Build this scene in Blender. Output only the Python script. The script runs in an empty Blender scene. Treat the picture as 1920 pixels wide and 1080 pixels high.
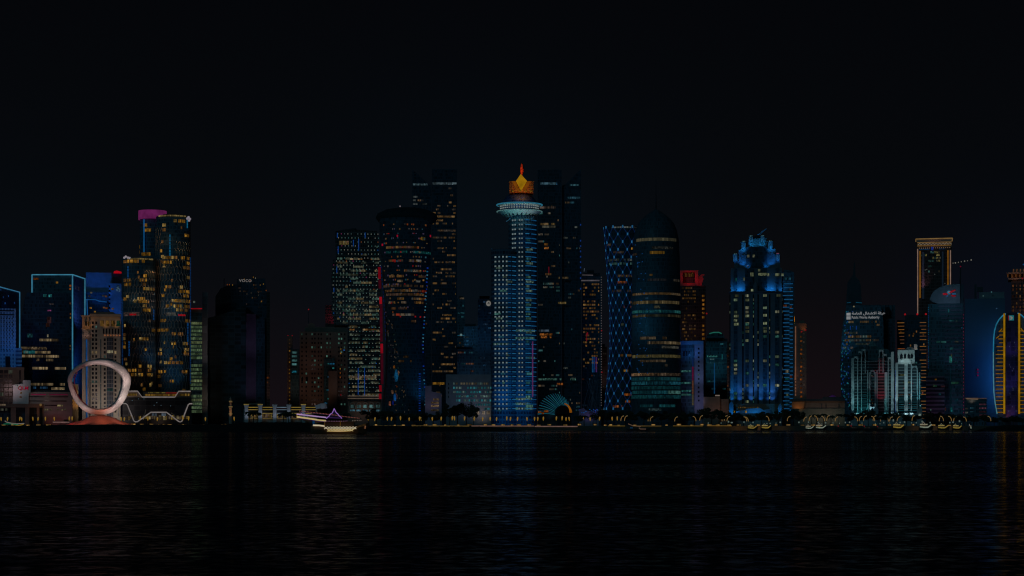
import bpy, bmesh, math, random
from mathutils import Vector, noise as mnoise
S = bpy.context.scene
COL = S.collection
rnd = random.Random(7)
PI = math.pi
# ------------------------------------------------------------------ camera, sky, light, exposure
F, CX, HY, CH = 3380.0, 960.0, 795.0, 6.0        # focal length in photo pixels, optical centre, horizon row, eye height
cam_d = bpy.data.cameras.new("camera"); cam = bpy.data.objects.new("camera", cam_d); COL.objects.link(cam)
cam.location = (0, 0, CH); cam.rotation_euler = (PI/2, 0, 0)
cam_d.sensor_width = 36; cam_d.lens = F/1920*36; cam_d.shift_y = (HY-540)/1920
cam_d.clip_start = 1; cam_d.clip_end = 30000
S.camera = cam
EXPO = 3.0
S.view_settings.view_transform = 'Standard'; S.view_settings.look = 'None'
S.view_settings.exposure = -EXPO; S.view_settings.gamma = 1
S.cycles.use_denoising = True; S.cycles.filter_width = 1.2
S.cycles.sample_clamp_indirect = 1.0
S.cycles.max_bounces = 5; S.cycles.diffuse_bounces = 2; S.cycles.glossy_bounces = 3
S.cycles.caustics_reflective = False; S.cycles.caustics_refractive = False
S.cycles.light_sampling_threshold = 0.0
def lin(c):                                         # picture value 0..255 -> scene-linear at this exposure
    c = c/255.0
    return (c/12.92 if c <= .04045 else ((c+.055)/1.055)**2.4) * 2**EXPO
def L3(c): return tuple(lin(v) for v in c)
W = bpy.data.worlds.new("World"); S.world = W; W.use_nodes = True
nt = W.node_tree; nt.nodes.clear()
out = nt.nodes.new('ShaderNodeOutputWorld')
sky = nt.nodes.new('ShaderNodeTexSky'); sky.sky_type = 'NISHITA'; sky.sun_disc = False
sky.sun_elevation = math.radians(-6); sky.sun_rotation = math.radians(250)
bg1 = nt.nodes.new('ShaderNodeBackground'); bg1.inputs['Strength'].default_value = .05
nt.links.new(sky.outputs[0], bg1.inputs[0])
geo = nt.nodes.new('ShaderNodeTexCoord'); sep = nt.nodes.new('ShaderNodeSeparateXYZ')
nt.links.new(geo.outputs['Generated'], sep.inputs[0])
ramp = nt.nodes.new('ShaderNodeValToRGB')            # town glow low in the night sky
nt.links.new(sep.outputs['Z'], ramp.inputs[0])
el = ramp.color_ramp.elements
el[0].position = 0; el[0].color = (*[v/8 for v in L3((21, 13, 17))], 1)
el[1].position = .26; el[1].color = (*[v/8 for v in L3((4, 5, 8))], 1)
for p, c in ((.03, (17, 12, 15)), (.075, (10, 10, 13)), (.13, (6, 8, 11))):
    e = el.new(p); e.color = (*[v/8 for v in L3(c)], 1)
def wmath(op, a, b=None):
    n = nt.nodes.new('ShaderNodeMath'); n.operation = op
    for i, v in enumerate((a, b)):
        if v is None: continue
        if isinstance(v, (int, float)): n.inputs[i].default_value = v
        else: nt.links.new(v, n.inputs[i])
    return n.outputs[0]
def dome(x0, z0, sx, sz):                            # soft dome of lit air over a part of town
    a = wmath('POWER', wmath('ABSOLUTE', wmath('DIVIDE', wmath('SUBTRACT', sep.outputs['X'], x0), sx)), 2); b = wmath('POWER', wmath('ABSOLUTE', wmath('DIVIDE', wmath('SUBTRACT', sep.outputs['Z'], z0), sz)), 2)
    return wmath('EXPONENT', wmath('MULTIPLY', wmath('ADD', a, b), -1))
col = ramp.outputs[0]
for (x0, z0, sx, sz, c, k) in ((-.02, .075, .09, .08, (6, 14, 21), 1), (-.27, .04, .08, .08, (6, 13, 19), .9), (.27, .03, .05, .06, (4, 13, 28), 1)):
    mxn = nt.nodes.new('ShaderNodeMix'); mxn.data_type = 'RGBA'
    nt.links.new(wmath('MULTIPLY', dome(x0, z0, sx, sz), .85*k), mxn.inputs[0]); nt.links.new(col, mxn.inputs[6]); mxn.inputs[7].default_value = (*[v/8 for v in L3(c)], 1); col = mxn.outputs[2]
bg2 = nt.nodes.new('ShaderNodeBackground'); bg2.inputs['Strength'].default_value = 8
nt.links.new(col, bg2.inputs[0])
ad = nt.nodes.new('ShaderNodeAddShader')
nt.links.new(bg1.outputs[0], ad.inputs[0]); nt.links.new(bg2.outputs[0], ad.inputs[1]); nt.links.new(ad.outputs[0], out.inputs[0])
ml = bpy.data.lights.new("facade_fill", 'SUN'); ml.energy = .8; ml.angle = math.radians(12); ml.color = (.22, .74, 1)  # added teal fill from the front, lifts the dark facades
mo = bpy.data.objects.new("facade_fill", ml); COL.objects.link(mo); mo.rotation_euler = (math.radians(62), 0, math.radians(-28))

# ------------------------------------------------------------------ helpers
CUR = None                                          # the building being laid out: it faces the camera bay, so widths run from its own axis
def X(px, D):
    if CUR and CUR.yaw: return CUR.x0+(px-CUR.px0)*D/F
    return (px-CX)*D/F
def Z(py, D): return CH+(HY-py)*D/F
GZ = 4.0                                            # level of the made ground behind the quay
def tag(o, label=None, cat=None, group=None, kind=None):
    if label: o['label'] = label
    if cat: o['category'] = cat
    if group: o['group'] = group
    if kind: o['kind'] = kind
    return o
class MB:
    def __init__(s): s.v = []; s.f = []; s.uv = []; s.m = []
    def face(s, pts, uvs=None, m=0):
        i = len(s.v); s.v += [tuple(p) for p in pts]; s.f.append(tuple(range(i, i+len(pts))))
        s.uv += uvs if uvs else [(0, 0)]*len(pts); s.m.append(m)
    def box(s, a, b, m=0):                          # axis-aligned, uv in metres
        (x0, y0, z0), (x1, y1, z1) = a, b
        q = s.face
        q([(x0,y0,z0),(x1,y0,z0),(x1,y0,z1),(x0,y0,z1)], [(x0,z0),(x1,z0),(x1,z1),(x0,z1)], m)
        q([(x1,y1,z0),(x0,y1,z0),(x0,y1,z1),(x1,y1,z1)], [(x1,z0),(x0,z0),(x0,z1),(x1,z1)], m)
        q([(x1,y0,z0),(x1,y1,z0),(x1,y1,z1),(x1,y0,z1)], [(y0,z0),(y1,z0),(y1,z1),(y0,z1)], m)
        q([(x0,y1,z0),(x0,y0,z0),(x0,y0,z1),(x0,y1,z1)], [(y1,z0),(y0,z0),(y0,z1),(y1,z1)], m)
        q([(x0,y0,z1),(x1,y0,z1),(x1,y1,z1),(x0,y1,z1)], [(x0,0.1),(x1,.1),(x1,.1),(x0,.1)], m)
        q([(x0,y1,z0),(x1,y1,z0),(x1,y0,z0),(x0,y0,z0)], None, m)
    def prism(s, pts, y0, y1, m=0):                 # pts (x,z), outline counter-clockwise seen from the front
        n = len(pts)
        ar = sum(pts[i][0]*pts[(i+1) % n][1]-pts[(i+1) % n][0]*pts[i][1] for i in range(n))
        if ar < 0: pts = pts[::-1]
        s.face([(x, y0, z) for x, z in pts], [(x, z) for x, z in pts], m)
        s.face([(x, y1, z) for x, z in pts[::-1]], [(x, z) for x, z in pts[::-1]], m)
        for i in range(n):
            a, b = pts[i], pts[(i+1) % n]
            s.face([(b[0],y0,b[1]),(a[0],y0,a[1]),(a[0],y1,a[1]),(b[0],y1,b[1])], [(y0,b[1]),(y0,a[1]),(y1,a[1]),(y1,b[1])], m)
    def lathe(s, c, prof, seg=40, m=0, sy=1.0, cap=True):   # prof [(r,z)] bottom to top
        for k in range(len(prof)-1):
            r0, z0 = prof[k]; r1, z1 = prof[k+1]
            for i in range(seg):
                a, b = 2*PI*i/seg, 2*PI*(i+1)/seg
                P = lambda r, t, z: (c[0]+r*math.cos(t), c[1]+r*sy*math.sin(t), z)
                u0, u1 = a*max(r0, r1), b*max(r0, r1)
                s.face([P(r0,a,z0), P(r0,b,z0), P(r1,b,z1), P(r1,a,z1)], [(u0,z0),(u1,z0),(u1,z1),(u0,z1)], m)
        if cap:
            r, z = prof[-1]
            if r > .01: s.face([(c[0]+r*math.cos(2*PI*i/seg), c[1]+r*sy*math.sin(2*PI*i/seg), z) for i in range(seg)], None, m)
    def tube(s, pts, r, n=5, m=0, r2=None):
        pts = [Vector(p) for p in pts]; rings = []
        for i, p in enumerate(pts):
            d = (pts[min(i+1, len(pts)-1)]-pts[max(i-1, 0)]).normalized()
            up = Vector((0, 0, 1)) if abs(d.z) < .9 else Vector((0, 1, 0))
            a = d.cross(up).normalized(); b = a.cross(d)
            rr = r if r2 is None else r+(r2-r)*i/max(1, len(pts)-1)
            rings.append([p+(a*math.cos(2*PI*k/n+PI/4)+b*math.sin(2*PI*k/n+PI/4))*rr for k in range(n)])
        for i in range(len(rings)-1):
            for k in range(n):
                s.face([rings[i][k], rings[i][(k+1) % n], rings[i+1][(k+1) % n], rings[i+1][k]], None, m)
        s.face(rings[0][::-1], None, m); s.face(rings[-1], None, m)
    def ball(s, c, r, seg=8, m=0, sz=1.0, sx=1.0):
        prof = [(r*math.sin(PI*k/6)*1.0+1e-4, c[2]-sz*r*math.cos(PI*k/6)) for k in range(7)]
        s.lathe((c[0], c[1]), prof, seg, m, cap=False)
    def build(s, name, mats, parent=None, smooth=False):
        o0 = Vector(parent_origin(parent)) if parent else Vector((0, 0, 0))
        me = bpy.data.meshes.new(name)
        me.from_pydata([tuple(Vector(p)-o0) for p in s.v], [], s.f)
        uvl = me.uv_layers.new(name="uv")
        uvl.data.foreach_set('uv', [c for t in s.uv for c in t])
        for m in (mats if isinstance(mats, (list, tuple)) else [mats]): me.materials.append(m)
        me.polygons.foreach_set('material_index', s.m)
        if smooth:
            bm = bmesh.new(); bm.from_mesh(me); bmesh.ops.remove_doubles(bm, verts=bm.verts, dist=.0005); bm.to_mesh(me); bm.free()
            me.polygons.foreach_set('use_smooth', [True]*len(me.polygons))
        me.update()
        o = bpy.data.objects.new(name, me); COL.objects.link(o)
        if parent: o.parent = parent
        return o
ORIGIN = {}
def parent_origin(p): return ORIGIN.get(p.name, (0, 0, 0))
def root(name, loc, label, cat, group=None):
    o = bpy.data.objects.new(name, None); COL.objects.link(o); o.location = loc; o.empty_display_size = 1
    ORIGIN[o.name] = tuple(loc); tag(o, label, cat, group); return o
def copy_tree(o, parent=None):
    c = o.copy(); COL.objects.link(c); c.parent = parent
    for ch in list(o.children): copy_tree(ch, c)
    return c
# ------------------------------------------------------------------ materials
def newmat(name):
    m = bpy.data.materials.new(name); m.use_nodes = True; m.node_tree.nodes.clear(); m.cycles.emission_sampling = 'NONE'; return m, m.node_tree
def N(t, typ, **kw):
    n = t.nodes.new(typ)
    for k, v in kw.items(): setattr(n, k, v)
    return n
def math_(t, op, a, b=None, clamp=False):
    n = t.nodes.new('ShaderNodeMath'); n.operation = op; n.use_clamp = clamp
    for i, v in enumerate((a, b)):
        if v is None: continue
        if isinstance(v, (int, float)): n.inputs[i].default_value = v
        else: t.links.new(v, n.inputs[i])
    return n.outputs[0]
CACHE = {}
def neon(c):                                        # lamp / LED surface: picture colour
    k = ('n', c)
    if k not in CACHE:
        m, t = newmat("led_%d_%d_%d" % c); e = N(t, 'ShaderNodeEmission'); e.inputs[0].default_value = (*L3(c), 1); g = N(t, 'ShaderNodeTexCoord'); no = N(t, 'ShaderNodeTexNoise'); no.inputs['Scale'].default_value = .16; no.inputs['Detail'].default_value = 4
        t.links.new(g.outputs['Object'], no.inputs['Vector']); t.links.new(math_(t, 'ADD', math_(t, 'MULTIPLY', no.outputs[0], 1.7), .42), e.inputs[1])
        o = N(t, 'ShaderNodeOutputMaterial'); t.links.new(e.outputs[0], o.inputs[0]); CACHE[k] = m
    return CACHE[k]
def lit(c, cell=1.5, var=1.0):                      # lit room behind glass: panes, mullions, furniture
    k = ('w', c, cell, var)
    if k in CACHE: return CACHE[k]
    m, t = newmat("lit_window_%d_%d_%d" % c)
    uv = N(t, 'ShaderNodeUVMap'); sp = N(t, 'ShaderNodeSeparateXYZ'); t.links.new(uv.outputs[0], sp.inputs[0])
    inf = N(t, 'ShaderNodeObjectInfo')
    us = math_(t, 'DIVIDE', sp.outputs[0], cell); vs = math_(t, 'DIVIDE', sp.outputs[1], 3.4)
    fu = math_(t, 'FLOOR', us); fv = math_(t, 'FLOOR', vs)
    cb = N(t, 'ShaderNodeCombineXYZ'); t.links.new(fu, cb.inputs[0]); t.links.new(fv, cb.inputs[1]); t.links.new(inf.outputs['Random'], cb.inputs[2])
    wn = N(t, 'ShaderNodeTexWhiteNoise'); t.links.new(cb.outputs[0], wn.inputs[0])
    b = math_(t, 'ADD', math_(t, 'MULTIPLY', math_(t, 'POWER', wn.outputs[0], 1.4), 1.25*var), 1.05-.72*var)
    no = N(t, 'ShaderNodeTexNoise'); no.inputs['Scale'].default_value = .9; no.inputs['Detail'].default_value = 3
    t.links.new(uv.outputs[0], no.inputs['Vector'])
    b = math_(t, 'MULTIPLY', b, math_(t, 'ADD', math_(t, 'MULTIPLY', no.outputs[0], 1.5), .25))
    mu = math_(t, 'GREATER_THAN', math_(t, 'FRACT', us), .14)
    b = math_(t, 'MULTIPLY', b, math_(t, 'ADD', math_(t, 'MULTIPLY', mu, .8), .2))
    b = math_(t, 'MULTIPLY', b, math_(t, 'ADD', math_(t, 'MULTIPLY', math_(t, 'POWER', inf.outputs['Random'], 1.4), 1.25), .5))
    e = N(t, 'ShaderNodeEmission'); e.inputs[0].default_value = (*L3(c), 1); t.links.new(b, e.inputs[1])
    o = N(t, 'ShaderNodeOutputMaterial'); t.links.new(e.outputs[0], o.inputs[0]); CACHE[k] = m; return m
def solid(name, c, rough=.6, metal=0, nscale=.2, namt=.35, spec=.5):
    k = ('s', name)
    if k in CACHE: return CACHE[k]
    m, t = newmat(name); p = N(t, 'ShaderNodeBsdfPrincipled'); o = N(t, 'ShaderNodeOutputMaterial')
    g = N(t, 'ShaderNodeTexCoord'); no = N(t, 'ShaderNodeTexNoise'); no.inputs['Scale'].default_value = nscale; no.inputs['Detail'].default_value = 6
    t.links.new(g.outputs['Object'], no.inputs['Vector'])
    mx = N(t, 'ShaderNodeMix', data_type='RGBA'); t.links.new(no.outputs[0], mx.inputs[0])
    mx.inputs[6].default_value = (*[v*(1-namt) for v in c], 1); mx.inputs[7].default_value = (*[min(1, v*(1+namt)) for v in c], 1)
    t.links.new(mx.outputs[2], p.inputs['Base Color']); p.inputs['Roughness'].default_value = rough; p.inputs['Metallic'].default_value = metal
    p.inputs['Specular IOR Level'].default_value = spec
    t.links.new(p.outputs[0], o.inputs[0]); CACHE[k] = m; return m
def facade(name, glass, frame, fh=4.0, mw=1.5, sf=.28, mf=.14, rough=.5):
    k = ('f', name)
    if k in CACHE: return CACHE[k]
    m, t = newmat(name); p = N(t, 'ShaderNodeBsdfPrincipled'); o = N(t, 'ShaderNodeOutputMaterial')
    uv = N(t, 'ShaderNodeUVMap'); sp = N(t, 'ShaderNodeSeparateXYZ'); t.links.new(uv.outputs[0], sp.inputs[0])
    us = math_(t, 'DIVIDE', sp.outputs[0], mw); vs = math_(t, 'DIVIDE', sp.outputs[1], fh)
    a = math_(t, 'LESS_THAN', math_(t, 'FRACT', us), mf); b = math_(t, 'LESS_THAN', math_(t, 'FRACT', vs), sf)
    fr = math_(t, 'MAXIMUM', a, b)
    cb = N(t, 'ShaderNodeCombineXYZ'); t.links.new(math_(t, 'FLOOR', us), cb.inputs[0]); t.links.new(math_(t, 'FLOOR', vs), cb.inputs[1])
    wn = N(t, 'ShaderNodeTexWhiteNoise'); t.links.new(cb.outputs[0], wn.inputs[0])
    g1 = N(t, 'ShaderNodeMix', data_type='RGBA'); t.links.new(wn.outputs[0], g1.inputs[0])
    g1.inputs[6].default_value = (*[v*.45 for v in glass], 1); g1.inputs[7].default_value = (*[v*1.5 for v in glass], 1)
    mx = N(t, 'ShaderNodeMix', data_type='RGBA'); t.links.new(fr, mx.inputs[0])
    t.links.new(g1.outputs[2], mx.inputs[6]); mx.inputs[7].default_value = (*frame, 1)
    t.links.new(mx.outputs[2], p.inputs['Base Color'])
    t.links.new(math_(t, 'ADD', math_(t, 'MULTIPLY', fr, .35), rough), p.inputs['Roughness']); p.inputs['Specular IOR Level'].default_value = .22
    t.links.new(p.outputs[0], o.inputs[0]); CACHE[k] = m; return m
GL_NAVY = facade("navy_glass", (.07, .14, .18), (.12, .2, .25))
GL_TEAL = facade("teal_glass", (.05, .14, .16), (.10, .20, .22), fh=4.2)
GL_BLACK = facade("black_glass", (.03, .075, .105), (.06, .11, .14), fh=4)
GL_BLUE = facade("blue_glass", (.05, .11, .26), (.09, .16, .30), fh=3.8, mw=2)
GL_BROWN = facade("bronze_glass", (.07, .055, .05), (.15, .11, .10), fh=3.8, mw=2.2)
CONC = solid("concrete", (.33, .30, .29), .8)
STONE = solid("warm_stone", (.42, .35, .28), .8)
BROWN = solid("brown_stone", (.30, .21, .16), .85)
WHITE = solid("white_cladding", (.72, .70, .70), .5)
DARK = solid("dark_metal", (.04, .06, .075), .5)
GREY = solid("grey_cladding", (.28, .31, .34), .5)
BLUEP = solid("blue_panel", (.25, .40, .62), .5)
PURP = solid("mauve_cladding", (.42, .34, .46), .6)
VOID = solid("unlit_glass", (.012, .015, .022), .25)
GOLD = solid("gold_cladding", (.70, .42, .08), .35, .3)
AMB = (104, 72, 22); AMB2 = (78, 52, 24); WARM = (92, 78, 56); CREAM = (96, 90, 72); TEAL = (26, 82, 84); CYAN = (20, 66, 96)
PALE = (70, 92, 84); DIMW = (44, 38, 32); RED = (120, 12, 18); BLUE = (14, 50, 110); GREEN = (56, 76, 50); ORG = (96, 48, 14)

# ------------------------------------------------------------------ facade surfaces
class Flat:                                         # front (faces the camera side)
    def __init__(s, D, x0=None, zb=0): s.D = D
    def u(s, px, py=None): return X(px, s.D)
    def v(s, py): return Z(py, s.D)
    def pt(s, u, v, o): return Vector((u, s.D-o, v))
    seg = 1
class Side:                                         # plane x = const, seen from the middle of the picture
    seg = 1
    def __init__(s, x, sgn): s.x = x; s.sg = sgn
    def u(s, px, py=None): return s.x*F/(px-CX)
    def v(s, py): return py
    def pt(s, u, v, o): return Vector((s.x+s.sg*o, u, v))
class Curve:
    def __init__(s, cx, cy, prof, sy=1.0): s.cx = cx; s.cy = cy; s.p = sorted((z, r) for r, z in prof); s.D = cy; s.sy = sy
    def r(s, z):
        p = s.p
        if z <= p[0][0]: return p[0][1]
        for (a, ra), (b, rb) in zip(p, p[1:]):
            if z <= b: return ra+(rb-ra)*(z-a)/max(1e-6, b-a)
        return p[-1][1]
    def ang(s, px, z):
        return math.asin(max(-.995, min(.995, (X(px, s.cy-s.r(z)*s.sy*.5)-s.cx)/max(.1, s.r(z)))))
    def u(s, px, py): return s.ang(px, s.v(py))
    def v(s, py): return Z(py, s.cy-s.p[0][1]*s.sy*.8)
    def pt(s, u, v, o):
        r = s.r(v)+o
        return Vector((s.cx+r*math.sin(u), s.cy-r*s.sy*math.cos(u), v))
    seg = 6
class Bld:
    def __init__(s, name, label, px, D, cat='building', group=None, base=GZ):
        global CUR
        CUR = s; s.D = D; s.base = base; s.yaw = True
        s.px0 = px; s.x0 = (px-CX)*D/F
        s.r = root(name, (s.x0, D, base), label, cat, group); s.w = []; s.lights = []
    def box(s, x0, x1, y0, y1=None, mat=None, part='tower_body', depth=40, dy=0, parent=None):
        D = s.D+dy; zb = s.base if y1 is None else Z(y1, D)
        m = MB(); m.box((X(x0, D), D, zb), (X(x1, D), D+depth, Z(y0, D)))
        o = m.build(part, mat or GL_NAVY, parent or s.r)
        if parent: pass
        return Flat(D)
    def side(s, px, sgn, dy=0): return Side(X(px, s.D+dy), sgn)
    def prism(s, pts, mat, part='tower_body', depth=40, dy=0):
        D = s.D+dy; m = MB(); m.prism([(X(x, D), s.base if y is None else Z(y, D)) for x, y in pts], D, D+depth)
        m.build(part, mat, s.r); return Flat(D)
    def cyl(s, pc, prof, mat, part='tower_body', dy=0, seg=56, sy=1.0, smooth=True):   # prof [(py, half width px)] top to bottom, None = ground
        R = max(h for _, h in prof)*s.D/F
        Dc = s.D+dy+R*sy
        pr = [(h*Dc/F, s.base if y is None else Z(y, Dc-R*sy*.8)) for y, h in prof][::-1]
        m = MB(); m.lathe((X(pc, Dc), Dc), pr, seg, sy=sy); m.build(part, mat, s.r, smooth)
        return Curve(X(pc, Dc), Dc, pr, sy)
    def patch(s, f, x0, x1, y0, y1, mat, part='window', o=.25, th=.35):
        """a thin pane standing on facade f between picture columns x0..x1 and rows y0 (top)..y1"""
        v0, v1 = f.v(y1), f.v(y0); ym = (y0+y1)/2
        u0, u1 = f.u(x0, ym), f.u(x1, ym)
        s.raw(f, u0, u1, v0, v1, mat, part, o, th)
    def raw(s, f, u0, u1, v0, v1, mat, part='window', o=.25, th=.35):
        n = f.seg if f.seg == 1 else max(1, int(abs(u1-u0)/.12))
        us = [u0+(u1-u0)*i/n for i in range(n+1)]
        if f.seg > 1:
            rr = f.r((v0+v1)/2); L = [u*rr for u in us]
        else: L = us
        fr0 = [f.pt(u, v0, o) for u in us]; fr1 = [f.pt(u, v1, o) for u in us]
        bk0 = [f.pt(u, v0, o-th) for u in us]; bk1 = [f.pt(u, v1, o-th) for u in us]
        m = []
        for i in range(n):
            uv = [(L[i], v0), (L[i+1], v0), (L[i+1], v1), (L[i], v1)]
            m.append(([fr0[i], fr0[i+1], fr1[i+1], fr1[i]], uv))
            m.append(([fr1[i], fr1[i+1], bk1[i+1], bk1[i]], uv))
            m.append(([bk0[i], bk0[i+1], fr0[i+1], fr0[i]], uv))
        m.append(([bk0[0], fr0[0], fr1[0], bk1[0]], None)); m.append(([fr0[n], bk0[n], bk1[n], fr1[n]], None))
        s.w.append((abs(L[-1]-L[0])*(v1-v0), m, mat, part))
    def row(s, f, y, x0, x1, mat, h=3.2, p=.8, cell=6, run=4):
        x = x0
        while x < x1-1:
            n = rnd.randint(1, run); w = min(cell*n, x1-x)
            if rnd.random() < p:
                mm = mat if not isinstance(mat, list) else rnd.choice(mat)
                s.patch(f, x+.35, x+w-.35, y-h/2, y+h/2, mm)
            x += w
    def rows(s, f, y0, y1, step, x0, x1, mats, h=3, p=.3, cell=4, run=3, rowp=.5, edge=None):
        y = y0
        while y < y1:
            q = p*(.25+1.5*rnd.random()) if rnd.random() < rowp else p*.22
            a, b = (x0, x1) if edge is None else edge(y)
            s.row(f, y, a, b, mats, h, q, cell, run); y += step
    def strip(s, pts, mat, w=.8, part='light_strip', D=None, o=.5):     # pts in picture pixels on the front plane
        D = (D or s.D)-o; m = MB()
        m.tube([(X(x, D), D, Z(y, D)) for x, y in pts], w, 4); return m.build(part, mat, s.r)
    def tube(s, pts, mat, w, part, n=5, r2=None):
        m = MB(); m.tube(pts, w, n, r2=r2); return m.build(part, mat, s.r)
    def finish(s):
        if s.yaw:                                    # turn the building square to the bay front before it
            th = math.atan2(s.r.location.x, s.D); s.r.rotation_euler = (0, 0, -th); s.r.scale = (math.cos(th), 1, 1)
        kinds = {}
        for it in s.w: kinds.setdefault(it[3], []).append(it)
        for part, L in kinds.items():
            L.sort(key=lambda t: -t[0])
            for a, m, mat, p in L[:99]:
                b = MB()
                for pts, uv in m: b.face(pts, uv)
                b.build(part, mat, s.r)
            rest = L[99:]
            if rest:
                ms = []; b = MB()
                for a, m, mat, p in rest:
                    if mat not in ms: ms.append(mat)
                    for pts, uv in m: b.face(pts, uv, ms.index(mat))
                tag(b.build(part, ms, s.r), kind='stuff')
def flood(px, py, D, col, dist=14, down=10, side=0, ref=.45, cone=70, blend=.8, rad=.6):
    """a floodlight `dist` metres before and `down` below the point it aims at; col is the picture colour it should give there"""
    tgt = Vector((X(px, D), D, Z(py, D))); loc = tgt+Vector((side, -dist, -down)); d = (tgt-loc)
    c = L3(col); mx = max(c)
    if ref < .16: ref *= 1.9                        # dark glass
    l = bpy.data.lights.new("floodlight", 'SPOT'); l.color = [v/mx for v in c]
    l.energy = mx/ref*4*PI*PI*d.length_squared/max(.15, dist/d.length)
    l.spot_size = math.radians(cone); l.spot_blend = blend; l.shadow_soft_size = rad
    o = bpy.data.objects.new("floodlight", l); COL.objects.link(o); o.rotation_euler = d.to_track_quat('-Z', 'Y').to_euler()
    if CUR: o.parent = CUR.r; o.location = loc-Vector(ORIGIN[CUR.r.name])
    else: o.location = loc
    return o
def text_mesh(s, body, size, loc, mat, parent, name='lettering', align='LEFT', sx=1.0, ext=.12, off=0):
    c = bpy.data.curves.new(name, 'FONT'); c.body = body; c.size = size; c.extrude = ext; c.align_x = align; c.offset = off
    o = bpy.data.objects.new(name, c); COL.objects.link(o)
    dg = bpy.context.evaluated_depsgraph_get(); me = bpy.data.meshes.new_from_object(o.evaluated_get(dg))
    COL.objects.unlink(o); bpy.data.objects.remove(o)
    o0 = Vector(parent_origin(parent)) if parent else Vector((0, 0, 0))
    for v in me.vertices: v.co = Vector((v.co.x*sx, -v.co.z, v.co.y))+Vector(loc)-o0
    me.materials.clear(); me.materials.append(mat)
    n = bpy.data.objects.new(name, me); COL.objects.link(n); n.parent = parent; return n
# ------------------------------------------------------------------ setting: water, ground, quay, rocky shore, mound
def water_mat():
    m, t = newmat("night_water"); p = N(t, 'ShaderNodeBsdfPrincipled'); o = N(t, 'ShaderNodeOutputMaterial')
    p.inputs['Base Color'].default_value = (.004, .008, .012, 1); p.inputs['Roughness'].default_value = .12; p.inputs['IOR'].default_value = 1.33
    g = N(t, 'ShaderNodeTexCoord')
    def wave(sx, sy, det, rot):
        mp = N(t, 'ShaderNodeMapping'); mp.inputs['Scale'].default_value = (sx, sy, 1); mp.inputs['Rotation'].default_value = (0, 0, rot)
        t.links.new(g.outputs['Object'], mp.inputs[0])
        n = N(t, 'ShaderNodeTexNoise'); n.inputs['Scale'].default_value = 1; n.inputs['Detail'].default_value = det; n.inputs['Roughness'].default_value = .6
        t.links.new(mp.outputs[0], n.inputs['Vector']); return n.outputs[0]
    h = math_(t, 'ADD', math_(t, 'MULTIPLY', wave(.10, .22, 2, .12), 1.5), math_(t, 'ADD', math_(t, 'MULTIPLY', wave(.35, .8, 4, -.2), .42), math_(t, 'MULTIPLY', wave(1.6, 2.6, 3, .3), .07)))
    sp = N(t, 'ShaderNodeSeparateXYZ'); t.links.new(g.outputs['Object'], sp.inputs[0])
    wob = math_(t, 'MULTIPLY', math_(t, 'SUBTRACT', wave(.012, .012, 3, 0), .5), 60)
    y = math_(t, 'ADD', sp.outputs[1], wob)
    def band(c, hw):                                # 1 inside a calm slick
        return math_(t, 'SUBTRACT', 1, math_(t, 'DIVIDE', math_(t, 'ABSOLUTE', math_(t, 'SUBTRACT', y, c)), hw), True)
    xr = math_(t, 'MULTIPLY', math_(t, 'ADD', sp.outputs[0], 60), .02, True)            # the far slick lies off the east promenade
    xl = math_(t, 'MULTIPLY', math_(t, 'SUBTRACT', 40, math_(t, 'ABSOLUTE', math_(t, 'ADD', sp.outputs[0], 82))), .05, True)
    sl = math_(t, 'MAXIMUM', math_(t, 'MULTIPLY', band(1250, 110), xr), math_(t, 'MULTIPLY', band(770, 42), xl))
    st = math_(t, 'SUBTRACT', 1, math_(t, 'MULTIPLY', sl, .96), True)
    b = N(t, 'ShaderNodeBump'); b.inputs['Distance'].default_value = 1.6
    t.links.new(st, b.inputs['Strength']); t.links.new(h, b.inputs['Height'])
    p.inputs['Base Color'].default_value = (.008, .014, .018, 1); p.inputs['Roughness'].default_value = 1; p.inputs['Specular IOR Level'].default_value = 0
    gl = N(t, 'ShaderNodeBsdfGlossy'); t.links.new(math_(t, 'SUBTRACT', .11, math_(t, 'MULTIPLY', sl, .09)), gl.inputs['Roughness']); t.links.new(b.outputs[0], gl.inputs['Normal'])
    gust = math_(t, 'ADD', math_(t, 'MULTIPLY', math_(t, 'SUBTRACT', wave(.016, .03, 3, .06), .36, True), 2), .15)   # gusts roughen the surface and dull it
    rip = math_(t, 'MULTIPLY', math_(t, 'SUBTRACT', wave(1.0, .8, 4, .1), .47, True), 9, True)
    graz = math_(t, 'ADD', math_(t, 'DIVIDE', sp.outputs[1], 800), 1.1)                   # flatter view far out reflects more
    fac = math_(t, 'ADD', math_(t, 'MULTIPLY', math_(t, 'MULTIPLY', gust, graz), math_(t, 'ADD', rip, .1)), math_(t, 'MULTIPLY', sl, 1.0), True)
    mx = N(t, 'ShaderNodeMixShader'); t.links.new(fac, mx.inputs[0]); t.links.new(p.outputs[0], mx.inputs[1]); t.links.new(gl.outputs[0], mx.inputs[2])
    t.links.new(mx.outputs[0], o.inputs[0]); return m
m = MB(); m.face([(-1700, -300, 0), (1700, -300, 0), (1700, 1700, 0), (-1700, 1700, 0)])
tag(m.build('water', water_mat()), kind='structure')
QY = 1690.0
EARTH = solid("dark_ground", (.05, .048, .045), .9)
PAVE = solid("paving", (.16, .145, .13), .8)
QUAY = solid("quay_stone", (.16, .13, .10), .85, nscale=.6)
m = MB(); m.face([(-1700, QY+60, GZ), (1700, QY+60, GZ), (1700, 3400, GZ), (-1700, 3400, GZ)])
tag(m.build('ground', EARTH), kind='structure')
m = MB(); m.box((-1200, QY, -2), (1200, QY+60, GZ)); tag(m.build('promenade', PAVE), kind='structure')
m = MB(); m.box((-1200, QY-2.2, -2), (1200, QY-.002, GZ-.9)); m.box((-1200, QY-1.2, GZ-.9), (1200, QY-.002, GZ+.25))
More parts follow.
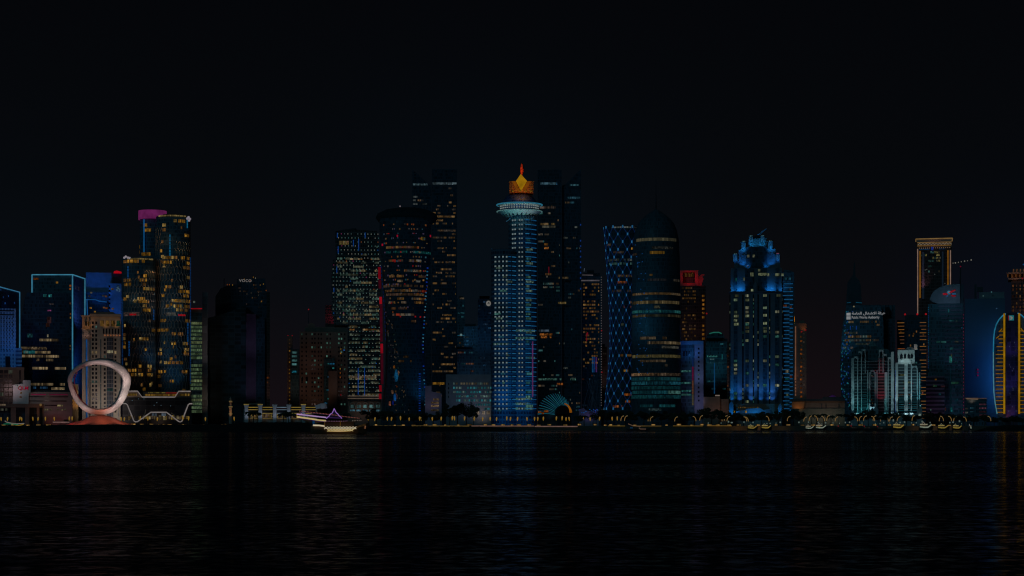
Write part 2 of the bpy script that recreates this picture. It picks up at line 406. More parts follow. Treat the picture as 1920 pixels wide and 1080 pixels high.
tag(m.build('quay_edge', QUAY), kind='structure')
def rocky(name, pts, D, half, mat, seed=0, px_step=3):
    """ridge of rock: pts (px, crest row) at distance D"""
    m = MB(); rows = []; xs = []
    x = pts[0][0]
    while x <= pts[-1][0]: xs.append(x); x += px_step
    for x in xs:
        for (a, ya), (b, yb) in zip(pts, pts[1:]):
            if a <= x <= b: yc = ya+(yb-ya)*(x-a)/(b-a); break
        zc = Z(yc, D); ring = []
        for k in range(13):
            q = (k-6)/6.0
            zz = -1+(zc+1)*max(0, 1-abs(q)**1.6)
            n = mnoise.noise(Vector((x*.35, k*.8, seed)))*.8+mnoise.noise(Vector((x*1.1, k*2.1, seed+5)))*.5
            ring.append(Vector((X(x, D), D+q*half+n*1.2, zz+(n*.55 if abs(q) < .95 else 0))))
        rows.append(ring)
    for i in range(len(rows)-1):
        for k in range(12): m.face([rows[i][k], rows[i+1][k], rows[i+1][k+1], rows[i][k+1]])
    return m.build(name, mat)
ROCK = solid("wet_rock", (.022, .021, .02), .85, nscale=.5, namt=.6)
tag(rocky('rocky_shore', [(-40, 797), (60, 798), (120, 796.5), (300, 796), (430, 795.5), (450, 792), (560, 791.5), (600, 795), (700, 798), (800, 799), (905, 800), (960, 804), (985, 809)], 1470, 26, ROCK), kind='structure')
tag(rocky('headland', [(1838, 806), (1855, 800), (1880, 797), (1960, 797)], 1560, 30, ROCK, 9), kind='structure')
MOUND = solid("red_earth", (.42, .24, .19), .9, nscale=.7)
m = MB(); MD = 1640
prof = [(74, 799.5), (58, 797.2), (44, 793.6), (32, 788.6), (22, 783), (13, 779.6), (6, 778.6), (0.05, 778.4)]
m.lathe((X(188, MD), MD), [(h*MD/F*1.15, Z(y, MD)) for h, y in prof], 40, sy=.7); m2 = m.build('mound', MOUND, None, True); tag(m2, kind='structure')
for v in m2.data.vertices: v.co.z += mnoise.noise(v.co*.12)*.8

# ------------------------------------------------------------------ the towers, left to right
def B1():
    D = 1950; b = Bld('glass_tower', "dark blue glass tower cut by the left picture edge, its roof outlined in light", -40, D)
    b.yaw = False
    x = X(-12, D); m = MB(); m.box((x-50, D, GZ), (x, 2052, Z(535, D))); m.build('tower_body', GL_NAVY, b.r)
    zt = Z(535, D)
    b.tube([(x+.4, D, zt), (x+.4, 2052, zt), (x+.4, 2052, Z(655, 2050))], neon((38, 84, 112)), .7, 'light_strip', 4)
    s = Side(x, 1)
    for u, y in ((1975, 548), (1985, 560), (2005, 556), (2030, 566), (1992, 571)):
        z = Z(y, 2000); b.raw(s, u, u+3, z, z+2, lit((20, 50, 96)))
    flood(18, 600, 2000, (2, 12, 40), dist=22, down=20, side=8, ref=.1, cone=110)
    b.finish()
    D = 1900; b = Bld('office_block', "pale blue floodlit office block with rows of dotted windows at the left picture edge", 5, D)
    f = b.box(-40, 30, 578, None, facade("pale_blue_wall", (.12, .2, .32), (.4, .5, .62), fh=4, mw=3.2, sf=.5, mf=.45), depth=40)
    b.box(30.1, 41, 652, None, facade("striped_wall", (.1, .15, .25), (.4, .5, .6), fh=4.2, mw=50, sf=.5, mf=0), part='side_wing', depth=35, dy=2)
    for y in (581.5, 589): b.patch(f, -20, 27, y, y+2.2, VOID, 'window_band')
    for r in range(9):
        for c in range(5): b.patch(f, 1+c*5.2, 3.2+c*5.2, 596+r*7.2, 598.6+r*7.2, VOID)
    b.patch(f, 10, 19, 668, 700, VOID, 'dark_bay')
    b.finish()
    flood(10, 610, D, (5, 26, 56), 40, 20, 10, .4, 110); flood(16, 680, D, (5, 26, 52), 30, 24, 6, .4, 110)
B1()
def B2():
    D = 2000; b = Bld('glass_tower', "tall dark glass tower whose roof and corners are outlined in pale blue light", 98, D)
    b.yaw = False
    f = b.box(60, 136, 515, None, GL_NAVY, depth=56)
    n = neon((44, 96, 118)); x1 = X(136, D)
    b.strip([(60, 515), (136, 515)], n, .8, D=D); b.strip([(60, 515), (60, 549)], n, .8); b.strip([(136, 515), (136, 716)], n, .8)
    zt = Z(515, D)
    b.tube([(x1, D, zt), (x1+.5, D+56, zt), (x1+.5, D+56, Z(600, 2056))], n, .8, 'light_strip', 4)
    for x, y, w, c in ((105, 528, 4, AMB), (63, 521, 9, ORG), (130, 534, 4, ORG), (130, 540, 3, ORG), (114, 560, 4, DIMW), (129, 567, 3, ORG), (114, 587, 5, DIMW), (130, 587, 3, ORG), (130, 594, 3, AMB), (129, 647, 3, AMB), (129, 653, 3, ORG), (124, 600, 3, DIMW)):
        b.patch(f, x, x+w, y, y+3.4, lit(c, var=.5))
    s = Side(x1, 1)
    for i in range(4): b.raw(s, D+14+i*6, D+15+i*6, Z(541, D), Z(534, D), lit((40, 36, 46)), 'sign_stroke')
    b.finish()
    flood(147, 560, D+25, (8, 14, 36), 20, 30, 24, .2, 110); flood(147, 690, D+25, (3, 22, 54), 22, 10, 24, .2, 110)
    D = 1960; b = Bld('office_block', "black glass office block with warm lit lower floors, before the blue outlined tower", 90, D)
    f = b.prism([(40, None), (40, 600), (46, 560), (51, 549), (131, 549), (131, None)], GL_BLACK, depth=38)
    W2 = [lit(WARM), lit(WARM), lit((70, 58, 42))]
    for y, a, c, p in ((637.5, 44, 120, .55), (653, 40, 88, .95), (660.5, 41, 106, .6), (668, 39, 112, .85), (675, 50, 100, .3), (690.5, 60, 124, .75), (698, 45, 70, .5), (720.5, 58, 122, .7), (728.5, 96, 122, .7)):
        b.row(f, y, a, c, W2, 4.6, p, 6, 2)
    b.patch(f, 44, 66, 658, 663, lit(TEAL)); b.patch(f, 51, 61, 626, 633, lit((14, 40, 44)))
    for x, y, w, h, c in ((81, 542+10, 6, 5, TEAL), (91, 552, 6, 5, TEAL), (89, 581, 7, 2.4, (110, 50, 90)), (92, 569, 8, 2, (50, 44, 44)), (88, 594, 8, 12, (40, 24, 26)), (86, 606, 7, 7, (44, 24, 20)), (88, 627, 3, 5, CREAM), (75, 725, 14, 4, (20, 44, 66)), (62, 725, 6, 4, (16, 40, 60))):
        b.patch(f, x, x+w, y, y+h, lit(c))
    b.finish()
    D = 2150; b = Bld('office_tower', "deep blue lit tower with dark middle floors behind the beige hotel", 185, D)
    b.box(161, 209, 511, None, BLUEP, part='blue_screen_wall', depth=30)
    f = b.box(159, 205, 548, None, GL_BLACK, depth=12, dy=-14)
    f2 = b.box(204, 228, 531, None, BLUEP, part='side_wing', depth=26, dy=-18)
    b.box(211, 228, 512, 530.5, DARK, part='roof_plant', depth=20, dy=-10)
    for i in range(7): b.patch(f2, 203.6, 207, 535+i*8, 538.5+i*8, VOID)
    b.prism([(213, 511.5), (214, 508), (219, 506.5), (228, 509), (228, 511.5)], neon((128, 6, 16)), 'red_beacon', 4, -14)
    b.strip([(159, 562), (178, 561.5), (186, 564.5), (200, 566)], neon((14, 52, 92)), .8, D=D-16)
    b.strip([(163, 562), (164, 592)], neon((14, 52, 92)), 1.0, D=D-16)
    w = neon((62, 84, 96))
    b.strip([(219, 539), (222, 537), (221, 541), (218, 543), (221, 545)], w, .45, 'emblem', D-19); b.strip([(222, 540), (225, 542), (225, 545), (223, 546)], w, .45, 'emblem', D-19)
    for x, y, c in ((169, 547.5, CREAM), (166, 554, DIMW), (192, 553, DIMW), (197, 554, AMB2), (168, 576, AMB), (193, 575, AMB2), (176, 583, AMB), (198, 576, ORG), (209, 540, AMB), (209.4, 577, AMB2)):
        b.patch(f if x < 204 else f2, x, x+4, y, y+3, lit(c))
    b.finish()
    flood(185, 532, D, (4, 21, 54), 40, 24, 0, .42, 80); flood(216, 560, D-18, (4, 21, 54), 36, 30, 0, .42, 80)
B2()
def B3():
    D = 1850; b = Bld('hotel', "beige stone hotel with a cornice and small square windows, standing behind the ring sculpture", 198, D)
    f = b.box(170, 226, 594, None, STONE, depth=40)
    b.box(168.5, 227, 588.5, 593.6, STONE, part='cornice', depth=42, dy=-1.5)
    b.prism([(176, 588.4), (180, 585), (213, 585), (217, 588.4)], BROWN, 'roof', 30, 2)
    g = b.box(154, 169.8, 596, None, STONE, part='side_wing', depth=30, dy=4)
    b.prism([(152, 592), (170, 591), (168, 596), (154, 596)], STONE, 'cornice', 28, 3)
    b.prism([(152, 616), (160, 617), (166, 622), (168, 631), (157, 631), (157, 624)], STONE, 'balcony', 6, -3)
    for i in range(4):
        x = 188+i*10.2; b.patch(f, x, x+6.6, 601, 611.5, lit((84, 60, 26) if i != 3 else (26, 64, 50)))
    b.patch(f, 160, 163, 603, 611, VOID, 'unlit_window'); b.patch(f, 165, 167.5, 603, 611, lit(AMB))
    for i in range(6):
        x = 193+i*5.6; b.patch(f, x, x+2.4, 616, 626, VOID, 'unlit_window')
        m = MB(); m.ball((X(x+3.6, D-1.2), D-1.2, Z(628.6, D-1.2)), .8, 6); m.build('cornice_lamp', neon((110, 66, 40)), b.r)
    m = MB(); m.box((X(191, D), D-1.6, Z(615.6, D)), (X(226, D), D-.003, Z(614, D))); m.build('ledge', STONE, b.r)
    cols = [172.3, 178.6, 194.5, 214.6]
    y = 603
    while y < 772:
        for c in cols:
            if y < 632 and c > 180: continue
            r = rnd.random()
            mt = lit(WARM) if abs(y-659) < 4 and r < .8 else (lit((50, 70, 66)) if r < .08 else VOID)
            b.patch(f, c, c+3.7, y, y+4.8, mt, 'window' if mt is not VOID else 'unlit_window', .12, .3)
            if c < 180: pass
        y += 7.9
    f2 = b.box(200, 212.5, 633, None, facade("hotel_glass", (.03, .045, .07), (.22, .2, .2), fh=4.3, mw=1.6, sf=.15, mf=.18), part='glass_bay', depth=6, dy=-1)
    b.box(188, 190, 636, 768, GL_BLACK, part='glass_slot', depth=1, dy=-.4)
    b.patch(f2, 201, 212, 657, 662, lit(CREAM)); b.patch(f2, 201, 212, 728, 733.5, lit((40, 62, 62)))
    m = MB(); m.box((X(169.9, D), D-.8, Z(719.5, D)), (X(190, D), D-.003, Z(718, D))); m.build('ledge', STONE, b.r)
    for s_ in range(2): b.strip([(162.5, 637+s_*26), (163, 660+s_*26), (162.5, 661+s_*60), (163, 690+s_*95)], neon((10, 52, 98)), .85, D=D+3.6)
    m = MB()
    b.finish()
    for x, y, c in ((178, 712, (26, 22, 21)), (206, 708, (27, 23, 22)), (190, 760, (64, 60, 57)), (212, 760, (64, 60, 57)), (200, 735, (34, 32, 30))): flood(x, y, D, c, 32, 18, 0, .38, 110)
    flood(199, 603, D, (56, 38, 17), 6, 6, -2, .38, 110); flood(217, 603, D, (56, 38, 17), 6, 6, 2, .38, 110); flood(162, 603, D, (74, 46, 18), 9, 8, 0, .38, 110); flood(161, 625, D-3, (60, 44, 40), 9, 8, 0, .38, 80)
    flood(195, 640, D, (24, 19, 16), 30, 22, 0, .38, 110)
    D = 1840; b = Bld('annex_building', "narrow ochre lit annex with ribbed walls seen through the left side of the ring", 141, D)
    b.box(136, 147, 722, None, facade("ochre_ribs", (.5, .36, .18), (.3, .2, .1), fh=40, mw=1.1, sf=0, mf=.4), depth=20)
    m = MB(); m.box((X(135.6, D-.5), D-.5, Z(722, D)), (X(147.3, D), D+20, Z(720.5, D))); m.build('parapet', STONE, b.r)
    b.finish(); flood(141, 745, D, (64, 44, 22), 14, 12, 0, .38, 90)
B3()
def lattice(b, f, a0, a1, ya, yb, mat, cell=.19, hz=7.2, skip=None, w=.22):
    """hexagonal screen wrapped on cylinder f"""
    m = MB(); z0, z1 = f.v(yb), f.v(ya); nr = int((z1-z0)/hz)
    nc = int((a1-a0)/cell)
    for r in range(nr):
        for c in range(nc):
            a = a0+(c+(r % 2)*.5)*cell; z = z0+r*hz
            if skip and skip(a, z): continue
            P = lambda aa, zz: f.pt(aa, zz, .7)
            for (p, q) in (((a, z), (a+cell/2, z+hz*.42)), ((a, z), (a-cell/2, z+hz*.42)), ((a, z), (a, z-hz*.58))):
                m.tube([P(*p), P(*q)], w, 3)
    return m.build('lattice_screen', mat, b.r)
def B4():
    D = 1900; b = Bld('apartment_tower', "cluster of three round dark towers wrapped in honeycomb screens, magenta crown on the rear one", 295, D)
    f1 = b.cyl(286, [(394, 26.6), (410.5, 26.6)], neon((76, 22, 62)), 'magenta_crown', 60)
    f1 = b.cyl(286, [(410.6, 24), (None, 24)], GL_NAVY, 'rear_tower', 62)
    f2 = b.cyl(325, [(404, 32.5), (None, 32.5)], GL_NAVY, 'main_tower', 10)
    f3 = b.cyl(261, [(484, 32), (None, 32)], GL_NAVY, 'lower_tower', 0)
    b.cyl(325, [(400.5, 20), (404, 24)], DARK, 'roof_plant', 14)
    A = [lit(AMB, 2.2), lit(AMB, 2.2), lit(AMB2, 2.2), lit((104, 84, 44), 2.2)]
    for y, x0, x1 in ((420, 269, 276), (429, 270, 283), (459, 260, 263), (469, 258, 262), (474, 266, 283)): b.patch(f1, x0, x1, y, y+6, A[0], o=.4)
    b.strip([(270, 412), (270, 473)], neon((10, 60, 100)), .9, D=D+62)
    rows2 = {411: [(325, 331), (334, 347)], 437: [(346, 356)], 480: [(305, 332), (339, 346), (350, 355)], 489: [(305, 322), (350, 357)], 498: [(343, 357)], 516: [(350, 356)], 535: [(310, 322), (337, 344)], 543: [(334, 356)], 551: [(303, 310), (343, 356)], 561: [(322, 356)], 571: [(311, 318), (325, 340), (345, 356)], 578: [(330, 345), (346, 353)], 598: [(301, 311), (347, 356)], 616: [(286+10, 318)], 623: [(322, 329), (333, 343)], 641: [(321, 329), (342, 352)], 652: [(300, 304), (345, 354)], 660: [(297, 304), (344, 354)], 677: [(308, 343)], 694: [(297, 305), (340, 352)], 703: [(296, 304)], 720: [(298, 303)], 729: [(342, 350)], 411+8: [(305, 311)], 428: [(305, 311)], 450: [(303, 307)], 467: [(301, 306)], 648: [(324, 326)], 670: [(318, 323)], 712: [(323, 326)]}
    for y, L in rows2.items():
        for x0, x1 in L:
            x = x0
            while x < x1-1.5:
                w = rnd.choice((3.4, 5.5, 6)); b.patch(f2, x, min(x1, x+w), y, y+5.6, rnd.choice(A), o=.4); x += w+1.4
    for y in range(415, 730, 9):
        if rnd.random() < .3: x = rnd.uniform(296, 346); b.patch(f2, x, x+rnd.choice((2.2, 3, 5)), y, y+5, rnd.choice(A[1:]), o=.4)
    rows3 = {488: [(232, 260), (266, 272)], 523: [(232, 247), (262, 275)], 531: [(234, 247), (268, 276)], 515: [(269, 276)], 539: [(268, 289)], 558: [(232, 240), (258, 272)], 563: [(260, 279)], 571: [(268, 275)], 579: [(268, 284)], 625: [(232, 237)], 632: [(232, 236)], 640: [(233, 237)], 648: [(231, 236)], 633: [(261, 278)], 684: [(260, 267), (276, 284)], 692: [(236, 246), (248, 256), (260, 266), (277, 283)], 700: [(246, 256), (260, 268), (276, 286)], 719: [(264, 267), (280, 283)], 727: [(268, 273)], 616: [(284, 290)]}
    for y, L in rows3.items():
        for x0, x1 in L:
            x = x0
            while x < x1-1.5:
                w = rnd.choice((3.4, 5.5, 6)); b.patch(f3, x, min(x1, x+w), y, y+5.6, rnd.choice(A), o=.4); x += w+1.4
    for y in range(500, 730, 9):
        if rnd.random() < .3: x = rnd.uniform(233, 284); b.patch(f3, x, x+rnd.choice((2.2, 3, 5)), y, y+5, rnd.choice(A[1:]), o=.4)
    for y in (586, 590): b.patch(f3, 233, 262, y, y+3, lit((54, 42, 40)), o=.4)
    b.patch(f2, 312, 330, 586, 592, lit((56, 54, 50)), o=.4)
    b.patch(f3, 244, 256, 589, 592, neon((112, 6, 14)), 'red_lamp', .8); b.patch(f2, 334, 347, 589, 592, neon((112, 6, 14)), 'red_lamp', .8)
    SCR = solid("bronze_screen", (.60, .48, .36), .4, .3)
    lattice(b, f2, -1.45, 1.4, 470, 732, SCR, skip=None)
    lattice(b, f2, -1.45, -.55, 412, 470, SCR); lattice(b, f2, .15, 1.4, 436, 470, SCR)
    lattice(b, f3, -1.0, 1.45, 512, 732, SCR, skip=lambda a, z: False)
    lattice(b, f3, .35, 1.45, 488, 512, SCR)
    for f, xs, y in ((f2, (298, 306, 312, 318, 326, 334, 342, 348), 403), (f3, (240, 246, 252, 260, 270, 280, 286), 485)):
        for a, c in zip(xs, xs[1:]): b.patch(f, a, c, y, y+2.6, lit((92, 78, 46), 1.2), 'roof_light', .7)
    m = MB()
    for dx, dz in ((-2, 0), (0, 1.4), (2, -.3), (.8, -2)):
        m.ball((X(354, D)+dx*.7, D+8, Z(407, D)+dz), 1.3, 6)
    m.build('roof_lamp', neon((106, 100, 108)), b.r)
    m = MB()
    for dx, dz in ((-1.6, 0), (0, 1.2), (2.2, .2), (4, -.2)): m.ball((X(236, D)+dx, D+2, Z(484, D)+dz), 1.2, 6)
    m.build('roof_lamp', neon((104, 98, 104)), b.r)
    bl = neon((8, 46, 86)); bl2 = neon((12, 74, 104))
    for f, x, y0, y1, c in ((f2, 318, 440, 481, bl2), (f2, 350, 411, 426, bl2), (f3, 240, 500, 524, bl), (f2, 351, 604, 646, bl), (f3, 242, 640, 668, bl), (f3, 287, 580, 600, bl), (f2, 356, 480, 720, neon((5, 28, 58))), (f3, 229.6, 560, 690, neon((5, 26, 54)))):
        y = y0
        while y < y1: h = min(rnd.uniform(3, 8), y1-y); b.patch(f, x, x+1.5, y, y+h*.8, c, 'light_strip', .6); y += h
    b.tube([(X(268, D+60), D+80, Z(394, D+60)), (X(268, D+60), D+80, Z(391, D+60))], neon((128, 20, 24)), 1.2, 'red_beacon', 6)
    b.finish()
    for x, y, c, dd in ((292, 500, (62, 46, 28), 6), (302, 440, (64, 48, 30), 6), (300, 560, (36, 30, 28), 10), (345, 455, (40, 34, 22), 6), (290, 650, (10, 24, 36), 12), (330, 560, (6, 26, 36), 14), (330, 680, (8, 26, 40), 14), (250, 540, (22, 22, 20), 10)):
        flood(x, y, D+2, c, dd+4, dd+6, 0, .35, 120)
    D = 1860; b = Bld('podium', "long dark podium building with white zigzag light lines below the three round towers", 295, D)
    b.prism([(231, 745), (231, 734), (258, 734), (267, 744.8), (328, 744.8), (335, 734), (359, 734), (359, 745)], BROWN, 'upper_gallery', 30)
    f = b.box(230, 359.5, 745.2, None, facade("podium_cladding", (.05, .045, .05), (.09, .08, .08), fh=5, mw=6, sf=.1, mf=.05), depth=32)
    g = Flat(D-.2)
    for x0, x1 in ((233, 256), (337, 356)):
        x = x0
        while x < x1: w = rnd.uniform(2, 5); b.patch(g, x, min(x1, x+w-.6), 738, 742, lit((92, 70, 28)), o=.3); x += w
    x = 272
    b.box(268, 334, 734.5, 744.5, BROWN, part='terrace_wall', depth=14, dy=12)
    gg = Flat(D+11.8)
    while x < 330: w = rnd.uniform(2, 7); b.patch(gg, x, x+w-.5, 739, 742.5, lit((84, 60, 20)), o=.3); x += w
    b.patch(gg, 278, 310, 735.5, 737.2, lit((92, 80, 36)), o=.3); b.patch(gg, 311, 332, 735.8, 737.4, neon((84, 18, 14)), 'red_band')
    n = neon((94, 88, 86))
    b.strip([(225, 733.5), (258, 733.5), (266.5, 744.5), (328, 744.5), (335, 733.5), (357.5, 733.5)], n, .85)
    b.strip([(222, 782), (222, 768)], n, .4)
    b.strip([(226, 758), (229, 756.8), (236, 756.8), (239, 759), (251, 789), (254, 791), (258, 790.5), (283, 773), (312, 773), (335, 790), (338, 791), (341, 790), (353, 759), (356, 756.8), (361, 756.8)], n, .85)
    for x, w in ((285, 8.5), (303, 8)): b.patch(f, x, x+w, 775, 780, lit((66, 76, 86), 1.1))
    for i in range(14):
        x = rnd.uniform(236, 352)
    for x, y in ((260, 748), (270, 748), (289, 760), (302, 760), (320, 761), (248, 751), (294, 755)):
        m = MB(); m.ball((X(x, D-.4), D-.4, Z(y, D)), .45, 6); m.build('wall_lamp', neon((50, 64, 72)), b.r)
    x = 236
    while x < 352:
        w = rnd.uniform(2, 6)
        if not (252 < x < 258): b.patch(f, x, x+w-.7, 778.5+rnd.random()*2, 785+rnd.random()*3, lit(rnd.choice([(98, 80, 36), (76, 60, 36), (84, 74, 52), (46, 38, 30)])), 'shop_window')
        x += w
    b.tube([(X(267, D-3), D-3, Z(783, D)), (X(272, D-3), D-3, Z(775, D)), (X(273, D-3), D-3, Z(768, D))], STONE, .5, 'canopy_strut')
    b.tube([(X(330, D-3), D-3, Z(783, D)), (X(326, D-3), D-3, Z(777, D)), (X(321, D-3), D-3, Z(774, D))], STONE, .5, 'canopy_strut')
    b.finish(); flood(300, 780, D, (26, 20, 14), 14, 6, 0, .08, 140)
    D = 1950; b = Bld('office_tower', "slim tower of pale green lit floors under a red roof line", 369, D)
    f = b.box(356, 379, 580, None, GL_TEAL, depth=40)
    b.box(379.2, 389.5, 548, None, facade("grey_slab", (.2, .18, .17), (.23, .2, .19), fh=8, mw=5, sf=.05, mf=.05), part='stair_core', depth=36, dy=-2)
    b.box(357, 378, 580, 586, BROWN, part='roof_plant', depth=20, dy=-1)
    b.strip([(354.5, 579), (379, 578.5)], neon((104, 8, 14)), .8, 'red_roof_line')
    m = MB(); m.ball((X(364, D), D+10, Z(565, D)), 1.2, 6); m.build('roof_lamp', neon((60, 66, 60)), b.r)
    for i in range(24):
        y = 606+i*7.2
        if i in (10, 18): b.patch(f, 358, 378, y-2, y+3, lit((10, 18, 22))); continue
        if y > 785: break
        c = (52, 66, 46) if i % 5 else (64, 72, 48)
        x = 357.2
        for wdt in (5, 7, 9.5) if i % 2 else (9, 6, 6.3): b.patch(f, x, x+wdt, y-2.3, y+2.4, lit(c, 1.1, .8)); x += wdt+.15
    b.finish(); flood(384, 740, D-2, (30, 26, 23), 26, 8, 0, .2, 90); flood(384, 640, D-2, (24, 21, 20), 40, 8, 0, .2, 90)
B4()
def B5():
    D = 2000; b = Bld('hotel_tower', "black hotel tower with small white lettering on its stepped roof and a mauve strip", 440, D)
    f = b.prism([(404, None), (404, 556), (414, 541), (431, 534), (444, 533), (444, 523), (497, 521.5), (500, 545), (500, None)], GL_BLACK, depth=50)
    f2 = b.prism([(388, None), (388, 600), (392, 596), (404, 593), (430, 585), (461, 571), (461, None)], facade("dark_bands", (.02, .045, .055), (.05, .08, .09), fh=4.4, mw=7, sf=.2, mf=.06), 'front_wing', 20, -22)
    b.box(461.3, 480, 588, 753, PURP, part='mauve_strip', depth=4, dy=-5)
    b.box(480.5, 497, 596, None, GL_BLACK, part='side_wing', depth=12, dy=-13)
    text_mesh(b, "voco", 6.4, (X(448, D), D-.8, Z(528.5, D)), neon((88, 84, 82)), b.r, 'sign_lettering', sx=1.12, ext=.2)
    for x, y, c in ((430, 534, ORG), (436, 534.5, AMB), (426, 534, ORG), (458, 523.5, AMB), (469, 526, ORG), (475, 519.5, AMB), (479, 521, CREAM), (494, 532, AMB), (488, 534, AMB2), (476, 534, AMB2), (499, 544, ORG), (491, 564, AMB2), (473, 558, AMB2), (490, 565, AMB), (485, 548, DIMW), (485, 553, DIMW), (463, 551, DIMW), (471, 549, DIMW), (480, 534, DIMW)):
        m = MB(); m.box((X(x-.5, D-.6), D-.6, Z(y+1.1, D)), (X(x+.6, D-.6), D-.01, Z(y-1.1, D))); m.build('roof_lamp', neon(c), b.r)
    b.rows(f, 540, 586, 6, 446, 496, [lit((26, 20, 18)), lit((34, 26, 20))], 2.4, .25, 3, 2)
    b.tube([(X(474, D), D+9, Z(523, D)), (X(474, D), D+9, Z(515, D))], DARK, .4, 'roof_mast')
    b.tube([(X(420, D), D+9, Z(540, D)), (X(420, D), D+9, Z(521, D))], DARK, .4, 'roof_mast')
    b.finish(); flood(470, 690, D-5, (9, 8, 14), 40, 30, 0, .4, 100); flood(470, 620, D-5, (9, 8, 15), 40, 20, 0, .4, 90)
    D = 2300; b = Bld('apartment_tower', "faint brown apartment tower just right of the black hotel with the mauve strip", 500, D)
    f = b.box(490, 506, 548, None, GL_BROWN, depth=30)
    b.rows(f, 690, 752, 9, 494, 505, [lit(ORG), lit((60, 34, 16))], 3, .4, 3, 1); b.finish(); flood(499, 720, D, (22, 13, 10), 26, 14, 0, .1, 100)
    D = 1790; b = Bld('minaret', "small golden lit minaret with two ringed balconies on the dark shore", 432.3, D, 'minaret')
    P = X(432.3, D); Y = D
    m = MB(); m.lathe((P, Y), [(1.7, GZ), (1.7, Z(778, D)), (1.45, Z(777.5, D)), (1.35, Z(766, D)), (2.0, Z(764.6, D)), (2.0, Z(763.6, D)), (1.2, Z(763, D)), (1.1, Z(755.5, D)), (1.7, Z(754.2, D)), (1.7, Z(753, D)), (.95, Z(752.4, D)), (.9, Z(749, D))], 10); m.build('shaft', STONE, b.r)
    m = MB(); m.lathe((P, Y), [(.9, Z(749, D)), (1.05, Z(748, D)), (.75, Z(746.4, D)), (.25, Z(745, D)), (.02, Z(743.2, D))], 10); m.build('finial', STONE, b.r)
    for y, r in ((763, 1.9), (752.8, 1.6), (776.5, 1.75)):
        m = MB(); m.lathe((P, Y), [(r, Z(y, D)), (r+.12, Z(y-.5, D)), (r, Z(y-1, D))], 10, cap=False); m.build('ring_lamp', neon((100, 84, 48)), b.r)
    b.finish(); flood(432.3, 764, D, (62, 42, 22), 8, 9, 0, .35, 100)
    D = 1780; b = Bld('pavilion', "low white waterfront building with tapered pylons and golden light lines between them", 520, D)
    f = b.box(457, 595, 767, None, solid("pavilion_wall", (.35, .33, .32), .7), depth=30, dy=6)
    py = [(462, 758), (488, 758), (515, 758.5), (541.5, 758.5), (569, 758.5)]
    for k, (x, y) in enumerate(py):
        b.prism([(x-5, y), (x+5, y), (x+4.2, 761), (x+3, 765), (x+3.4, 788), (x+3.4, None), (x-3.4, None), (x-3.4, 788), (x-3, 765), (x-4.2, 761)], WHITE, 'pylon', 6, 0)
        if k in (0, 1, 4): b.strip([(x-5, 758.2), (x+5, 758.2)], neon((100, 84, 36)), .4, 'light_line')
    for x0, x1 in ((466, 484), (492, 511), (519, 537.5), (546, 565), (573, 592)):
        col = (98, 82, 34) if x0 != 519 else (70, 82, 92)
        for y, h in ((763.8, .55), (768.2, .4), (775, .45)): b.strip([(x0, y), (x1, y)], neon(col), h*.9, 'light_line', D+5)
        b.box(x0, x1, 761.5, 763, DARK, part='roof_slab', depth=26, dy=5.4)
        b.box(x0, x1, 769.2, 774.2, VOID, part='gallery_opening', depth=.2, dy=5.7)
        x = x0
        while x < x1-2: w = rnd.uniform(2.5, 6); b.patch(Flat(D+6), x, min(x1, x+w-.6), 777, 783, lit(rnd.choice([(84, 70, 34), (70, 54, 30), (40, 50, 56), (56, 44, 34)])), 'shop_window'); x += w
        b.strip([(x0, 785), (x1, 785)], neon((80, 64, 26)), .35, 'light_line', D+5)
    b.box(466, 490, 755.5, 759, BROWN, part='roof_box', depth=10, dy=12)
    for x, s in ((598, 1), (608, -1)):
        b.prism([(x-8, 760), (x+4, 757), (x+6, 765), (x-5, 767)], WHITE, 'roof_fin', 8, 4)
    b.prism([(600, 756.5), (611, 755.5), (609, 764.5), (603, 765)], WHITE, 'roof_fin', 6, 2)
    b.finish()
    for x in (463, 489, 515, 541, 569, 602): flood(x, 772, D, (62, 66, 76), 9, 4, 3, .7, 100)
    D = 2150; b = Bld('stone_tower', "warm brown stone tower with arched windows and thin antenna, left of the white dotted tower", 600, D)
    f = b.box(562, 652, 622, None, BROWN, depth=44)
    b.prism([(572, 621.8), (572, 613), (577, 613), (577, 608), (584, 605), (590, 608), (590, 613), (630, 613), (630, 607), (650, 607), (650, 621.8)], BROWN, 'upper_storey', 30, 4)
    g = b.box(545, 561, 655, None, GL_TEAL, part='glass_wing', depth=20, dy=2)
    h = b.box(539, 548, 630, None, BROWN, part='side_wing', depth=20, dy=6)
    b.box(607, 628, 672, None, GL_TEAL, part='glass_bay', depth=3, dy=-2.5)
    b.box(616, 632, 695, None, BROWN, part='stair_bay', depth=3, dy=-6)
    b.tube([(X(578.5, D), D+9, Z(606, D)), (X(578.5, D), D+9, Z(580, D))], DARK, .5, 'antenna', 5, .15)
    m = MB(); m.ball((X(578.5, D), D+9, Z(579.5, D)), .75, 6); m.build('red_beacon', neon((110, 14, 20)), b.r)
    for x in (540, 548):
        m = MB(); m.ball((X(x, D+7), D+7, Z(629, D)), .7, 6); m.build('red_beacon', neon((84, 8, 14)), b.r)
    for y in (661, 668, 676, 683, 697): b.patch(g, 547.5, 557, y-1.6, y+2, lit((50, 84, 84) if y < 690 else (12, 60, 72), 1.8))
    y = 625
    while y < 760:
        for x in (565, 573, 584, 589, 596, 601, 612, 618, 634, 639, 645):
            if 606 < x < 629 and y > 668: continue
            mt = lit((46, 74, 66)) if rnd.random() < .2 else VOID
            b.patch(f, x, x+2.6, y, y+3.4, mt, 'window' if mt is not VOID else 'unlit_window', .15, .3)
        y += 8.2
    for x in (565, 574): 
        for y0 in (706,): b.prism([(x, y0+9), (x, y0+2), (x+1.6, y0), (x+3.2, y0+2), (x+3.2, y0+9)], VOID, 'arched_window', .3, -.25)
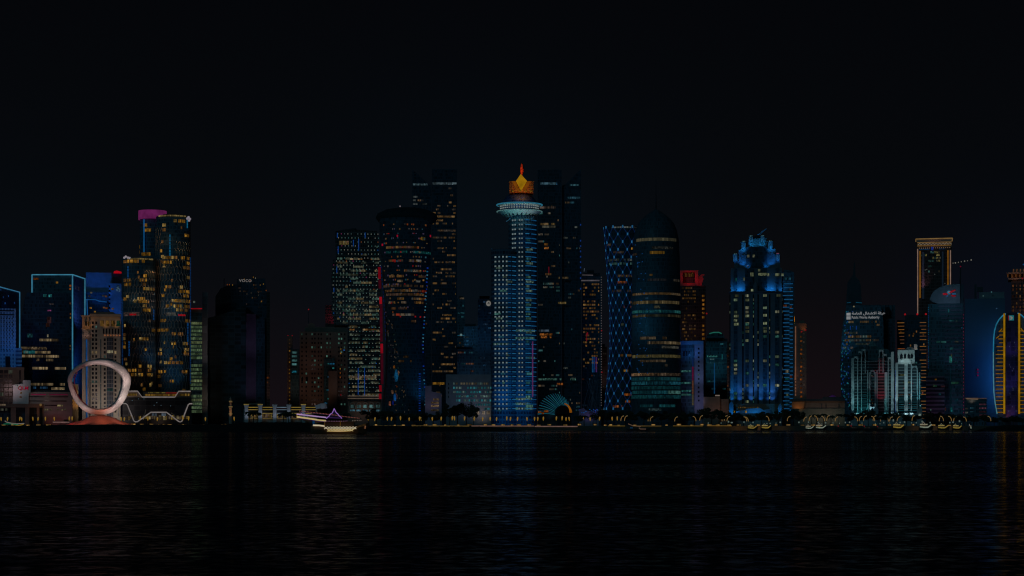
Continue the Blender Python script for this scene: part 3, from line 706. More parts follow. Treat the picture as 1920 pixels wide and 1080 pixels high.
    b.rows(Flat(D-2.5), 682, 757, 8.2, 608, 627, [lit((24, 76, 76)), lit((14, 60, 84)), lit((40, 70, 66))], 2.6, .4, 3, 2, .8)
    for y in range(636, 756, 7): b.patch(h, 542, 544, y, y+2.4, lit(AMB if rnd.random() < .5 else (40, 26, 14)))
    for x, y, c in ((638, 653, AMB), (638, 661, AMB), (644, 655, (20, 60, 110)), (637, 690, AMB), (637, 698, ORG), (637, 706, ORG), (638, 739, RED)): b.patch(f, x, x+2, y, y+2.6, lit(c, 1.5, .3))
    b.finish()
    for x, y, c in ((590, 710, (14, 9, 7)), (640, 690, (8, 6, 6)), (585, 640, (8, 6, 6)), (545, 690, (13, 8, 7))): flood(x, y, D, c, 34, 30, 0, .25, 120)
    D = 2350; b = Bld('office_block', "dim office block with a dark red lit corner behind the warm brown stone tower", 617, D)
    f = b.box(610, 634, 572, None, GL_BROWN, depth=30); b.finish(); flood(622, 592, D, (44, 4, 12), 14, 8, 10, .1, 80)
    D = 1950; b = Bld('dotted_tower', "pale tower of stacked slabs covered in a grid of tiny white and teal lights", 672, D)
    M1 = facade("pale_slots", (.03, .04, .05), (.12, .13, .13), fh=4.1, mw=2, sf=.25, mf=.2)
    parts = [b.prism([(630, 486), (628.5, 437), (640, 434.5), (668, 430.5), (707, 433), (712, 486)], M1, 'upper_slab', 36, 6),
             b.prism([(627, 610), (622.5, 586), (621.5, 520), (624, 487), (713, 487), (714, 610)], M1, 'middle_slab', 44, 0),
             b.prism([(652, 752), (651.5, 611), (714, 611), (715, 752)], M1, 'lower_slab', 38, 4)]
    b.prism([(629, 434), (648, 430), (668, 427.5), (668, 430), (640, 434.3)], DARK, 'roof_edge', 20, 8)
    dot = [neon((62, 84, 80)), neon((84, 94, 86)), neon((40, 78, 78)), neon((92, 92, 86)), neon((52, 70, 72))]
    def lights(f, x0, x1, y0, y1, sk=lambda x, y: False):
        y = y0; r = 0
        while y < y1:
            x = x0+(r % 2)*1.2
            while x < x1:
                if not sk(x, y) and rnd.random() < .86:
                    mt = rnd.choice(dot) if rnd.random() > .05 else neon(rnd.choice([(96, 34, 70), (16, 60, 120), (110, 60, 30)]))
                    b.patch(f, x, x+1.25, y, y+1.5, mt, 'facade_light', .5, .6)
                x += 6.1+rnd.random()*.3
            y += 7.5; r += 1
    fu, fm, fl = parts
    lights(fu, 633, 711, 438, 485); lights(fm, 624, 713, 489, 609, lambda x, y: x < 634 and y > 590); lights(fl, 654, 714, 613, 748)
    win = [lit((58, 60, 48)), lit((48, 54, 46)), lit((40, 56, 50)), lit((66, 58, 40))]
    for y in [455+i*7.5 for i in range(39)]:
        if y < 480: b.row(fu, y, 634, 708, win, 3.4, .12, 6, 3)
        elif y < 606: b.row(fm, y, 632, 711, win, 3.6, .52, 5, 3)
        elif y < 742: b.row(fl, y, 655, 713, win, 3.8, .58, 5, 3)
    b.patch(fu, 636, 654, 452, 459, lit((78, 66, 38))); b.patch(fl, 654, 706, 704, 709, lit((80, 70, 56)))
    for y in (486, 618): b.row(fu if y == 486 else fl, y, 655, 712, [lit(AMB2), lit(WARM)], 3, .6, 5, 3)
    bl = neon((10, 46, 104))
    for x, y0, y1 in ((632, 437, 446), (633.5, 462, 476), (662, 450, 462), (672, 448, 470), (684, 436, 446), (671, 690, 740), (683, 690, 742), (625.5, 540, 548), (631, 500, 512)): b.patch(fu if y0 < 480 else fl if y0 > 600 else fm, x, x+1.2, y0, y1, bl, 'light_strip', .6)
    for y in (742.5, 747): b.strip([(652, y), (712, y)], neon((66, 56, 48)), .7, 'plinth_light', D+4)
    bs = b.box(652, 715.5, 752.2, None, BROWN, part='base_hall', depth=34, dy=5)
    for i in range(5):
        x = 655+i*12; m = MB(); m.tube([(X(x+6*(1-math.cos(t))*1.0, D+4), D+4.2, Z(770-16*math.sin(t), D)) for t in [PI*k/10 for k in range(11)]], .7, 4); m.build('arch', STONE, b.r)
        b.patch(bs, x+2, x+9, 759, 765, lit((50, 74, 74))); b.patch(bs, x+1, x+10, 768, 771, lit((40, 66, 76)))
    b.finish(); flood(680, 765, D+5, (28, 20, 16), 16, 4, 0, .25, 130); flood(665, 560, D, (10, 14, 15), 40, 20, 0, .1, 120)
B5()
def B6():
    D = 1930; b = Bld('waisted_tower', "tall dark waisted tower under a black dish roof, sprinkled with red, amber and teal windows", 760, D)
    f = b.cyl(760, [(408, 48), (420, 48.5), (480, 47), (560, 40), (630, 36.5), (690, 38), (745, 43), (None, 47)], GL_BLACK, sy=.8)
    R = lambda p: p*D/F
    m = MB(); m.lathe((X(763, D), D+28), [(R(40), Z(419, D)), (R(54), Z(411, D)), (R(59.5), Z(403.5, D)), (R(56), Z(395.5, D)), (R(40), Z(388, D)), (R(18), Z(384.3, D)), (R(2), Z(383.3, D))], 48, sy=.75); m.build('dish_roof', solid("roof_shell", (.025, .045, .055), .7, spec=.1), b.r, True)
    m = MB(); m.ball((X(750, D), D+20, Z(382.5, D)), .8, 6); m.build('roof_beacon', neon((96, 84, 88)), b.r)
    edge = lambda y: (760-44+max(0, (y-440))*.05, 760+40-max(0, (y-440))*.05)
    mix = [lit((74, 52, 30)), lit((66, 56, 44)), lit((86, 60, 28)), lit((58, 44, 36)), lit((100, 30, 18)), lit((64, 64, 60))]
    bands = {464: (.85, [lit((64, 46, 23)), lit((52, 37, 32))], 724, 786), 473: (.8, [lit((11, 50, 51)), lit((16, 60, 56))], 720, 808), 489: (.5, mix, 722, 802), 508: (.75, mix, 740, 790), 518: (.45, mix, 730, 800), 527: (.6, mix, 735, 788), 536: (.75, [lit((51, 40, 32)), lit((62, 46, 28))], 719, 802), 545: (.7, mix, 722, 800), 552: (.85, [lit((64, 47, 28)), lit((57, 43, 35))], 724, 795), 560: (.6, mix, 724, 795), 567: (.7, mix, 728, 795), 578: (.75, [lit((52, 33, 18)), lit((38, 28, 25))], 733, 775), 590: (.4, mix, 736, 780), 602: (.5, [lit((48, 34, 23))], 770, 792), 669: (.5, [lit((41, 30, 18))], 756, 788), 677: (.6, [lit((44, 31, 18))], 748, 772)}
    for y, (p, mt, a, c) in bands.items(): b.row(f, y, a, c, mt, 4.2, p, 3.4, 3)
    y = 420
    while y < 600:
        for k in range(9 if y < 540 else 4):
            x = rnd.uniform(718, 800); c = rnd.choice([(110, 14, 18), (84, 60, 30), (60, 56, 54), (96, 46, 18), (30, 60, 70), (70, 54, 34), (60, 50, 70)])
            b.patch(f, x, x+rnd.uniform(1.4, 3), y, y+rnd.uniform(1.6, 3.4), lit(c, 1.5, .5))
        y += 8.6
    b.patch(f, 789, 797, 444, 450, lit((74, 58, 20)))
    for x, y in ((806, 438), (716, 456), (744, 441)): b.patch(f, x, x+2.4, y, y+4, neon((112, 10, 30)), 'red_lamp')
    rd = neon((88, 4, 14)); rd2 = neon((44, 4, 14))
    for y0, y1, mt, x in ((500, 522, rd, 711), (524, 540, rd2, 712), (556, 569, neon((116, 8, 18)), 713.5), (570, 640, rd2, 714.5), (644, 662, neon((104, 6, 18)), 715.5), (664, 720, rd2, 716), (722, 734, rd, 713), (738, 748, rd, 712.5)):
        m = MB(); m.tube([(X(x, D), D+8, Z(y0, D)), (X(x+.4, D), D+8, Z(y1, D))], 1.5, 5); m.build('red_light_strip', mt, b.r)
    for i in range(40):
        y = 500+i*6.6; x = 803-min(1, (y-500)/140)*9+max(0, (y-660)/110)*5
        if y < 768 and rnd.random() < .85: b.patch(f, x-2.2+rnd.uniform(-1, 1), x-.4, y, y+2.2, neon(rnd.choice([(14, 62, 92), (12, 34, 104), (40, 80, 96)])), 'facade_light', .5)
    for i in range(18):
        y = 496+i*8; b.patch(f, 713.5+(y-496)*.05, 715+(y-496)*.05, y, y+5, neon((8, 22, 66)), 'light_strip', .5)
    for i in range(70):
        y = rnd.uniform(590, 772); x = 722+(y-590)*.1+rnd.uniform(0, 10+(y-590)*.09)
        c = rnd.choice([(44, 42, 40), (26, 40, 36), (56, 50, 42), (30, 28, 44), (52, 36, 20)]); b.patch(f, x, x+rnd.uniform(1, 2.4), y, y+rnd.uniform(1.4, 3.4), lit(c, 1.2, .6))
    for pts, c in (([(741, 695), (744, 692), (747, 704), (749, 714), (742, 716), (739, 706)], (14, 70, 104)), ([(746, 694), (751, 700), (751, 714), (748, 716), (746, 704)], (84, 60, 44)), ([(738, 740), (741, 737), (743, 745), (742, 752), (738, 749)], (10, 60, 112)), ([(742, 736), (746, 741), (745, 748), (742, 744)], (40, 30, 34)), ([(737, 686), (740, 685), (741, 690), (738, 691)], (96, 54, 14)), ([(742, 722), (746, 725), (744, 727)], (104, 50, 14)), ([(733, 732), (737, 731), (738, 738), (735, 739)], (92, 66, 50)), ([(729, 753), (732, 752), (733, 761), (729, 760)], (90, 50, 36)), ([(736, 751), (739, 752), (738, 760), (735, 757)], (8, 24, 96))):
        yy = f.cy-f.r(Z(pts[0][1], D))*.8*.93-.3
        m = MB(); m.prism([(X(x, yy), Z(y, yy)) for x, y in pts], yy-.4, yy); m.build('led_panel', lit(c, 1.0, .7), b.r)
    for i in range(16):
        y = 700+i*4.6; b.patch(f, 785, 788, y, y+1.6, neon((6, 26, 74) if i % 3 else (10, 44, 110)), 'facade_light', .5)
    b.finish(); flood(792, 700, D+12, (1, 8, 16), 24, 30, 12, .06, 110)
    D = 2200; b = Bld('twin_tower', "very tall black tower pair sloping at its left half, behind the dish roofed tower", 815, D)
    f = b.box(810, 857, 317, None, GL_BLACK, part='tall_half', depth=50); g = b.prism([(773, None), (773, 319), (780, 324), (804, 346), (809, 348), (809, None)], GL_BLACK, 'sloping_half', 44, 6)
    def fill(b, f, g, a0, a1, c0, c1):
        b.row(f, 344, a0+1, a1-1, [lit((64, 78, 84)), lit((54, 70, 78))], 4, .95, 4, 4); b.row(g, 346, c0+1, c1-1, [lit((54, 72, 78))], 3.4, .8, 4, 2)
        b.rows(f, 353, 770, 6.6, a0+1, a1-2, [lit((70, 52, 30)), lit((58, 46, 34)), lit((46, 42, 38)), lit((84, 62, 34))], 3.2, .34, 3, 3, .6)
        b.rows(g, 356, 700, 6.6, c0+1, c1-2, [lit((58, 44, 30)), lit((40, 44, 44)), lit((34, 34, 36))], 3.2, .26, 3, 3, .5)
        b.row(f, 406, a0+1, a1-4, [lit((72, 54, 30))], 3.4, .8, 5, 2); b.row(f, 413, a0+6, a1-10, [lit((64, 48, 28))], 3.4, .8, 5, 2)
    fill(b, f, g, 810, 857, 773, 803)
    b.row(f, 719, 811, 834, [lit(AMB)], 4.4, .9, 7, 1)
    m = MB(); m.box((X(757, D), D+30, Z(329, D)), (X(757.9, D), D+31, Z(328, D)))
    b.finish()
    b = Bld('twin_tower', "very tall black tower pair sloping at its right half, beside the disc topped tower", 1050, D)
    f = b.box(1008, 1053, 318, None, GL_BLACK, part='tall_half', depth=50); g = b.prism([(1054, None), (1054, 348), (1060, 346), (1084, 322), (1089, 318), (1090, None)], GL_BLACK, 'sloping_half', 44, 6)
    b.row(f, 344, 1013, 1045, [lit((26, 60, 84)), lit((50, 76, 88))], 4, .95, 5, 4); b.row(g, 347, 1068, 1087, [lit((34, 62, 70))], 3, .9, 3, 2)
    b.rows(f, 380, 770, 6.6, 1009, 1050, [lit((70, 56, 40)), lit((52, 48, 42)), lit((30, 58, 58))], 3.2, .22, 3, 3, .35)
    b.rows(g, 360, 770, 6.6, 1056, 1088, [lit((44, 48, 46)), lit((22, 48, 58)), lit((56, 46, 34))], 3.2, .16, 3, 3, .35)
    for y, a, c, mt in ((389, 1012, 1042, (64, 54, 48)), (371, 1064, 1088, (30, 58, 70)), (420, 1013, 1044, (84, 68, 40)), (425, 1016, 1042, (60, 60, 52)), (458, 1020, 1030, (96, 62, 24)), (465, 1020, 1029, (100, 60, 24)), (514, 1010, 1034, (70, 50, 30)), (532, 1018, 1036, (40, 62, 62)), (521, 1046, 1066, (58, 48, 32)), (568, 1046, 1062, (84, 70, 40)), (620, 1010, 1030, (46, 56, 66)), (627, 1012, 1036, (104, 60, 22)), (632, 1014, 1034, (96, 54, 20)), (711, 1009, 1080, (40, 66, 60)), (720, 1044, 1056, (104, 56, 20)), (664, 1074, 1086, (40, 34, 26))):
        b.row(f if a < 1052 else g, y, a, c, [lit(mt)], 3.8, .85, 4, 3)
    for y in range(420, 560, 10): b.patch(g, 1087.5, 1089.6, y, y+3, neon((10, 34, 84)), 'facade_light', .4) if rnd.random() < .7 else None
    b.patch(f, 1028, 1030, 500, 512, neon((60, 6, 14)), 'red_strip'); b.finish()
    # disc topped tower
    D = 1900; b = Bld('disc_tower', "blue lit round tower carrying a wide glowing disc, golden crown and orange spire", 972, D, 'tower')
    TW = facade("blue_lit_cladding", (.03, .06, .11), (.10, .18, .26), fh=4.83, mw=3.1, sf=.4, mf=.25)
    f = b.cyl(980, [(404, 26.6), (None, 26.6)], TW, 'main_shaft', 6)
    g = b.cyl(945, [(467, 24), (None, 24)], TW, 'lower_shaft', 0)
    R = lambda p: p*1915/F
    C = (X(974, 1915), 1915+8); zz = lambda y: Z(y, 1900)
    m = MB(); m.lathe(C, [(R(22), zz(404)), (R(26), zz(402.5)), (R(34), zz(398)), (R(42.5), zz(392.6)), (R(42.5), zz(392)), (R(37), zz(390.5))], 56, cap=False); m.build('disc_underside', WHITE, b.r, False)
    for k in range(-5, 6):
        a = k*.26+.13; t0, t1 = [Vector((C[0]+R(r)*math.sin(a), C[1]-R(r)*math.cos(a), zz(y)-.25)) for r, y in ((25.5, 402.2), (36, 396.2))]
        sd = Vector((math.cos(a), math.sin(a), 0))
        m = MB(); m.face([t0-sd*1.9, t0+sd*1.9, t1]); m.face([t0-sd*1.9, t0+sd*1.9, t1-Vector((0, -.2, .5))]); m.build('underside_fin', DARK, b.r)
    m = MB(); m.lathe(C, [(R(37), zz(390.5)), (R(36.2), zz(382))], 56, cap=False); m.build('disc_gallery', GL_BLUE, b.r, True)
    m = MB(); m.lathe(C, [(R(36.2), zz(382)), (R(41), zz(380.6)), (R(42.8), zz(379.2)), (R(42.4), zz(378.2)), (R(38), zz(377)), (R(34), zz(376.5))], 56); m.build('disc_rim', WHITE, b.r, False)
    m = MB(); m.lathe(C, [(R(34), zz(376.4)), (R(30), zz(370)), (R(22), zz(361))], 48); m.build('cone_roof', GL_BLUE, b.r, True)
    cf = Curve(C[0], C[1], [(R(36.6), zz(392)), (R(36.3), zz(380))])
    for r_, y in enumerate((382.7, 386.8)):
        for k in range(-10, 11):
            a = k*.133; b.raw(cf, a-.038, a+.038, zz(y+1.7), zz(y-.4), neon((92, 102, 100)), 'gallery_lamp', .5, .8)
    m = MB(); m.tube([(C[0]+R(42.6)*math.sin(t*PI/36), C[1]-R(42.6)*math.cos(t*PI/36), zz(379.6)) for t in range(73)], .75, 5); m.build('rim_light', neon((30, 84, 104)), b.r)
    m = MB(); m.tube([(C[0]+R(42.5)*math.sin(t*PI/36), C[1]-R(42.5)*math.cos(t*PI/36), zz(392.4)) for t in range(73)], .45, 5); m.build('rim_light', neon((62, 92, 92)), b.r)
    # golden crown
    cr = Curve(C[0]+R(3.5), C[1], [(R(22.3), zz(360)), (R(22.3), zz(339.5))])
    m = MB(); m.box((X(955, D+8), D+8, Z(360.6, D+8)), (X(1000, D+8), D+32, Z(339.6, D+8))); m.build('crown_drum', facade("gold_screen", (.10, .045, .012), (.40, .20, .04), fh=2.2, mw=1.6, sf=.3, mf=.3), b.r)
    yy = D+6.6
    m = MB(); m.prism([(X(x, yy), Z(y, yy)) for x, y in ((976.5, 326.5), (988, 339.5), (977.3, 358), (967.5, 339.5))], yy-1, yy+1.6); m.build('gold_diamond', neon((122, 88, 8)), b.r)
    for q in (((960, 340), (966, 340), (975, 357), (969.5, 358.5)), ((989, 340), (995, 340), (985.5, 358.5), (980, 357))):
        m = MB(); m.prism([(X(x, yy+2), Z(y, yy+2)) for x, y in q], yy+.6, yy+3.5); m.build('glowing_fin', neon((92, 48, 6)), b.r)  # fins given their own amber glow in place of light on gold
    m = MB(); m.box((X(954.6, D+7.5), D+7.5, Z(339.5, D)), (X(1000.6, D+7.5), D+32.4, Z(338.6, D))); m.build('crown_rim', GOLD, b.r)
    for x in (962, 975, 986, 995): m = MB(); m.box((X(x-2, yy+1), yy+.2, Z(358.8, yy)), (X(x+2, yy+1), yy+1.2, Z(357.6, yy))); m.build('crown_lamp', neon((108, 80, 20)), b.r)
    m = MB(); xs = X(978.3, D+20)
    m.lathe((xs, D+23), [(.4, zz(326)), (1.1, zz(322)), (1.9, zz(316)), (1.9, zz(309)), (1.3, zz(305)), (1.6, zz(303)), (.9, zz(301)), (.05, zz(298.6))], 10); m.build('flame_spire', solid("orange_spire", (.6, .16, .05), .5), b.r, True)
    # floor lights
    wd = neon((82, 96, 98)); wd2 = neon((58, 78, 88)); bs = neon((14, 62, 98)); bs2 = neon((22, 74, 106))
    y = 412.8; i = 0
    while y < 774:
        xs = [960.5, 965, 973, 977.5] if y < 470 else [972.5, 978]
        for x in xs: b.patch(f, x, x+2.5, y-1.2, y+1.4, wd, 'facade_light', .5)
        q = 985
        b.patch(f, q, 995 if i % 3 else 992, y-.9, y+.5, bs2 if i % 2 else bs, 'light_strip', .6); b.patch(f, 996, 1004.8, y-.6, y+.7, bs, 'light_strip', .6)
        if rnd.random() < .5: b.patch(f, 986, rnd.uniform(992, 1000), y+1.5, y+5.5, lit(rnd.choice([(44, 74, 66), (60, 78, 70), (30, 66, 70)])))
        if y > 478:
            for x in (928, 935, 942, 948.6): b.patch(g, x, x+2.7, y-1.3, y+1.5, wd if rnd.random() < .8 else wd2, 'facade_light', .5)
            b.patch(g, 953, 958, y-.8, y+.4, bs, 'light_strip', .6); b.patch(g, 960, 967.5, y-.8, y+.6, bs2, 'light_strip', .6)
            if rnd.random() < .5: x = rnd.uniform(926, 950); b.patch(g, x, x+rnd.uniform(4, 12), y+1.6, y+5, lit(rnd.choice([(34, 62, 58), (50, 66, 60), (20, 54, 66)])))
        y += 8.62; i += 1
    for y, a, c in ((620, 962, 1003), (634, 960, 1002), (645, 925, 966), (671, 985, 1003), (748, 962, 998), (757, 963, 994), (766, 962, 1000)): b.row(f if a > 955 else g, y, a, c, [lit((44, 78, 76)), lit((60, 82, 74))], 4, .85, 5, 3)
    b.patch(f, 997.2, 998.9, 640, 744, neon((66, 30, 66)), 'light_strip', .7)
    for p0, p1 in (((921, 464), (926, 470)), ((966, 462), (960, 470)), ((949, 413), (958, 407)), ((1001, 404), (997, 409))):
        b.tube([(X(p0[0], D), D+12, Z(p0[1], D)), (X(p1[0], D), D+8, Z(p1[1], D))], BLUEP, .5, 'cornice_bracket')
    b.finish()
    flood(958, 397, D-8, (40, 96, 90), 9, 9, -8, .5, 120); flood(990, 397, D-8, (90, 104, 100), 9, 9, 8, .5, 120); flood(974, 398, D-10, (60, 100, 96), 9, 9, 0, .5, 120); flood(974, 370, D, (3, 16, 34), 16, 4, 0, .2, 120)
    flood(978, 352, D+10, (92, 44, 6), 16, 12, 0, .3, 120); flood(978, 312, D+20, (96, 34, 8), 12, 9, 0, .3, 90)
    for y, k in ((520, .8), (620, 1.05), (715, 1.5), (755, 1.2)): flood(945, y, D, (1, int(18*k), int(34*k)), 26, 18, -8, .2, 130); flood(985, y, D, (1, int(18*k), int(33*k)), 26, 18, 8, .2, 130)
    flood(982, 430, D, (3, 20, 40), 20, 14, 0, .28, 110)
B6()
def B7():
    D = 1800; b = Bld('office_block', "low grey office block with rows of cyan lit windows left of the disc topped tower", 878, D)
    f = b.box(836, 921, 702, None, GREY, depth=36)
    for r in range(7):
        y = 719+r*7.9; x = 850 if r < 5 else 892
        while x < 919:
            w = rnd.choice((2.6, 4, 4)); c = (26, 72, 78) if r else (66, 62, 50)
            if rnd.random() < .88: b.patch(f, x, x+w, y-1.7, y+2.1, lit(rnd.choice([c, c, (60, 78, 76)]), 1.4, .8))
            x += w+1.5
    for y in (718, 726, 734, 742): b.patch(f, 840.5, 842, y, y+4, VOID, 'unlit_window')
    for x, w in ((893, 6), (904, 5), (912, 7)): b.patch(f, x, x+w, 771, 777, lit((74, 66, 56)), 'shop_window')
    b.finish(); flood(880, 730, D, (17, 17, 25), 30, 20, 0, .28, 130); flood(905, 772, D, (46, 40, 38), 12, 4, 0, .28, 130)
    D = 1810; b = Bld('office_block', "small mauve grey block with three warm lit strips beside the low cyan windowed block", 816, D)
    f = b.prism([(797, None), (797, 724), (809, 723), (809, 734), (828, 738), (828, None)], PURP, depth=24)
    for y, a in ((749, 812), (755, 808), (761, 808), (769, 808)): b.patch(f, a, 823, y-1.8, y+1.8, lit((70, 56, 40) if y < 765 else (40, 34, 26), 1.2))
    b.finish(); flood(806, 740, D, (18, 13, 18), 20, 14, 0, .4, 110)
    # filler behind
    for (x0, x1, y0, D, label, cols, p) in ((857, 872, 560, 2500, "distant dark tower with scattered orange windows right of the very tall sloping roofed pair", [(70, 46, 18), (20, 52, 60)], .35),
                                       (869, 896, 612, 2420, "distant blue grey tower with one bright rooftop floodlight, left of the disc topped tower", [(34, 48, 56), (16, 44, 64)], .22),
                                       (896, 922, 560, 2300, "slim dark navy tower topped by a round white sign", [(16, 40, 60), (20, 34, 50)], .14),
                                       (848, 890, 655, 2300, "dim stepped office block with a few orange windows above the low cyan windowed block", [(76, 50, 28), (60, 40, 34), (24, 56, 66)], .4),
                                       (1126, 1138, 650, 2350, "faint narrow tower between the dotted edge tower and the diagrid tower", [(30, 26, 24)], .2),
                                       (1353, 1368, 640, 2300, "dim brown apartment block in the gap left of the blue crowned tower", [(60, 32, 14)], .2)):
        b = Bld('office_tower', label, (x0+x1)/2, D)
        f = b.box(x0, x1, y0, None, GL_NAVY if x0 < 1100 else GL_BROWN, depth=34)
        b.box(x0+3, x1-4, y0-5, y0-.1, DARK, part='roof_plant', depth=16, dy=8)
        b.rows(f, y0+6, 770, 7, x0+1, x1-1, [lit(c) for c in cols], 3, p, 3, 3, .8)
        if x0 == 869:
            m = MB(); m.ball((X(864.5, D-3), D-3, Z(628, D)), 1.6, 8); m.build('roof_lamp', neon((70, 96, 100)), b.r); b.strip([(858, 629), (871, 629)], neon((14, 50, 66)), .8)
        if x0 == 896:
            P = (X(916, D), D-1.2, Z(569, D)); m = MB(); mm = [(P[0]+3.1*math.cos(t*PI/12), P[2]+3.4*math.sin(t*PI/12)) for t in range(24)]
            m.prism(mm, D-1.6, D-.6); m.build('round_sign', neon((92, 90, 86)), b.r)
            m = MB(); m.prism([(P[0]+dx, P[2]+dz) for dx, dz in ((-1.6, -.9), (1.7, -.9), (1.7, -.2), (-1.6, -.2))], D-1.9, D-1.62); m.build('sign_mark', DARK, b.r)
            m = MB(); m.prism([(P[0]+dx, P[2]+dz) for dx, dz in ((-.7, .3), (1, .3), (1, 1.4), (-.7, 1.4))], D-1.9, D-1.62); m.build('sign_mark', DARK, b.r)
        if x0 == 857:
            m = MB(); m.box((X(862, D), D-.5, Z(561, D)), (X(870, D), D-.1, Z(558, D))); m.build('window_band', lit((50, 44, 34)), b.r)
        b.finish(); flood((x0+x1)/2, 680, D, (5, 10, 16) if x0 < 1100 else (16, 11, 11), 34, 24, 0, .1, 130)
        if x0 in (896, 869): flood((x0+x1)/2, 610, D, (3, 12, 22), 40, 20, 0, .1, 120)
    # striped dome
    D = 1780; b = Bld('dome_hall', "low ribbed dome striped with teal light and an orange rimmed arch opening", 1040, D, 'dome')
    c = Vector((X(1040, D), D+20, 0)); A = 32.5*D/F; Hh = Z(737, D)-GZ
    m = MB(); m.lathe((c.x, c.y), [(A*math.cos(t*PI/24), GZ+Hh*math.sin(t*PI/24)) for t in range(13)], 48, sy=.9, cap=False); m.build('dome_shell', solid("dome_shell", (.02, .04, .05), .5), b.r, True)
    def on(x, y, o=.35):
        dx = (X(x, D)-c.x)/A; dz = (Z(y, D)-GZ)/Hh; q = max(0, 1-dx*dx-dz*dz)
        return Vector((c.x+dx*A*1.01, c.y-math.sqrt(q)*A*.9-o, Z(y, D)))
    tl = [neon((14, 60, 70)), neon((18, 70, 82)), neon((12, 52, 70))]
    for k in range(19):
        t = k/18; th = math.radians(188-t*150); ph = math.radians(200-t*160)
        p0 = (1040+31.6*math.cos(th), 776-38.4*max(-.02, math.sin(th))); p1 = (1055+15.5*math.cos(ph), 775-15.5*max(-.15, math.sin(ph)))
        pts = []
        for j in range(9):
            s = j/8; bow = 3.2*math.sin(PI*s)*(1-t)
            pts.append(on(p0[0]+(p1[0]-p0[0])*s, p0[1]+(p1[1]-p0[1])*s-bow*.5))
        b.tube(pts, tl[k % 3], .3, 'rib_light', 4)
    m = MB(); yy = c.y-A*.92
    m.prism([(X(1056+14*math.cos(t*PI/14), yy), Z(776-15*math.sin(t*PI/14), yy)) for t in range(15)], yy-1.5, yy+12); m.build('arch_opening', VOID, b.r)
    m = MB(); m.tube([(X(1057+13.5*math.cos(math.radians(t)), yy-2), yy-2, Z(776-19*math.sin(math.radians(t)), yy-2)) for t in range(85, 5, -6)], .5, 6, r2=1.3); m.build('orange_rim', neon((108, 60, 6)), b.r)
    for x0, x1, y in ((1009, 1015, 771), (1015.5, 1020, 773), (1020, 1028, 769.5)): b.patch(Flat(D-8), x0, x1, y, y+3.4, lit(ORG), 'orange_window')
    b.finish()
    D = 2050; b = Bld('apartment_tower', "dark tower with amber windows, white roof lines and dotted white right edge", 1110, D)
    f = b.box(1091, 1127.5, 517, None, GL_NAVY, depth=40); b.box(1094, 1125, 512, 516.9, DARK, part='roof_plant', depth=26, dy=3)
    b.box(1101, 1114, 506, 511.9, DARK, part='roof_plant', depth=14, dy=8)
    n = neon((62, 58, 62)); b.strip([(1092, 515.5), (1112, 516)], n, .6); b.strip([(1090, 526), (1124, 526)], n, .9); b.strip([(1095, 509), (1096, 503)], neon((50, 60, 70)), .5)
    b.rows(f, 533, 690, 6.4, 1093, 1124, [lit(AMB2), lit((84, 62, 30)), lit((64, 46, 30))], 3.2, .55, 4, 1, .9)
    b.rows(f, 690, 770, 7, 1092, 1126, [lit((16, 30, 44)), lit((50, 26, 16))], 3, .2, 4, 2)
    y = 519
    while y < 762: b.patch(f, 1126.6, 1128.4, y, y+1.7, neon((60, 56, 58)), 'facade_light', .6); y += 4.8
    for x, mt in ((1110, (12, 56, 90)), (1113, (14, 44, 100)), (1117, (56, 30, 78))): b.patch(f, x, x+2.3, 669+rnd.uniform(0, 3), 698, lit(mt, 1.5, .7), 'led_panel')
    for x, y in ((1099, 625), (1101, 623), (1099, 633)): b.patch(f, x, x+1.6, y, y+6, neon((86, 10, 20)), 'red_strip')
    for x, y in ((1128, 620), (1128.5, 698)):
        m = MB(); m.ball((X(x, D-1), D-1, Z(y, D)), .8, 6); m.build('red_beacon', neon((96, 10, 14)), b.r)
    for k in range(5):
        b.strip([(1092+k*8, 770), (1107+k*5, 712)], neon((6, 14, 22)), .3, 'brace'); b.strip([(1122-k*5, 770), (1100+k*5, 712)], neon((6, 14, 22)), .3, 'brace')
    b.finish()
    D = 1795; b = Bld('pavilion', "tiny pavilion with a blue and violet lit roof right of the striped dome", 1104, D)
    f = b.prism([(1084, None), (1086, 768), (1094, 765), (1100, 770), (1108, 771), (1116, 768), (1123, 769), (1123, None)], PURP, depth=12)
    for i in range(14): x = rnd.uniform(1085, 1121); y = rnd.uniform(766, 774); b.patch(f, x, x+1.6, y, y+1.5, neon(rnd.choice([(12, 44, 100), (10, 60, 110), (30, 26, 90)])), 'roof_lamp')
    b.finish(); flood(1104, 775, D, (24, 16, 40), 8, 4, 0, .4, 140)
    # diagrid tower
    D = 1900; b = Bld('diagrid_tower', "waisted tower wrapped in a glowing blue diagonal grid, left of the bullet shaped tower", 1167, D, 'tower')
    pr = [(424, 35), (470, 31.5), (520, 28), (570, 24.5), (610, 23.3), (660, 24), (700, 27), (740, 31.5), (766, 34), (None, 36)]
    f = b.cyl(1167.5, pr, GL_BLACK)
    zt, zb = f.v(425), f.v(766); NS = 24; dz = (zt-zb)/NS; NH = 12
    bl = neon((4, 19, 46)); nd = neon((24, 70, 104))
    for k in range(NH):
        for s_ in (1, -1):
            a0 = 2*PI*k/NH; pts = []
            for j in range(NS+1):
                a = a0+s_*j*PI/NH
                pts.append(f.pt(a, zt-j*dz, .5))
            seg = []                                  # front half only is in view but the whole helix is built
            b.tube(pts, bl, .42, 'diagrid_tube', 4)
    for j in range(NS+1):
        for k in range(NH*2):
            a = PI*k/NH; a = (a+PI) % (2*PI)-PI
            if abs(a) > 1.62 or (k+j) % 2: continue
            b.raw(f, a-.035, a+.035, zt-j*dz-1.3, zt-j*dz+1.3, nd, 'node_light', .9, .6)
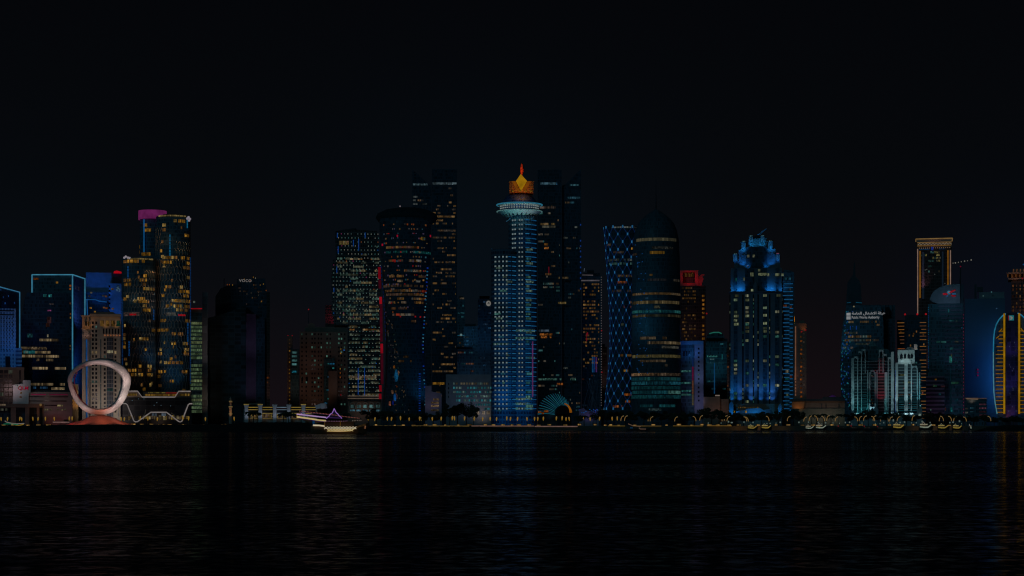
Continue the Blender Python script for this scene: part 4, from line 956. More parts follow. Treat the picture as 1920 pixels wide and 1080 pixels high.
    for y, a, c, mt in ((458, 1137, 1147, DIMW), (466, 1174, 1194, AMB), (473, 1150, 1170, DIMW), (487, 1140, 1192, (44, 50, 46)), (494, 1142, 1192, (34, 56, 54)), (529, 1145, 1175, ORG), (531, 1178, 1190, AMB2), (566, 1150, 1188, AMB2), (575, 1160, 1186, ORG), (608, 1155, 1170, (40, 44, 36)), (638, 1150, 1166, DIMW), (666, 1160, 1190, AMB2), (695, 1160, 1182, AMB), (740, 1170, 1184, ORG), (762, 1140, 1176, (84, 44, 18)), (753, 1172, 1182, ORG), (517, 1158, 1190, (50, 40, 26)), (545, 1148, 1186, (40, 34, 26))): b.row(f, y, a, c, [lit(mt)], 4, .75, 3, 3)
    b.row(f, 426.5, 1134, 1196, [lit((56, 60, 58))], 2.6, .7, 4, 2)
    b.finish()
    D = 1850; b = Bld('bullet_tower', "round dark tower with pointed dome and thin spire, ringed by lit floors", 1230, D, 'tower')
    pr = [(387, .4), (389, 3), (393, 9), (399, 18), (407, 27), (416, 34), (428, 39), (445, 42.5), (480, 44.5), (560, 46), (None, 46.5)]
    f = b.cyl(1230, pr, facade("screened_glass", (.05, .10, .13), (.09, .15, .18), fh=4.2, mw=1.3, sf=.2, mf=.35, rough=.4), seg=72)
    b.tube([(f.cx, f.cy, f.v(389)), (f.cx, f.cy, f.v(330))], DARK, .7, 'spire', 6, .12)
    tealw = [lit((10, 42, 48), 1.2, .8), lit((11, 46, 50), 1.2, .8), lit((18, 54, 54), 1.2, .8)]
    for y, a, c, mt, p, h in ((449, 1193, 1268, [lit((50, 48, 36), 1.2, .6)], 1, 5.6), (465, 1222, 1262, [lit((34, 36, 34))], .9, 4.5), (474, 1218, 1246, [lit((96, 70, 24))], 1, 5.4), (475, 1186, 1195, [lit(DIMW)], .8, 4), (516, 1218, 1236, [lit((60, 44, 22))], .8, 3.4), (525, 1190, 1274, [lit((44, 40, 34)), lit((34, 36, 40))], .6, 4.4), (551, 1186, 1276, [lit((70, 54, 32), 1.2, .7), lit((60, 50, 36), 1.2, .7)], .97, 4), (559, 1188, 1216, [lit((20, 40, 54))], .7, 4), (567, 1186, 1274, [lit((60, 52, 34), 1.2)], .97, 5.6), (576, 1226, 1276, [lit((56, 56, 44))], .9, 4.8), (584, 1186, 1276, tealw, 1, 5), (592, 1186, 1276, [lit((50, 44, 30)), lit((40, 42, 34))], .95, 4.6), (608, 1196, 1206, [lit((60, 30, 14))], .8, 6), (634, 1200, 1250, [lit((60, 48, 34)), lit((70, 60, 46))], .8, 5), (643, 1190, 1276, [lit((66, 56, 40)), lit((54, 46, 36))], .95, 5.2), (651, 1240, 1272, [lit((60, 60, 54))], .6, 4.4), (668, 1186, 1276, [lit((62, 56, 34), 1.2, .7)], 1, 5.6), (677, 1200, 1270, [lit((48, 40, 30))], .45, 4.4), (685, 1210, 1274, [lit((70, 66, 46)), lit((40, 36, 30))], .55, 4.6), (702, 1184, 1276, [lit((76, 58, 40)), lit((56, 46, 36))], .95, 5), (710.5, 1184, 1276, tealw, 1, 6), (718.5, 1184, 1276, [lit((12, 46, 54)), lit((14, 50, 60))], 1, 6), (727, 1184, 1276, tealw, 1, 6), (735.5, 1186, 1276, tealw+[lit((44, 74, 70))], .85, 6), (744, 1184, 1276, tealw, 1, 6.4), (761, 1200, 1266, tealw, .5, 5), (768, 1216, 1240, [lit((36, 50, 52))], .8, 4)):
        b.row(f, y, a, c, mt, h, p, 6, 5)
    for i in range(40): y = rnd.uniform(455, 700); x = rnd.uniform(1188, 1215); b.patch(f, x, x+1.6, y, y+1.6, neon((10, 40, 74)), 'facade_light', .5)
    b.finish(); flood(1205, 560, D+8, (1, 8, 14), 40, 30, -30, .06, 120)
    D = 2000; b = Bld('apartment_tower', "brown apartment tower with amber windows and a red lit square crown frame", 1298, D)
    f = b.box(1274, 1323, 536, None, GL_BROWN, depth=40)
    RW = solid("red_crown", (.6, .12, .1), .6)
    b.box(1274, 1280, 507, 535.9, RW, part='crown_frame', depth=8); b.box(1303, 1309.5, 507, 535.9, RW, part='crown_frame', depth=8)
    b.box(1280.1, 1302.9, 507, 510, RW, part='crown_frame', depth=8); b.box(1280.1, 1302.9, 531, 535.9, RW, part='crown_frame', depth=8)
    b.box(1279, 1304, 511, 536, GL_BROWN, part='top_storey', depth=18, dy=9)
    b.prism([(1309.6, 536), (1309.6, 519), (1316, 514), (1322, 514), (1318, 519), (1319, 524), (1315, 536)], RW, 'red_fin', 3, 2)
    for i in range(3): b.patch(Flat(D+9), 1284+i*6, 1288.5+i*6, 511.5, 519, lit((66, 42, 18)))
    b.rows(f, 540, 640, 6.4, 1279, 1305, [lit((56, 38, 16)), lit((66, 46, 22)), lit((48, 36, 26))], 3.2, .42, 3.2, 1, .9); b.rows(f, 555, 640, 8, 1316, 1322, [lit((90, 56, 16))], 4, .8, 5, 1, 1)
    m = MB(); m.ball((X(1325, D), D, Z(588, D)), .9, 6); m.build('red_beacon', neon((100, 12, 14)), b.r)
    b.finish(); flood(1292, 520, D, (80, 4, 10), 10, 2, 0, .3, 120); flood(1315, 524, D, (50, 2, 8), 10, 6, 0, .3, 100)
    flood(1300, 590, D, (15, 9, 10), 40, 20, 0, .12, 120)
    D = 1880; b = Bld('office_block', "mid rise block with blue lit roof frame and mauve side wall with square windows", 1298, D)
    f = b.box(1277, 1301, 646, None, GL_NAVY, depth=30, dy=2)
    b.box(1276, 1319, 639, 645.9, BLUEP, part='roof_frame', depth=30)
    g = b.box(1302, 1319, 646, None, PURP, part='side_wall', depth=30, dy=0)
    for i in range(13): b.patch(g, 1308.4, 1311.6, 652+i*8.1, 655.6+i*8.1, VOID if i not in (6,) else lit((60, 76, 70)), 'unlit_window' if i != 6 else 'window')
    for y in (696, 718, 733, 740): b.row(Flat(D+2), y, 1277, 1296, [lit((30, 76, 74)), lit((40, 78, 74))], 3.2, .95, 5, 3)
    for i in range(17):
        y = 672+i*5.2; c = (16, 40, 90) if i < 3 else (100, 12, 50) if i < 8 else (104, 60, 40) if i < 13 else (84, 76, 56); b.patch(Flat(D+2), 1297.5, 1300.5, y, y+4.6, neon(tuple(int(v*.62) for v in c)), 'led_panel')
    for i in range(3): b.patch(Flat(D+2), 1281+i*5, 1284+i*5, 658, 668, VOID, 'unlit_window')
    b.finish(); flood(1296, 648, D, (10, 36, 70), 14, 10, 0, .42, 140); flood(1311, 740, D, (30, 30, 46), 24, 12, -3, .42, 110); flood(1311, 690, D, (22, 32, 48), 20, 14, -3, .42, 100)
    D = 2050; b = Bld('office_tower', "dark teal tower with a rounded glowing top and a thin vertical blue light line", 1341, D)
    f = b.box(1320, 1363, 640, None, GL_TEAL, depth=40)
    b.prism([(1324, 639.9), (1325, 630), (1330, 625), (1338, 622.5), (1348, 622.5), (1354, 625), (1358, 630), (1359, 639.9)], GL_TEAL, 'rounded_top', 30, 4)
    b.strip([(1330, 625.5), (1338, 623.2), (1348, 623.2), (1353, 625.5)], neon((20, 70, 60)), .8, D=D+4)
    for i, x in enumerate((1326, 1329.5, 1332, 1334.5, 1337.5, 1340, 1343)): b.patch(f, x, x+1.8, 666.5+(i % 2), 669.6, neon((34, 76, 72)), 'sign_stroke', .5)
    for i, x in enumerate((1331, 1334, 1337)): b.patch(f, x, x+2, 672.5, 674.6, neon((50, 70, 72)), 'sign_stroke', .5)
    b.strip([(1339.5, 680), (1339.5, 738)], neon((10, 46, 76)), .7); b.strip([(1326, 680.6), (1358, 680.6)], neon((10, 34, 40)), .6); b.strip([(1354, 664), (1354, 674)], neon((14, 58, 62)), .6)
    b.rows(f, 645, 770, 7, 1322, 1361, [lit((10, 30, 38)), lit((14, 44, 50))], 3, .2, 4, 3)
    b.finish(); flood(1340, 660, D, (5, 18, 24), 34, 20, 0, .08, 130)
    D = 1860; b = Bld('service_building', "plain brown low rise block with one bright white roof lamp below the teal rounded tower", 1338, D)
    f = b.box(1319, 1350, 744, None, BROWN, depth=24); b.box(1350.1, 1366, 748, None, BROWN, part='annex', depth=20, dy=3)
    b.strip([(1341, 741.6), (1349.5, 741.6)], neon((94, 84, 76)), .85, 'roof_lamp'); b.tube([(X(1345, D), D, Z(744, D)), (X(1345, D), D, Z(742, D))], DARK, .3, 'lamp_post')
    b.finish(); flood(1334, 756, D, (24, 17, 17), 16, 8, 0, .25, 120); flood(1358, 768, D, (34, 22, 16), 12, 4, 0, .25, 120)
B7()
def B8():
    D = 1900; b = Bld('crowned_tower', "stepped stone tower crowned with turrets and floodlit bright blue from its ledges", 1417, D, 'tower')
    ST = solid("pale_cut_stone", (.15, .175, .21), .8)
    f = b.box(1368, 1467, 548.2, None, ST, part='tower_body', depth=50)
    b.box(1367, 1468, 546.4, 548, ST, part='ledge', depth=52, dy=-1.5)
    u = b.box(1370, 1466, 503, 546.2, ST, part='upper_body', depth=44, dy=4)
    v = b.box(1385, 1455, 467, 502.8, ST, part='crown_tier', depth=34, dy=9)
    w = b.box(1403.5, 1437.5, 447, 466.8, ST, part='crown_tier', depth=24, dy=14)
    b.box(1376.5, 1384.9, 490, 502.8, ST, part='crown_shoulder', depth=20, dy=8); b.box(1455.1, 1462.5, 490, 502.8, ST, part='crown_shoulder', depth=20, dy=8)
    def turret(x, y0, y1, h, dy):
        Dt = D+dy; r = h*Dt/F; P = (X(x, Dt), Dt+r)
        m = MB(); m.lathe(P, [(r, Z(y1, Dt)), (r, Z(y0+4, Dt)), (r*1.15, Z(y0+3.6, Dt)), (r*1.1, Z(y0+2.6, Dt)), (r*.8, Z(y0+1, Dt)), (r*.35, Z(y0, Dt)), (.03, Z(y0-.8, Dt))], 10); m.build('turret', ST, b.r)
        for k in range(-1, 2):
            m = MB(); a = k*.6; q = (P[0]+r*1.02*math.sin(a), P[1]-r*1.02*math.cos(a)); m.box((q[0]-.22, q[1]-.25, Z(y1-1.2, Dt)), (q[0]+.22, q[1]+.1, Z(y0+5, Dt))); m.build('turret_light', neon((24, 66, 96)), b.r)
        m = MB(); m.ball((P[0]-.6, P[1]-r-.2, Z(y0+2.4, Dt)), .55, 6); m.ball((P[0]+1, P[1]-r*.9-.2, Z(y0+2.2, Dt)), .45, 6); m.build('turret_lamp', neon((60, 92, 96) if x < 1455 else (104, 60, 84)), b.r)
    for a in ((1378.5, 473.5, 489.8, 5, 6), (1458, 473.5, 489.8, 5, 6), (1394.5, 450, 467, 5.4, 7.5), (1444, 450, 467, 5.4, 7.5), (1408, 440, 455, 4.4, 12), (1430, 440, 455, 4.6, 12)): turret(*a)
    m = MB(); m.lathe((X(1418.5, D+22), D+24), [(7.5, Z(450, D)), (7, Z(445, D)), (5, Z(441, D)), (2, Z(438, D)), (.1, Z(437, D))], 14); m.build('crown_dome', DARK, b.r, True)
    b.tube([(X(1421, D+14), D+16, Z(440.5, D+14)), (X(1437.5, D+14), D+16, Z(429, D+14))], BLUEP, .9, 'leaning_mast')
    b.box(1399, 1438, 463, 500, GL_BLACK, part='crown_window_bay', depth=1.5, dy=7.4)
    for x in (1400.5, 1411): b.patch(Flat(D+7.4), x, x+4.4, 477.5, 482.5, lit((84, 88, 70)))
    b.patch(Flat(D+7.4), 1400.6, 1403, 497.6, 500, lit(CREAM))
    # glass bays
    for x0, x1 in ((1397, 1412.8), (1421.5, 1437.8)): b.box(x0, x1, 503.4, 546.2, GL_BLACK, part='glass_bay', depth=2, dy=1.9)
    for x0, x1 in ((1376.5, 1382), (1454, 1460.5)): b.box(x0, x1, 503.4, 546.2, GL_BLACK, part='glass_bay', depth=1, dy=2.9)
    g0 = Flat(D+1.9)
    for x0, x1, y0, y1 in ((1407, 1412.5, 511, 518), (1421.5, 1437, 512, 517), (1438.5, 1442, 512.5, 518), (1453.5, 1461, 513, 518), (1466-.8, 1469, 513.5, 518), (1394, 1396.5, 520, 526), (1379, 1381, 521, 527), (1408, 1413, 542, 547), (1421, 1426, 504.5, 509)): b.patch(g0, x0, x1, y0, y1, lit((76, 82, 62) if x0 != 1379 else (14, 60, 50)))
    m = MB(); m.lathe((X(1417, D+1), D+1.4), [(2.6, Z(547, D)), (2.6, Z(538, D)), (2.9, Z(536, D)), (1.6, Z(530, D)), (.1, Z(527, D))], 10); m.build('niche_statue_canopy', ST, b.r)
    # lower bays: dark glass strips between stone piers
    strips = [(1367.6, 1369.4), (1375.6, 1382.6), (1391.6, 1394.2), (1397.5, 1404), (1411.6, 1413.8), (1420.2, 1422.6), (1430.5, 1438), (1441.8, 1444.2), (1453, 1461), (1466.6, 1468)]
    for x0, x1 in strips:
        x1 = min(x1, 1466.9)
        b.box(x0, x1, 552, 764, GL_BLACK if x1-x0 > 3 else VOID, part='window_strip', depth=.6, dy=-.45)
    gw = Flat(D-.45)
    ys = [552+i*7.65 for i in range(28)]
    for x0, x1 in strips:
        for y in ys:
            p = .2 if y < 660 else .34
            if y > 755: continue
            if rnd.random() < p:
                b.patch(gw, x0+.3, min(x1, 1466.8)-.3, y, y+4.6, lit(rnd.choice([(74, 80, 60), (64, 76, 60), (84, 86, 70), (30, 64, 58)])), 'window')
    for x0, y0 in ((1396.5, 552), (1430, 552), (1455, 552), (1377, 552), (1396.5, 560), (1396.5, 574), (1396.5, 590), (1430, 589), (1377, 590), (1396.5, 604), (1430, 604), (1377, 605), (1396.5, 612), (1396.5, 619), (1430, 619)): b.patch(gw, x0+1, x0+8, y0, y0+4.6, lit((74, 80, 60)))
    # podium
    pd = b.box(1366, 1470, 757, None, BROWN, part='podium', depth=24, dy=-14)
    b.prism([(1380, 775), (1380, 771), (1396, 769), (1402, 766), (1424, 765), (1432, 769), (1445, 766), (1445, 775)], BLUEP, 'entrance_canopy', 10, -26)
    for x0 in (1367, 1458.5):
        b.box(x0, x0+8, 764 if x0 > 1400 else 758, None, ST, part='gate_tower', depth=10, dy=-26); b.prism([(x0-.6, 758 if x0 < 1400 else 763.9), (x0+4, 752 if x0 < 1400 else 757), (x0+8.6, 758 if x0 < 1400 else 763.9)], ST, 'gate_roof', 10, -26)
    for x in range(1384, 1424, 4): b.patch(Flat(D-14), x, x+1.6, 763, 765, lit(AMB))
    for x in (1375.5, 1397.5): b.patch(Flat(D-26.2), x, x+2.4, 770, 774, lit((110, 76, 6)))
    # right wing
    wg = b.box(1467.2, 1489, 511, None, GL_NAVY, part='side_wing', depth=34, dy=8); b.prism([(1468, 510.9), (1470, 506), (1482, 508), (1487, 510.9)], GL_NAVY, 'wing_roof', 20, 12)
    y = 532; i = 0
    while y < 772:
        b.patch(wg, 1470 if i % 4 < 2 else 1468, 1480, y, y+1.5, neon((14, 56, 88)), 'light_strip', .6); b.patch(wg, 1480.4, 1486.5, y+(2.6 if i > 4 else 0), y+1.5+(2.6 if i > 4 else 0), neon((14, 58, 92)), 'light_strip', .6); y += 7.3; i += 1
    for x, y, w_, c in ((1470, 520, 6, (16, 44, 54)), (1479, 520, 4, (14, 40, 50)), (1480, 540, 3, (60, 64, 66)), (1469, 572, 6, (60, 30, 12)), (1473, 694, 5, CREAM), (1472, 707, 7, (24, 84, 80)), (1473, 756, 4, (20, 60, 56)), (1481, 574, 3, (60, 30, 12)), (1474, 737, 4, (66, 76, 56)), (1481, 704, 4, (60, 26, 12))): b.patch(wg, x, x+w_, y, y+5, lit(c))
    b.finish()
    for x, k in ((1373, .8), (1384, 1), (1391, 1), (1440, 1), (1449, 1), (1464, .8)): flood(x, 539, D+4, tuple(int(v*k) for v in (8, 60, 104)), 4.6, 4, 0, .17, 120, .9, .3)
    flood(1417, 539, D+4, (10, 60, 98), 4.6, 4, 0, .17, 110, .9, .3)
    flood(1411, 455, D+13.5, (12, 74, 108), 5.5, 3, -2, .15, 120, .9); flood(1427, 455, D+13.5, (12, 74, 108), 5.5, 3, 2, .15, 120, .9)
    for x in (1393, 1446): flood(x, 462, D+8, (8, 62, 100), 6, 5, 0, .17, 110, .9); flood(x, 488, D+9, (5, 44, 84), 5, 5, 0, .17, 110, .9)
    for x in (1378.5, 1458): flood(x, 482, D+6, (5, 40, 78), 6, 5, 0, .17, 110, .9)
    flood(1402, 496, D+9, (6, 52, 92), 4.5, 3, 0, .17, 100, .9); flood(1436, 496, D+9, (6, 52, 92), 4.5, 3, 0, .17, 100, .9)
    for x, c in ((1372.5, (5, 46, 82)), (1387, (12, 42, 82)), (1409, (18, 48, 88)), (1426, (10, 42, 80)), (1448, (14, 44, 84)), (1440, (4, 28, 60))):
        flood(x, 743, D, c, 5, 5, 0, .17, 80, .9, .3); flood(x, 718, D, tuple(int(v*.66) for v in c), 8, 18, 0, .17, 60, .9, .3)
    flood(1415, 770, D-26, (10, 62, 92), 10, 5, 0, .4, 140); flood(1371, 768, D-26, (8, 56, 96), 8, 6, 0, .17, 100); flood(1462, 770, D-26, (8, 60, 98), 7, 5, 0, .17, 100)
    D = 2300; b = Bld('gold_lit_tower', "far slim tower with gold spire and one bright vertical light line", 1500, D, 'tower')
    f = b.box(1486, 1512, 606, None, BROWN, depth=30); b.prism([(1499, 605.9), (1500, 601), (1508, 601), (1509, 605.9)], BROWN, 'roof_block', 16, 4)
    b.prism([(1486, 605.9), (1486.4, 596), (1487.6, 586), (1488.2, 570), (1488.8, 586), (1490.6, 596), (1491, 605.9)], GOLD, 'spire', 3, 4)
    n = neon((92, 62, 46)); b.strip([(1491.8, 612), (1491.8, 712)], n, .75); 
    for i in range(5): b.strip([(1491.8, 714+i*6), (1491.8, 718+i*6)], n, .75)
    for i in range(16): y = 622+i*8; b.patch(f, 1500, 1504, y, y+3, lit(rnd.choice([ORG, (60, 34, 14), (40, 24, 14)]))); b.patch(f, 1506.5, 1508, y+2, y+5, lit(DIMW))
    for x, y in ((1510.5, 619), (1503, 622)): m = MB(); m.ball((X(x, D-1), D-1, Z(y, D)), .9, 6); m.build('red_beacon', neon((100, 12, 16)), b.r)
    b.finish(); flood(1488.5, 592, D+4, (88, 50, 8), 10, 12, 0, .4, 70); flood(1507, 612, D, (46, 24, 5), 8, 8, 2, .25, 70); flood(1489, 706, D, (50, 26, 8), 5, 6, -1, .25, 70); flood(1500, 690, D, (17, 11, 11), 40, 30, 0, .25, 110)
    D = 1850; b = Bld('exhibition_hall', "long low hall with a dark flat roof and a copper lit slanted end", 1533, D)
    f = b.box(1489, 1584, 752, 766, BROWN, depth=40, dy=2)
    b.prism([(1484, 748.5), (1540, 748), (1545, 744), (1583, 744), (1585, 752), (1484, 752)], DARK, 'flat_roof', 44, -1)
    b.prism([(1484.5, 766), (1484.5, 753), (1509, 753), (1506.5, 766)], solid("copper_wall", (.5, .27, .12), .6), 'slanted_end', 10, -1.5)
    b.box(1498, 1584, 766.2, None, solid("green_grey_wall", (.24, .24, .19), .8), part='lower_wall', depth=36, dy=0)
    for x in (1540, 1548, 1572): b.box(x, x+1.4, 757, 766, DARK, part='pillar', depth=1, dy=.9)
    b.finish(); flood(1497, 759, D, (46, 28, 10), 8, 5, 0, .3, 110); flood(1545, 760, D, (22, 14, 14), 20, 8, 0, .25, 130); flood(1530, 774, D, (26, 24, 18), 16, 6, 0, .24, 140); flood(1565, 774, D, (26, 24, 18), 16, 6, 0, .24, 140)
    D = 2100; b = Bld('pavilion', "tiny violet lit pyramid roof rising behind the long low hall", 1561, D)
    f = b.box(1553, 1569, 744.2, None, BROWN, depth=14)
    m = MB(); x0, x1, y0, y1, z = X(1553, D), X(1569, D), D, D+10, Z(744, D); ap = ((x0+x1)/2, D+5, Z(739.5, D))
    for p, q in (((x0, y0, z), (x1, y0, z)), ((x1, y0, z), (x1, y1, z)), ((x1, y1, z), (x0, y1, z)), ((x0, y1, z), (x0, y0, z))): m.face([p, q, ap])
    m.build('pyramid_roof', WHITE, b.r); b.finish(); flood(1561, 742, D+2, (52, 20, 84), 8, 3, 0, .5, 100)
B8()
ARAB = "\ufe94\ufee3\ufe8e\ufecc\ufedf\ufe8d \ufedd\ufe8e\ufed0\ufeb7\ufefb\ufe8d \ufe94\ufe8c\ufbfe\ufeeb".replace("\ufbfe", "\ufef4")
def B9():
    D = 1950; b = Bld('office_tower', "dark bulging tower with pointed cap, teal specks and white two-line lettering", 1615, D, 'tower')
    f = b.prism([(1578, None), (1577, 730), (1575, 690), (1576, 660), (1580, 610), (1585, 584), (1587, 572), (1652, 572), (1656, 600), (1660, None)], GL_NAVY, depth=44)
    b.prism([(1586.5, 571.8), (1587, 560), (1589, 530), (1593, 524), (1599, 515), (1601, 494), (1602, 490), (1603, 494), (1604, 518), (1611, 526), (1614, 535), (1616, 571.8)], DARK, 'pointed_cap', 18, 6)
    b.box(1653, 1678, 573, None, GL_NAVY, part='rear_wing', depth=40, dy=26); b.box(1660, 1668, 577, 590, VOID, part='roof_plant', depth=6, dy=18)
    for x in (1655, 1659, 1663, 1672, 1675): b.box(x, x+.9, 576, 700, DARK, part='fin', depth=1, dy=24.9)
    s = neon((106, 108, 110))
    yy = D-.6
    for q in (((1587.2, 586.6), (1594.8, 586), (1594.8, 590.6), (1587.2, 591)), ((1587.2, 591.6), (1594.8, 591.2), (1594.8, 592.4), (1587.2, 592.8)), ((1587.2, 593.4), (1594.8, 593), (1594.8, 598.6), (1587.2, 598.8))):
        m = MB(); m.prism([(X(x, yy), Z(y, yy)) for x, y in q], yy, yy+.4); m.build('sign_emblem', s, b.r)
    text_mesh(b, "Public Works Authority", 3.85, (X(1596.8, yy), yy, Z(597.2, yy)), s, b.r, 'sign_lettering', sx=.8, ext=.1, off=.05)
    text_mesh(b, ARAB, 3.9, (X(1597.2, yy), yy, Z(589.6, yy)), s, b.r, 'sign_lettering', sx=1.2, ext=.1, off=.06)
    m = MB(); m.ball((X(1601, yy), yy, Z(574.5, yy)), .8, 6); m.build('roof_lamp', neon((92, 84, 62)), b.r)
    b.strip([(1588, 567.5), (1595, 566.8)], neon((8, 44, 62)), .45, 'roof_light', D+6); b.strip([(1605, 566.8), (1616, 568)], neon((10, 54, 72)), .45, 'roof_light', D+6)
    mix = [lit((62, 50, 34)), lit((48, 44, 40)), lit((70, 52, 30)), lit((40, 52, 50))]
    for y, a, c, p in ((603.5, 1590, 1650, .7), (609.5, 1592, 1652, .45), (624, 1583, 1608, .8), (631, 1590, 1634, .85), (638, 1583, 1648, .85), (645, 1586, 1634, .5), (652, 1580, 1600, .5), (660, 1580, 1600, .4)): b.row(f, y, a, c, mix, 3.8, p, 3.6, 3)
    for i in range(120):
        y = rnd.uniform(582, 770); x0 = 1585-(y-584)*.1 if y < 680 else 1576+(y-680)*.02
        x = x0+rnd.random()**1.7*16; c = rnd.choice([(14, 60, 72), (10, 40, 84), (20, 74, 80), (10, 32, 60), (8, 26, 70)]); b.patch(f, x, x+rnd.uniform(1, 2.2), y, y+rnd.uniform(1.2, 3), neon(c), 'facade_light', .4)
    for x in (1594, 1605): b.patch(f, x, x+1.2, 611, 618, neon((10, 40, 96)), 'light_strip', .5)
    b.finish(); flood(1581, 620, D, (2, 10, 15), 24, 20, -8, .07, 120)
    # arcaded complex
    D = 1800; b = Bld('arcade_building', "dimmer arcaded block of tall pointed bays with a red lit middle", 1636, D)
    ST = solid("pale_arcade_stone", (.46, .48, .49), .75)
    gl = facade("louvred_glass", (.03, .045, .055), (.15, .18, .19), fh=3.1, mw=30, sf=.3, mf=0)
    f = b.box(1597, 1677, 676, None, gl, depth=34, dy=3)
    b.prism([(1597, 675.9), (1597, 662), (1602, 652), (1612, 648), (1622, 652), (1631, 643), (1635, 634), (1639, 643), (1648, 652), (1664, 655), (1677, 662), (1677, 675.9)], GL_TEAL, 'stepped_gable', 20, 8)
    def pier(x0, x1, y0, dy=0, y1=778): b.box(x0, x1, y0, None, ST, part='pier', depth=3.2, dy=dy)
    def archhead(x0, x1, y0, h, dy=0):
        yy = D+dy; pts = [(x0, y0+h+3), (x0, y0), (x1, y0), (x1, y0+h+3)] + [((x0+x1)/2+(x1-x0)/2*.98*math.cos(t*PI/8), y0+h+2.6-h*math.sin(t*PI/8)) for t in range(9)]
        m = MB(); m.prism([(X(x, yy), Z(y, yy)) for x, y in pts], yy, yy+2.6); m.build('arch_head', ST, b.r)
    for x0, x1, y0 in ((1596, 1601.4, 671), (1607, 1609, 668), (1614.5, 1616, 660), (1626, 1628, 694), (1630, 1632, 698), (1640, 1642, 698), (1643.5, 1645.5, 694), (1658.6, 1663.6, 698), (1664.6, 1666, 670), (1670.6, 1676, 660)): pier(x0, x1, y0)
    for a in ((1601.4, 1607, 668, 5, .3), (1609, 1614.5, 658, 5, .3), (1616.5, 1621.5, 654, 5, 1), (1632, 1640, 694, 6, .3), (1649, 1655, 656, 5, 1), (1657, 1662, 664, 5, 1), (1666, 1670.6, 670, 5, .3)): archhead(*a)
    for x0, x1, y0 in ((1615, 1616.4, 654), (1621.6, 1623, 654), (1648, 1649, 656), (1655, 1656.4, 656)): b.box(x0, x1, y0, 700, ST, part='upper_pier', depth=2, dy=1)
    b.prism([(1625, None), (1625, 767), (1628, 764), (1629, 758), (1632, 756), (1632, 763), (1640, 763), (1640, 756), (1643, 758), (1644, 764), (1647, 767), (1647, None)], ST, 'gatehouse', 8, -6)
    b.box(1597, 1677, 774, None, ST, part='plinth', depth=5, dy=-2.4)
    b.prism([(1633.4, 775), (1633.4, 768), (1636, 764.6), (1638.6, 768), (1638.6, 775)], VOID, 'gate_arch', .4, -6.3)
    b.box(1646, 1658.4, 672, 773, facade("red_louvres", (.10, .03, .035), (.42, .12, .13), fh=3.1, mw=30, sf=.45, mf=0), part='red_bay', depth=1, dy=1.9)
    for i in range(34): x = rnd.uniform(1632, 1672); y = rnd.uniform(690, 772); b.patch(f, x, x+1.2, y, y+1.4, lit(rnd.choice([(92, 22, 20), (84, 54, 30), (60, 60, 50)]), 1.5, .3)) if not 1644 < x < 1660 else None
    for x in (1649, 1653): b.box(x, x+.5, 676, 690, DARK, part='lancet', depth=.3, dy=1.5)
    for i in range(9): y = 740+i*3.8; b.strip([(1611, y), (1625, y)], neon((10, 40, 44)), .35, 'louvre_light', D+3)
    b.finish()
    for x, c in ((1598.7, (56, 84, 88)), (1608, (44, 70, 74)), (1635, (50, 74, 78)), (1661, (32, 70, 72)), (1673, (52, 70, 74))): flood(x, 768, D, c, 5, 6, 0, .46, 80, .9, .4); flood(x, 735, D, tuple(int(v*.62) for v in c), 9, 22, 0, .46, 50, .9, .4); flood(x, 700, D, tuple(int(v*.36) for v in c), 12, 30, 0, .46, 50, .9, .4)
    flood(1652, 730, D+2, (34, 5, 12), 10, 12, 0, .3, 90); flood(1652, 690, D+2, (26, 3, 10), 10, 14, 0, .3, 80); flood(1618, 755, D+3, (8, 40, 42), 14, 10, 0, .2, 100)
    D = 1790; b = Bld('arcade_building', "brighter white arcaded block with small upper arches, right of the red lit bay", 1702, D)
    f = b.box(1678, 1727, 682, None, gl, depth=34, dy=3)
    b.box(1683, 1715, 656, 681.9, ST, part='upper_storey', depth=14, dy=1.5)
    for x0, x1, y0 in ((1679, 1684, 680), (1695.8, 1702, 682), (1707.8, 1710, 682), (1719, 1721, 690), (1723, 1725.4, 698)): b.box(x0, x1, y0, None, ST, part='pier', depth=3.2)
    for a in ((1684, 1695.8, 674, 6, .3), (1702, 1707.8, 675, 5, .3), (1710, 1719, 686, 4, .4)):
        yy = D+a[4]; x0, x1, y0, h = a[:4]; pts = [(x0, y0+h+3), (x0, y0), (x1, y0), (x1, y0+h+3)] + [((x0+x1)/2+(x1-x0)/2*.98*math.cos(t*PI/8), y0+h+2.6-h*math.sin(t*PI/8)) for t in range(9)]
        m = MB(); m.prism([(X(x, yy), Z(y, yy)) for x, y in pts], yy, yy+2.2); m.build('arch_head', ST, b.r)
    for x in (1688, 1694.6, 1701.4, 1707):
        b.prism([(x, 672.5), (x, 666), (x+2.4, 662.6), (x+4.8, 666), (x+4.8, 672.5)], VOID, 'upper_arch', .5, 1.1)
    b.box(1700, 1714, 652, 655.9, ST, part='roof_block', depth=8, dy=3)
    b.box(1714, 1720, 645.5, 655.9, ST, part='chimney_block', depth=5, dy=2)
    b.strip([(1683, 653.6), (1697, 653.8)], neon((86, 44, 20)), .55, 'roof_light', D+3)
    b.box(1678, 1727, 774.5, None, ST, part='plinth', depth=5, dy=-2.4)
    b.prism([(1720, None), (1720, 768), (1723, 766), (1724, 759), (1727, 759), (1729, 768), (1729, None)], ST, 'gatehouse', 6, -5)
    for y, a, c, mt in ((703, 1684, 1706, (44, 46, 30)), (717, 1685, 1708, (58, 62, 44)), (741, 1684, 1708, (50, 30, 16)), (680, 1686, 1694, (56, 48, 44)), (680, 1703, 1708, (60, 84, 76)), (680, 1716, 1724, (40, 76, 78))): b.row(f, y, a, c, [lit(mt)], 3, .7, 4, 2)
